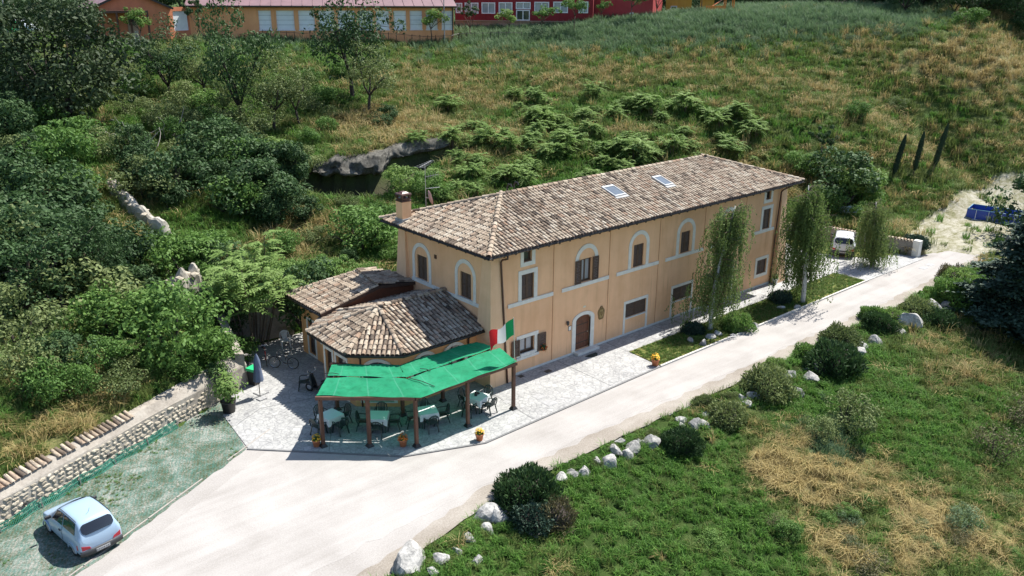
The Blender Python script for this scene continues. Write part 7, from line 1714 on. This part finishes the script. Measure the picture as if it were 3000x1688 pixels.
# boundary fence on the brow
fe = thing('iron_fence', 'thin dark iron railing along the brow below the salmon and red buildings', 'fence')
fpts = []
for k in range(34):
    u = 770+k*23; d_ = 109.0 if u < 1340 else 110.5; x, y = base_on(u, d_); fpts.append(Vector((x, y, hgt(x, y))))
for p in fpts: mb = MB(); mb.beam(p-Vector((0,0,.2)), p+Vector((0,0,1.35)), .05, .05); mb.build('post', 'iron_black', fe)
for dz in (.35, 1.2):
    mb = MB(); mb.tube([p+Vector((0,0,dz)) for p in fpts], .02, 4); mb.build('rail', 'iron_black', fe)
# lamp posts
def lamp_post(u, v, h, label, dist=None):
    if dist: P = at_dist(u, v, dist); x, y = P[0], P[1]; z = hgt(x, y)
    else: x, y, z = hit(u, v)
    t = thing('lamp_post', label, 'lamp post', (x, y, z-.2), -YAW)
    mb = MB(); mb.tube([(0,0,0),(0,0,h)], [.075,.05], 8); mb.build('pole', 'cover_grey', t)
    mb = MB(); mb.tube([(0,0,h-.02),(.35,0,h+.12),(.8,0,h+.15)], .035, 6); mb.build('arm', 'cover_grey', t)
    mb = MB(); loft(mb, [(.75,.06,h+.08,h+.2,.8),(1.0,.12,h+.08,h+.22,.8),(1.3,.05,h+.1,h+.18,.8)]); mb.build('lantern', 'cover_grey', t, True)
    mb = MB(); mb.box((-.12,-.12,0),(.12,.12,.3)); mb.build('base', 'cover_grey', t, bevel=.02)
lamp_post(30, 128, 7.5, 'tall grey lamp post at the left by the parked vehicles')
lamp_post(1302, 96, 6.5, 'slim dark lamp post in front of the end of the salmon wing', 109.5)
lamp_post(2722, 30, 5.5, 'lamp post standing against the dark wood', 140)
# street trees on the plateau
ST = [(583,50,'street_column',5.4,'narrow dark tree at the corner of the salmon wing',108.6,.95),(400,88,'street_tree1',4.6,'young yellow green tree with support stakes before the gabled porch',104,.9),(1265,95,'street_tree1',4.6,'yellow green young tree before the white shutters',109.5,1),(1378,90,'street_column',4.8,'dark columnar tree before the red block',113,1),(1490,90,'street_tree1',3.8,'bright green young tree before the glass door of the red block',113,1),(1588,85,'street_tree0',4.2,'young green tree before the right windows of the red block',113,1),(1680,70,'street_tree0',4.6,'rounded dark green tree before the last window of the red block',113,.95),(1760,50,'street_tree0',3.6,'sparse young tree before the brighter red wall',116,.7),(1846,50,'street_tree0',4.2,'green tree before the brighter red wall near the yellow building',116,1),(1920,38,'street_column',4.6,'dark tree between the red and the yellow building',120,1.4),(2050,35,'street_tree0',4.2,'green tree between the two yellow buildings',122,1),(2140,30,'street_tree1',3.6,'small green tree beside the orange slide',124,1)]
for u, v, key, h, lb, d_, wd_ in ST:
    x, y = base_on(u, d_); put(key, 'street_tree', (x, y, hgt(x, y)-.1), h, lb, 'tree', None, .03, wd_)
x, y = base_on(1570, 112); put('bush_blue1', 'round_shrub', (x, y, hgt(x, y)-.1), 2.2, 'round grey shrub on the brow before the red block', 'shrub', None, .03, 1.3)
x, y = base_on(400, 103.7)
for k in range(5):
    a_ = 1.256*k; o = MB(); o.beam((.35*math.cos(a_), .35*math.sin(a_), -.2), (.12*math.cos(a_), .12*math.sin(a_), 2.1), .05, .05); ob = o.build('tree_stake', 'dead_wood'); ob.location = (x, y, hgt(x, y)); tag(ob, 'pale support stake around the young yellow green tree', 'stake', 'stakes around the young tree')
# dark wood behind on the right and behind the buildings
for k in range(54):
    u = 2160+k*16.5+rv.uniform(-12,12); d_ = rv.uniform(136, 172) if u > 2400 else rv.uniform(150, 185); x, y = base_on(u, d_); put(pick('tree_dark', 2), 'wood_tree', (x, y, hgt(x, y)-.5), rv.uniform(8.5,14), 'dark tree in the wood behind the brow of the hill', 'tree', 'trees of the wood behind the brow', .04, rv.uniform(.9,1.2))
for k in range(8):
    u = 2640+k*48; x, y = base_on(u, rv.uniform(128,134)); put(pick('tree_mid', 2), 'wood_edge_tree', (x, y, hgt(x, y)-.3), rv.uniform(4,6.5), 'lighter green tree at the edge of the dark wood', 'tree', 'lighter trees at the edge of the wood', .04, 1.2)
for k in range(34):
    u = -80+k*70; x, y = base_on(u, rv.uniform(150, 190)); put(pick('tree_dark', 2), 'backdrop_tree', (x, y, hgt(x, y)-.5), rv.uniform(9,13), 'dark tree standing behind the plateau buildings', 'tree', 'trees behind the plateau buildings', .04, 1.15)
for k in range(7):
    u = -30+k*45; x, y = base_on(u, rv.uniform(118,128)); put(pick('tree_dark', 2), 'roadside_tree', (x, y, hgt(x, y)-.5), rv.uniform(5,8), 'dark tree left of the gabled hall', 'tree', 'dark trees left of the gabled hall', .04, 1.0)
# paved lane with parked vehicle and bin at the upper left
mb = MB(); lane = []
c0 = [base_on(-60, 108), base_on(100, 108), base_on(112, 112), base_on(120, 120), base_on(-60, 120)]
mb.add([(x, y, hgt(x, y)+.12) for x, y in c0], [tuple(range(5))]); struct(mb.build('lane', 'gravel'))
lz = 14.2
x, y = base_on(68, 116); build_car('parked_car', 'white and blue car parked on the lane by the green bin', x, y, -YAW+.05, 4.2, 1.75, 1.5, 'car_white', .31, hgt(x, y)+.13, False)
x, y = base_on(25, 115); t = thing('street_bin', 'large bright green wheeled refuse bin on the lane', 'bin', (x, y, hgt(x, y)+.13), -YAW)
mb = MB(); frustum(mb, (-.55,-.5), (.55,.5), (-.7,-.6), (.7,.6), .15, 1.25); mb.build('body', 'bag_green', t, bevel=.03)
mb = MB(); frustum(mb, (-.74,-.64), (.74,.64), (-.6,-.5), (.6,.5), 1.25, 1.5); mb.build('lid', 'bag_green', t, bevel=.03)
for dx in (-.45,.45):
    for dy in (-.4,.4): mb = MB(); torus(mb, (dx,dy,.1), .07, .03, (0,1,0), 12, 5); mb.build('wheel', 'tyre', t)
lw0 = base_on(190, 107.5); lw1 = base_on(284, 108.5); t = thing('low_wall', 'low pale stone wall left of the gabled hall', 'wall'); wl_ = Wall(lw0, lw1, GZ); mb = MB(); wl_.box(mb, 0, wl_.L, -1.5, 1.6, -.4, 0); mb.build('wall_core', 'wall_stone', t); mb = MB(); wl_.box(mb, -.05, wl_.L+.05, 1.6, 1.72, -.46, .06); mb.build('capping', 'kerb', t)

# ================================================================ POOL AND THINGS ON THE CLEARING
plain('pool_blue', (0.02,0.065,0.40), 0.45, .12, 3); plain('pool_inner', (0.10,0.24,0.36), 0.4); plain('tarp', (0.62,0.64,0.65), 0.6, .12, 2); plain('board_dark', (0.12,0.12,0.13), 0.6)
mt, nt = new_mat('pool_water'); n = noise(nt, scaled_pos(nt), 2.5, 3); r = ramp(nt, [(0.015,0.06,0.10),(0.03,0.10,0.15)]); nt.links.new(n.outputs[0], r.inputs[0]); finish(nt, r.outputs[0], 0.06, n.outputs[0], .15, .02, spec=.6); M['pool_water'] = mt
pc = onz(2896, 645); prz = math.atan2(-2.9, .55)
pool = thing('frame_pool', 'rectangular blue above ground frame pool on the dry clearing', 'pool', (56.9,-3.3,max(0, hgt(56.9,-3.3))), prz)
hx_, hy_, hz_ = 2.3, 1.15, .86
for nm, lo, hi in [('wall_panel',(-hx_,-hy_-.03,0),(hx_,-hy_,hz_)),('wall_panel',(-hx_,hy_,0),(hx_,hy_+.03,hz_)),('wall_panel',(-hx_-.03,-hy_,0),(-hx_,hy_,hz_)),('wall_panel',(hx_,-hy_,0),(hx_+.03,hy_,hz_))]:
    mb = MB(); mb.box(lo, hi); mb.build(nm, 'pool_blue', pool)
mb = MB(); mb.box((-hx_+.02,-hy_+.02,.0),(hx_-.02,hy_-.02,.42)); mb.build('water', 'pool_water', pool)
mb = MB()
for A_, B_ in (((-hx_,-hy_),(hx_,-hy_)),((hx_,-hy_),(hx_,hy_)),((hx_,hy_),(-hx_,hy_)),((-hx_,hy_),(-hx_,-hy_))): mb.tube([(*A_,hz_),(*B_,hz_)], .04, 6)
mb.build('top_rail', 'pool_inner', pool, True)
for k in range(4):
    for s in (-1, 1): mb = MB(); x = -hx_+.75+k*1.03; mb.beam((x, s*(hy_+.22), 0), (x, s*(hy_+.04), hz_), .045, .03); mb.build('leg', 'white_frame', pool)
for k in range(2):
    for s in (-1, 1): mb = MB(); y = -.5+k*1.0; mb.beam((s*(hx_+.22), y, 0), (s*(hx_+.04), y, hz_), .045, .03); mb.build('leg', 'white_frame', pool)
gs = MB(); gs.poly([(-hx_-.9,-hy_-.25),(-hx_+.2,-hy_-.3),(hx_+.2,-hy_-.3),(hx_+.25,hy_+.3),(-hx_-.4,hy_+.3)], .002, .012); o = gs.build('ground_sheet', 'tarp'); o.location = (56.9,-3.3,max(0, hgt(56.9,-3.3))); o.rotation_euler = (0,0,prz); tag(o, 'pale ground sheet spread under the blue frame pool', 'sheet')
x, y, z = hit(2112*FS, 537*FS); t = thing('tarpaulin', 'pale crumpled sheet lying on grass beyond the garden wall', 'sheet', (x, y, z+.05), -YAW)
mb = MB(); mb.add([(-2.6,-.4,0.02),(-.4,-.5,.06),(1.6,-.5,.12),(2.4,-.2,.1),(1.6,.35,.55),(.9,.4,.5),(-.6,.5,.25),(-2.4,.3,.1)], [(0,1,6,7),(1,2,5,6),(2,3,4,5)]); mb.build('sheet', 'tarp', t)
mb = MB(); mb.box((-2.3,.35,0),(1.0,.75,.22)); mb.build('boards', 'board_dark', t)

# ================================================================ PALE CLEARING, GRASS
def grass_tuft(name, seed, n, h, lean, mat, w=.03, spread=.22, fan=None):
    rng = np.random.default_rng(seed); a = rng.uniform(0, 6.28, n); r_ = spread*np.sqrt(rng.random(n)); b = np.c_[np.cos(a)*r_, np.sin(a)*r_, np.full(n, -.04)]; az = rng.uniform(0, 6.28, n) if fan is None else rng.normal(scale=fan, size=n); L = h*rng.uniform(.55, 1.15, n); ln_ = lean*rng.uniform(.3, 1.3, n)
    d = np.c_[np.cos(az), np.sin(az), np.zeros(n)]; sd_ = np.c_[-np.sin(az), np.cos(az), np.zeros(n)]*w*.5
    p1 = b+d*(ln_*L*.35)[:, None]+np.c_[np.zeros((n, 2)), L*.6]; p2 = b+d*(ln_*L)[:, None]+np.c_[np.zeros((n, 2)), L*np.clip(1-ln_*.35, .35, 1)]
    V = np.stack([b-sd_, b+sd_, p1+sd_*.8, p1-sd_*.8, p2+sd_*.15, p2-sd_*.15], 1).reshape(-1, 3)
    k = np.arange(n)[:, None]*6; Q_ = np.vstack([k+[0,1,2,3], k+[3,2,4,5]]); t_ = np.tile(rng.random(n), 2)
    return np_mesh(name, V, Q_, mat, t_)
gcol = bpy.data.collections.new('grass_sources')
SRC = []
for k, (nm, h, lean, mt_, n, w_) in enumerate([('lush_a',.34,.5,'grass_green',34,.03),('lush_b',.46,.7,'grass_green',30,.03),('olive_a',.5,.6,'grass_olive',30,.026),('olive_b',.38,.9,'grass_olive',30,.026),('straw_a',.6,.7,'straw',28,.022),('straw_b',.5,1.2,'straw',30,.022),('blue_a',.6,.5,'grass_blue',34,.026)]):
    o = bpy.data.objects.new(f'{k:02d}_{nm}', grass_tuft(nm, 500+k, n, h, lean, mt_, w_)); gcol.objects.link(o); SRC.append(o)
o = bpy.data.objects.new('07_leafy', PROTO['mound_green'][1][1][1]); gcol.objects.link(o)
o = bpy.data.objects.new('08_straw_flow', grass_tuft('straw_flow', 520, 34, .8, 1.05, 'straw', .02, .3, .7)); gcol.objects.link(o)
def scatter(name, label, pts, scl, idx_, rot, lean_rot=None):
    me_ = bpy.data.meshes.new(name); me_.vertices.add(len(pts)); me_.vertices.foreach_set('co', pts.astype(np.float32).ravel())
    for nm, arr, ty in (('gs', scl, 'FLOAT'), ('gi', idx_, 'INT'), ('gr', rot, 'FLOAT')):
        a_ = me_.attributes.new(nm, ty, 'POINT'); a_.data.foreach_set('value', arr.astype(np.int32 if ty == 'INT' else np.float32))
    ob = link(name, me_); ng = bpy.data.node_groups.new(name+'_nodes', 'GeometryNodeTree'); ng.interface.new_socket('Geometry', in_out='INPUT', socket_type='NodeSocketGeometry'); ng.interface.new_socket('Geometry', in_out='OUTPUT', socket_type='NodeSocketGeometry')
    gi, go = ng.nodes.new('NodeGroupInput'), ng.nodes.new('NodeGroupOutput'); ci = ng.nodes.new('GeometryNodeCollectionInfo'); ci.inputs[0].default_value = gcol; ci.inputs[1].default_value = True; ci.inputs[2].default_value = True
    ip = ng.nodes.new('GeometryNodeInstanceOnPoints'); ip.inputs['Pick Instance'].default_value = True
    def named(nm, ty): nn = ng.nodes.new('GeometryNodeInputNamedAttribute'); nn.data_type = ty; nn.inputs[0].default_value = nm; return nn.outputs['Attribute']
    cb = ng.nodes.new('ShaderNodeCombineXYZ'); ng.links.new(named('gr', 'FLOAT'), cb.inputs[2])
    ng.links.new(gi.outputs[0], ip.inputs['Points']); ng.links.new(ci.outputs[0], ip.inputs['Instance']); ng.links.new(named('gi', 'INT'), ip.inputs['Instance Index']); ng.links.new(named('gs', 'FLOAT'), ip.inputs['Scale'])
    er = ng.nodes.new('FunctionNodeEulerToRotation'); ng.links.new(cb.outputs[0], er.inputs[0]); ng.links.new(er.outputs[0], ip.inputs['Rotation']); ng.links.new(ip.outputs[0], go.inputs[0])
    md = ob.modifiers.new('grass', 'NODES'); md.node_group = ng
    stuff(ob); ob['label'] = label; ob['category'] = 'grass'; return ob
def sample(x0, x1, y0, y1, n, seed):
    rng = np.random.default_rng(seed); P = np.c_[rng.uniform(x0, x1, n), rng.uniform(y0, y1, n)]; sd_, ins_ = seg_dist(P, YARD); _, incl = seg_dist(P, CLEAR); cd_ = np.min([np.hypot(P[:, 0]-(c_[0]-AX[2][0]*1.6), P[:, 1]-(c_[1]-AX[2][1]*1.6)) for c_ in LIPP], axis=0); cave = cd_ < 2.0; z = height(P[:, 0], P[:, 1])
    q = np.c_[P, z]; rel = q-CAM; dep = rel@AX[2]; u, v = project(np.where(dep[:, None] > 1, q, CAM+AX[2]*10)); ok_ = (~(ins_|((sd_ < .9)&(P[:, 0] < -9)&(P[:, 1] > 0))))&(dep > 8)&(u > -700)&(u < 3800)&(v > -200)&(v < 2400)&((~incl)|(rng.random(n) < .05))&(~cave)
    return q[ok_], np.hypot(rel[ok_, 0], rel[ok_, 1]), rng
def choose(q, rng):
    dr = dryness(q[:, 0], q[:, 1], q[:, 2]); bl = blueness(q[:, 0], q[:, 1], q[:, 2]); r = rng.random(len(q)); k = dr+rng.normal(scale=.16, size=len(q))
    ix = np.where(k < .25, rng.integers(0, 2, len(q)), np.where(k < .56, rng.integers(2, 4, len(q)), rng.integers(4, 6, len(q))))
    ix = np.where((dr > .52)&(q[:, 1] < -7)&(ix >= 4)&(rng.random(len(q)) < .45), 8, ix)
    ix = np.where((k < .16)&(r < .16), 7, ix); return np.where(r < bl, 6, ix), dr
q, dist, rng = sample(-42, 120, -34, 100, 340000, 1)
keep = rng.random(len(q)) < np.clip((46/dist)**1.5, .12, 1)*1.0*np.where(dist < 52, 1.0, .95)
q = q[keep]; dist = dist[keep]; ix, dr = choose(q, rng)
scl = rng.uniform(.7, 1.35, len(q))*np.where(q[:, 1] < -7, .95, 1.15)*np.where(ix >= 4, 1.1, 1.0)*np.clip(dist/48, .8, 1.35); scl = np.where(ix == 7, scl*.20, scl)
lower = (q[:, 1] < -6.5)&(q[:, 0] < 60)
flow = 3.2*fbm(q[:, 0], q[:, 1], 44, 4, .5)-2.0+rng.normal(scale=.45, size=len(q)); rotv = np.where(ix == 8, flow, rng.uniform(0, 6.28, len(q)))
scatter('meadow_grass', 'rough mixed green and straw grass of the meadow below the road', q[lower], scl[lower], ix[lower], rotv[lower])
scatter('hillside_grass', 'unmown green and straw coloured grass covering the hillside', q[~lower], scl[~lower], ix[~lower], rng.uniform(0, 6.28, (~lower).sum()))
rng = np.random.default_rng(5); P = np.c_[rng.uniform(8.7, 31.1, 3200), rng.uniform(-4.15, -1.9, 3200), np.full(3200, .05)]
scatter('lawn_grass', 'short patchy grass of the front lawn', P, rng.uniform(.22, .4, len(P)), np.where(rng.random(len(P)) < .45, 0, np.where(rng.random(len(P)) < .6, 2, 3)), rng.uniform(0, 6.28, len(P)))
P = np.c_[rng.uniform(-30, -10, 6000), rng.uniform(-7, 8.3, 6000)]; dd_, inn = seg_dist(P, [(-9.9,8.0),(-12.0,5.8),(-12.62,1.98),(-20,-2.0),(-30.5,-7.2),(-30.5,-1.6)]); P = P[inn&(fbm(P[:, 0], P[:, 1], 31, 3, 1.2) > .22)]
scatter('strip_grass', 'sparse grass growing through the green netting of the parking strip', np.c_[P, np.full(len(P), .008)], rng.uniform(.15, .32, len(P)), rng.integers(0, 4, len(P)), rng.uniform(0, 6.28, len(P)))
print('grass', len(q), 'objects', len(bpy.data.objects))
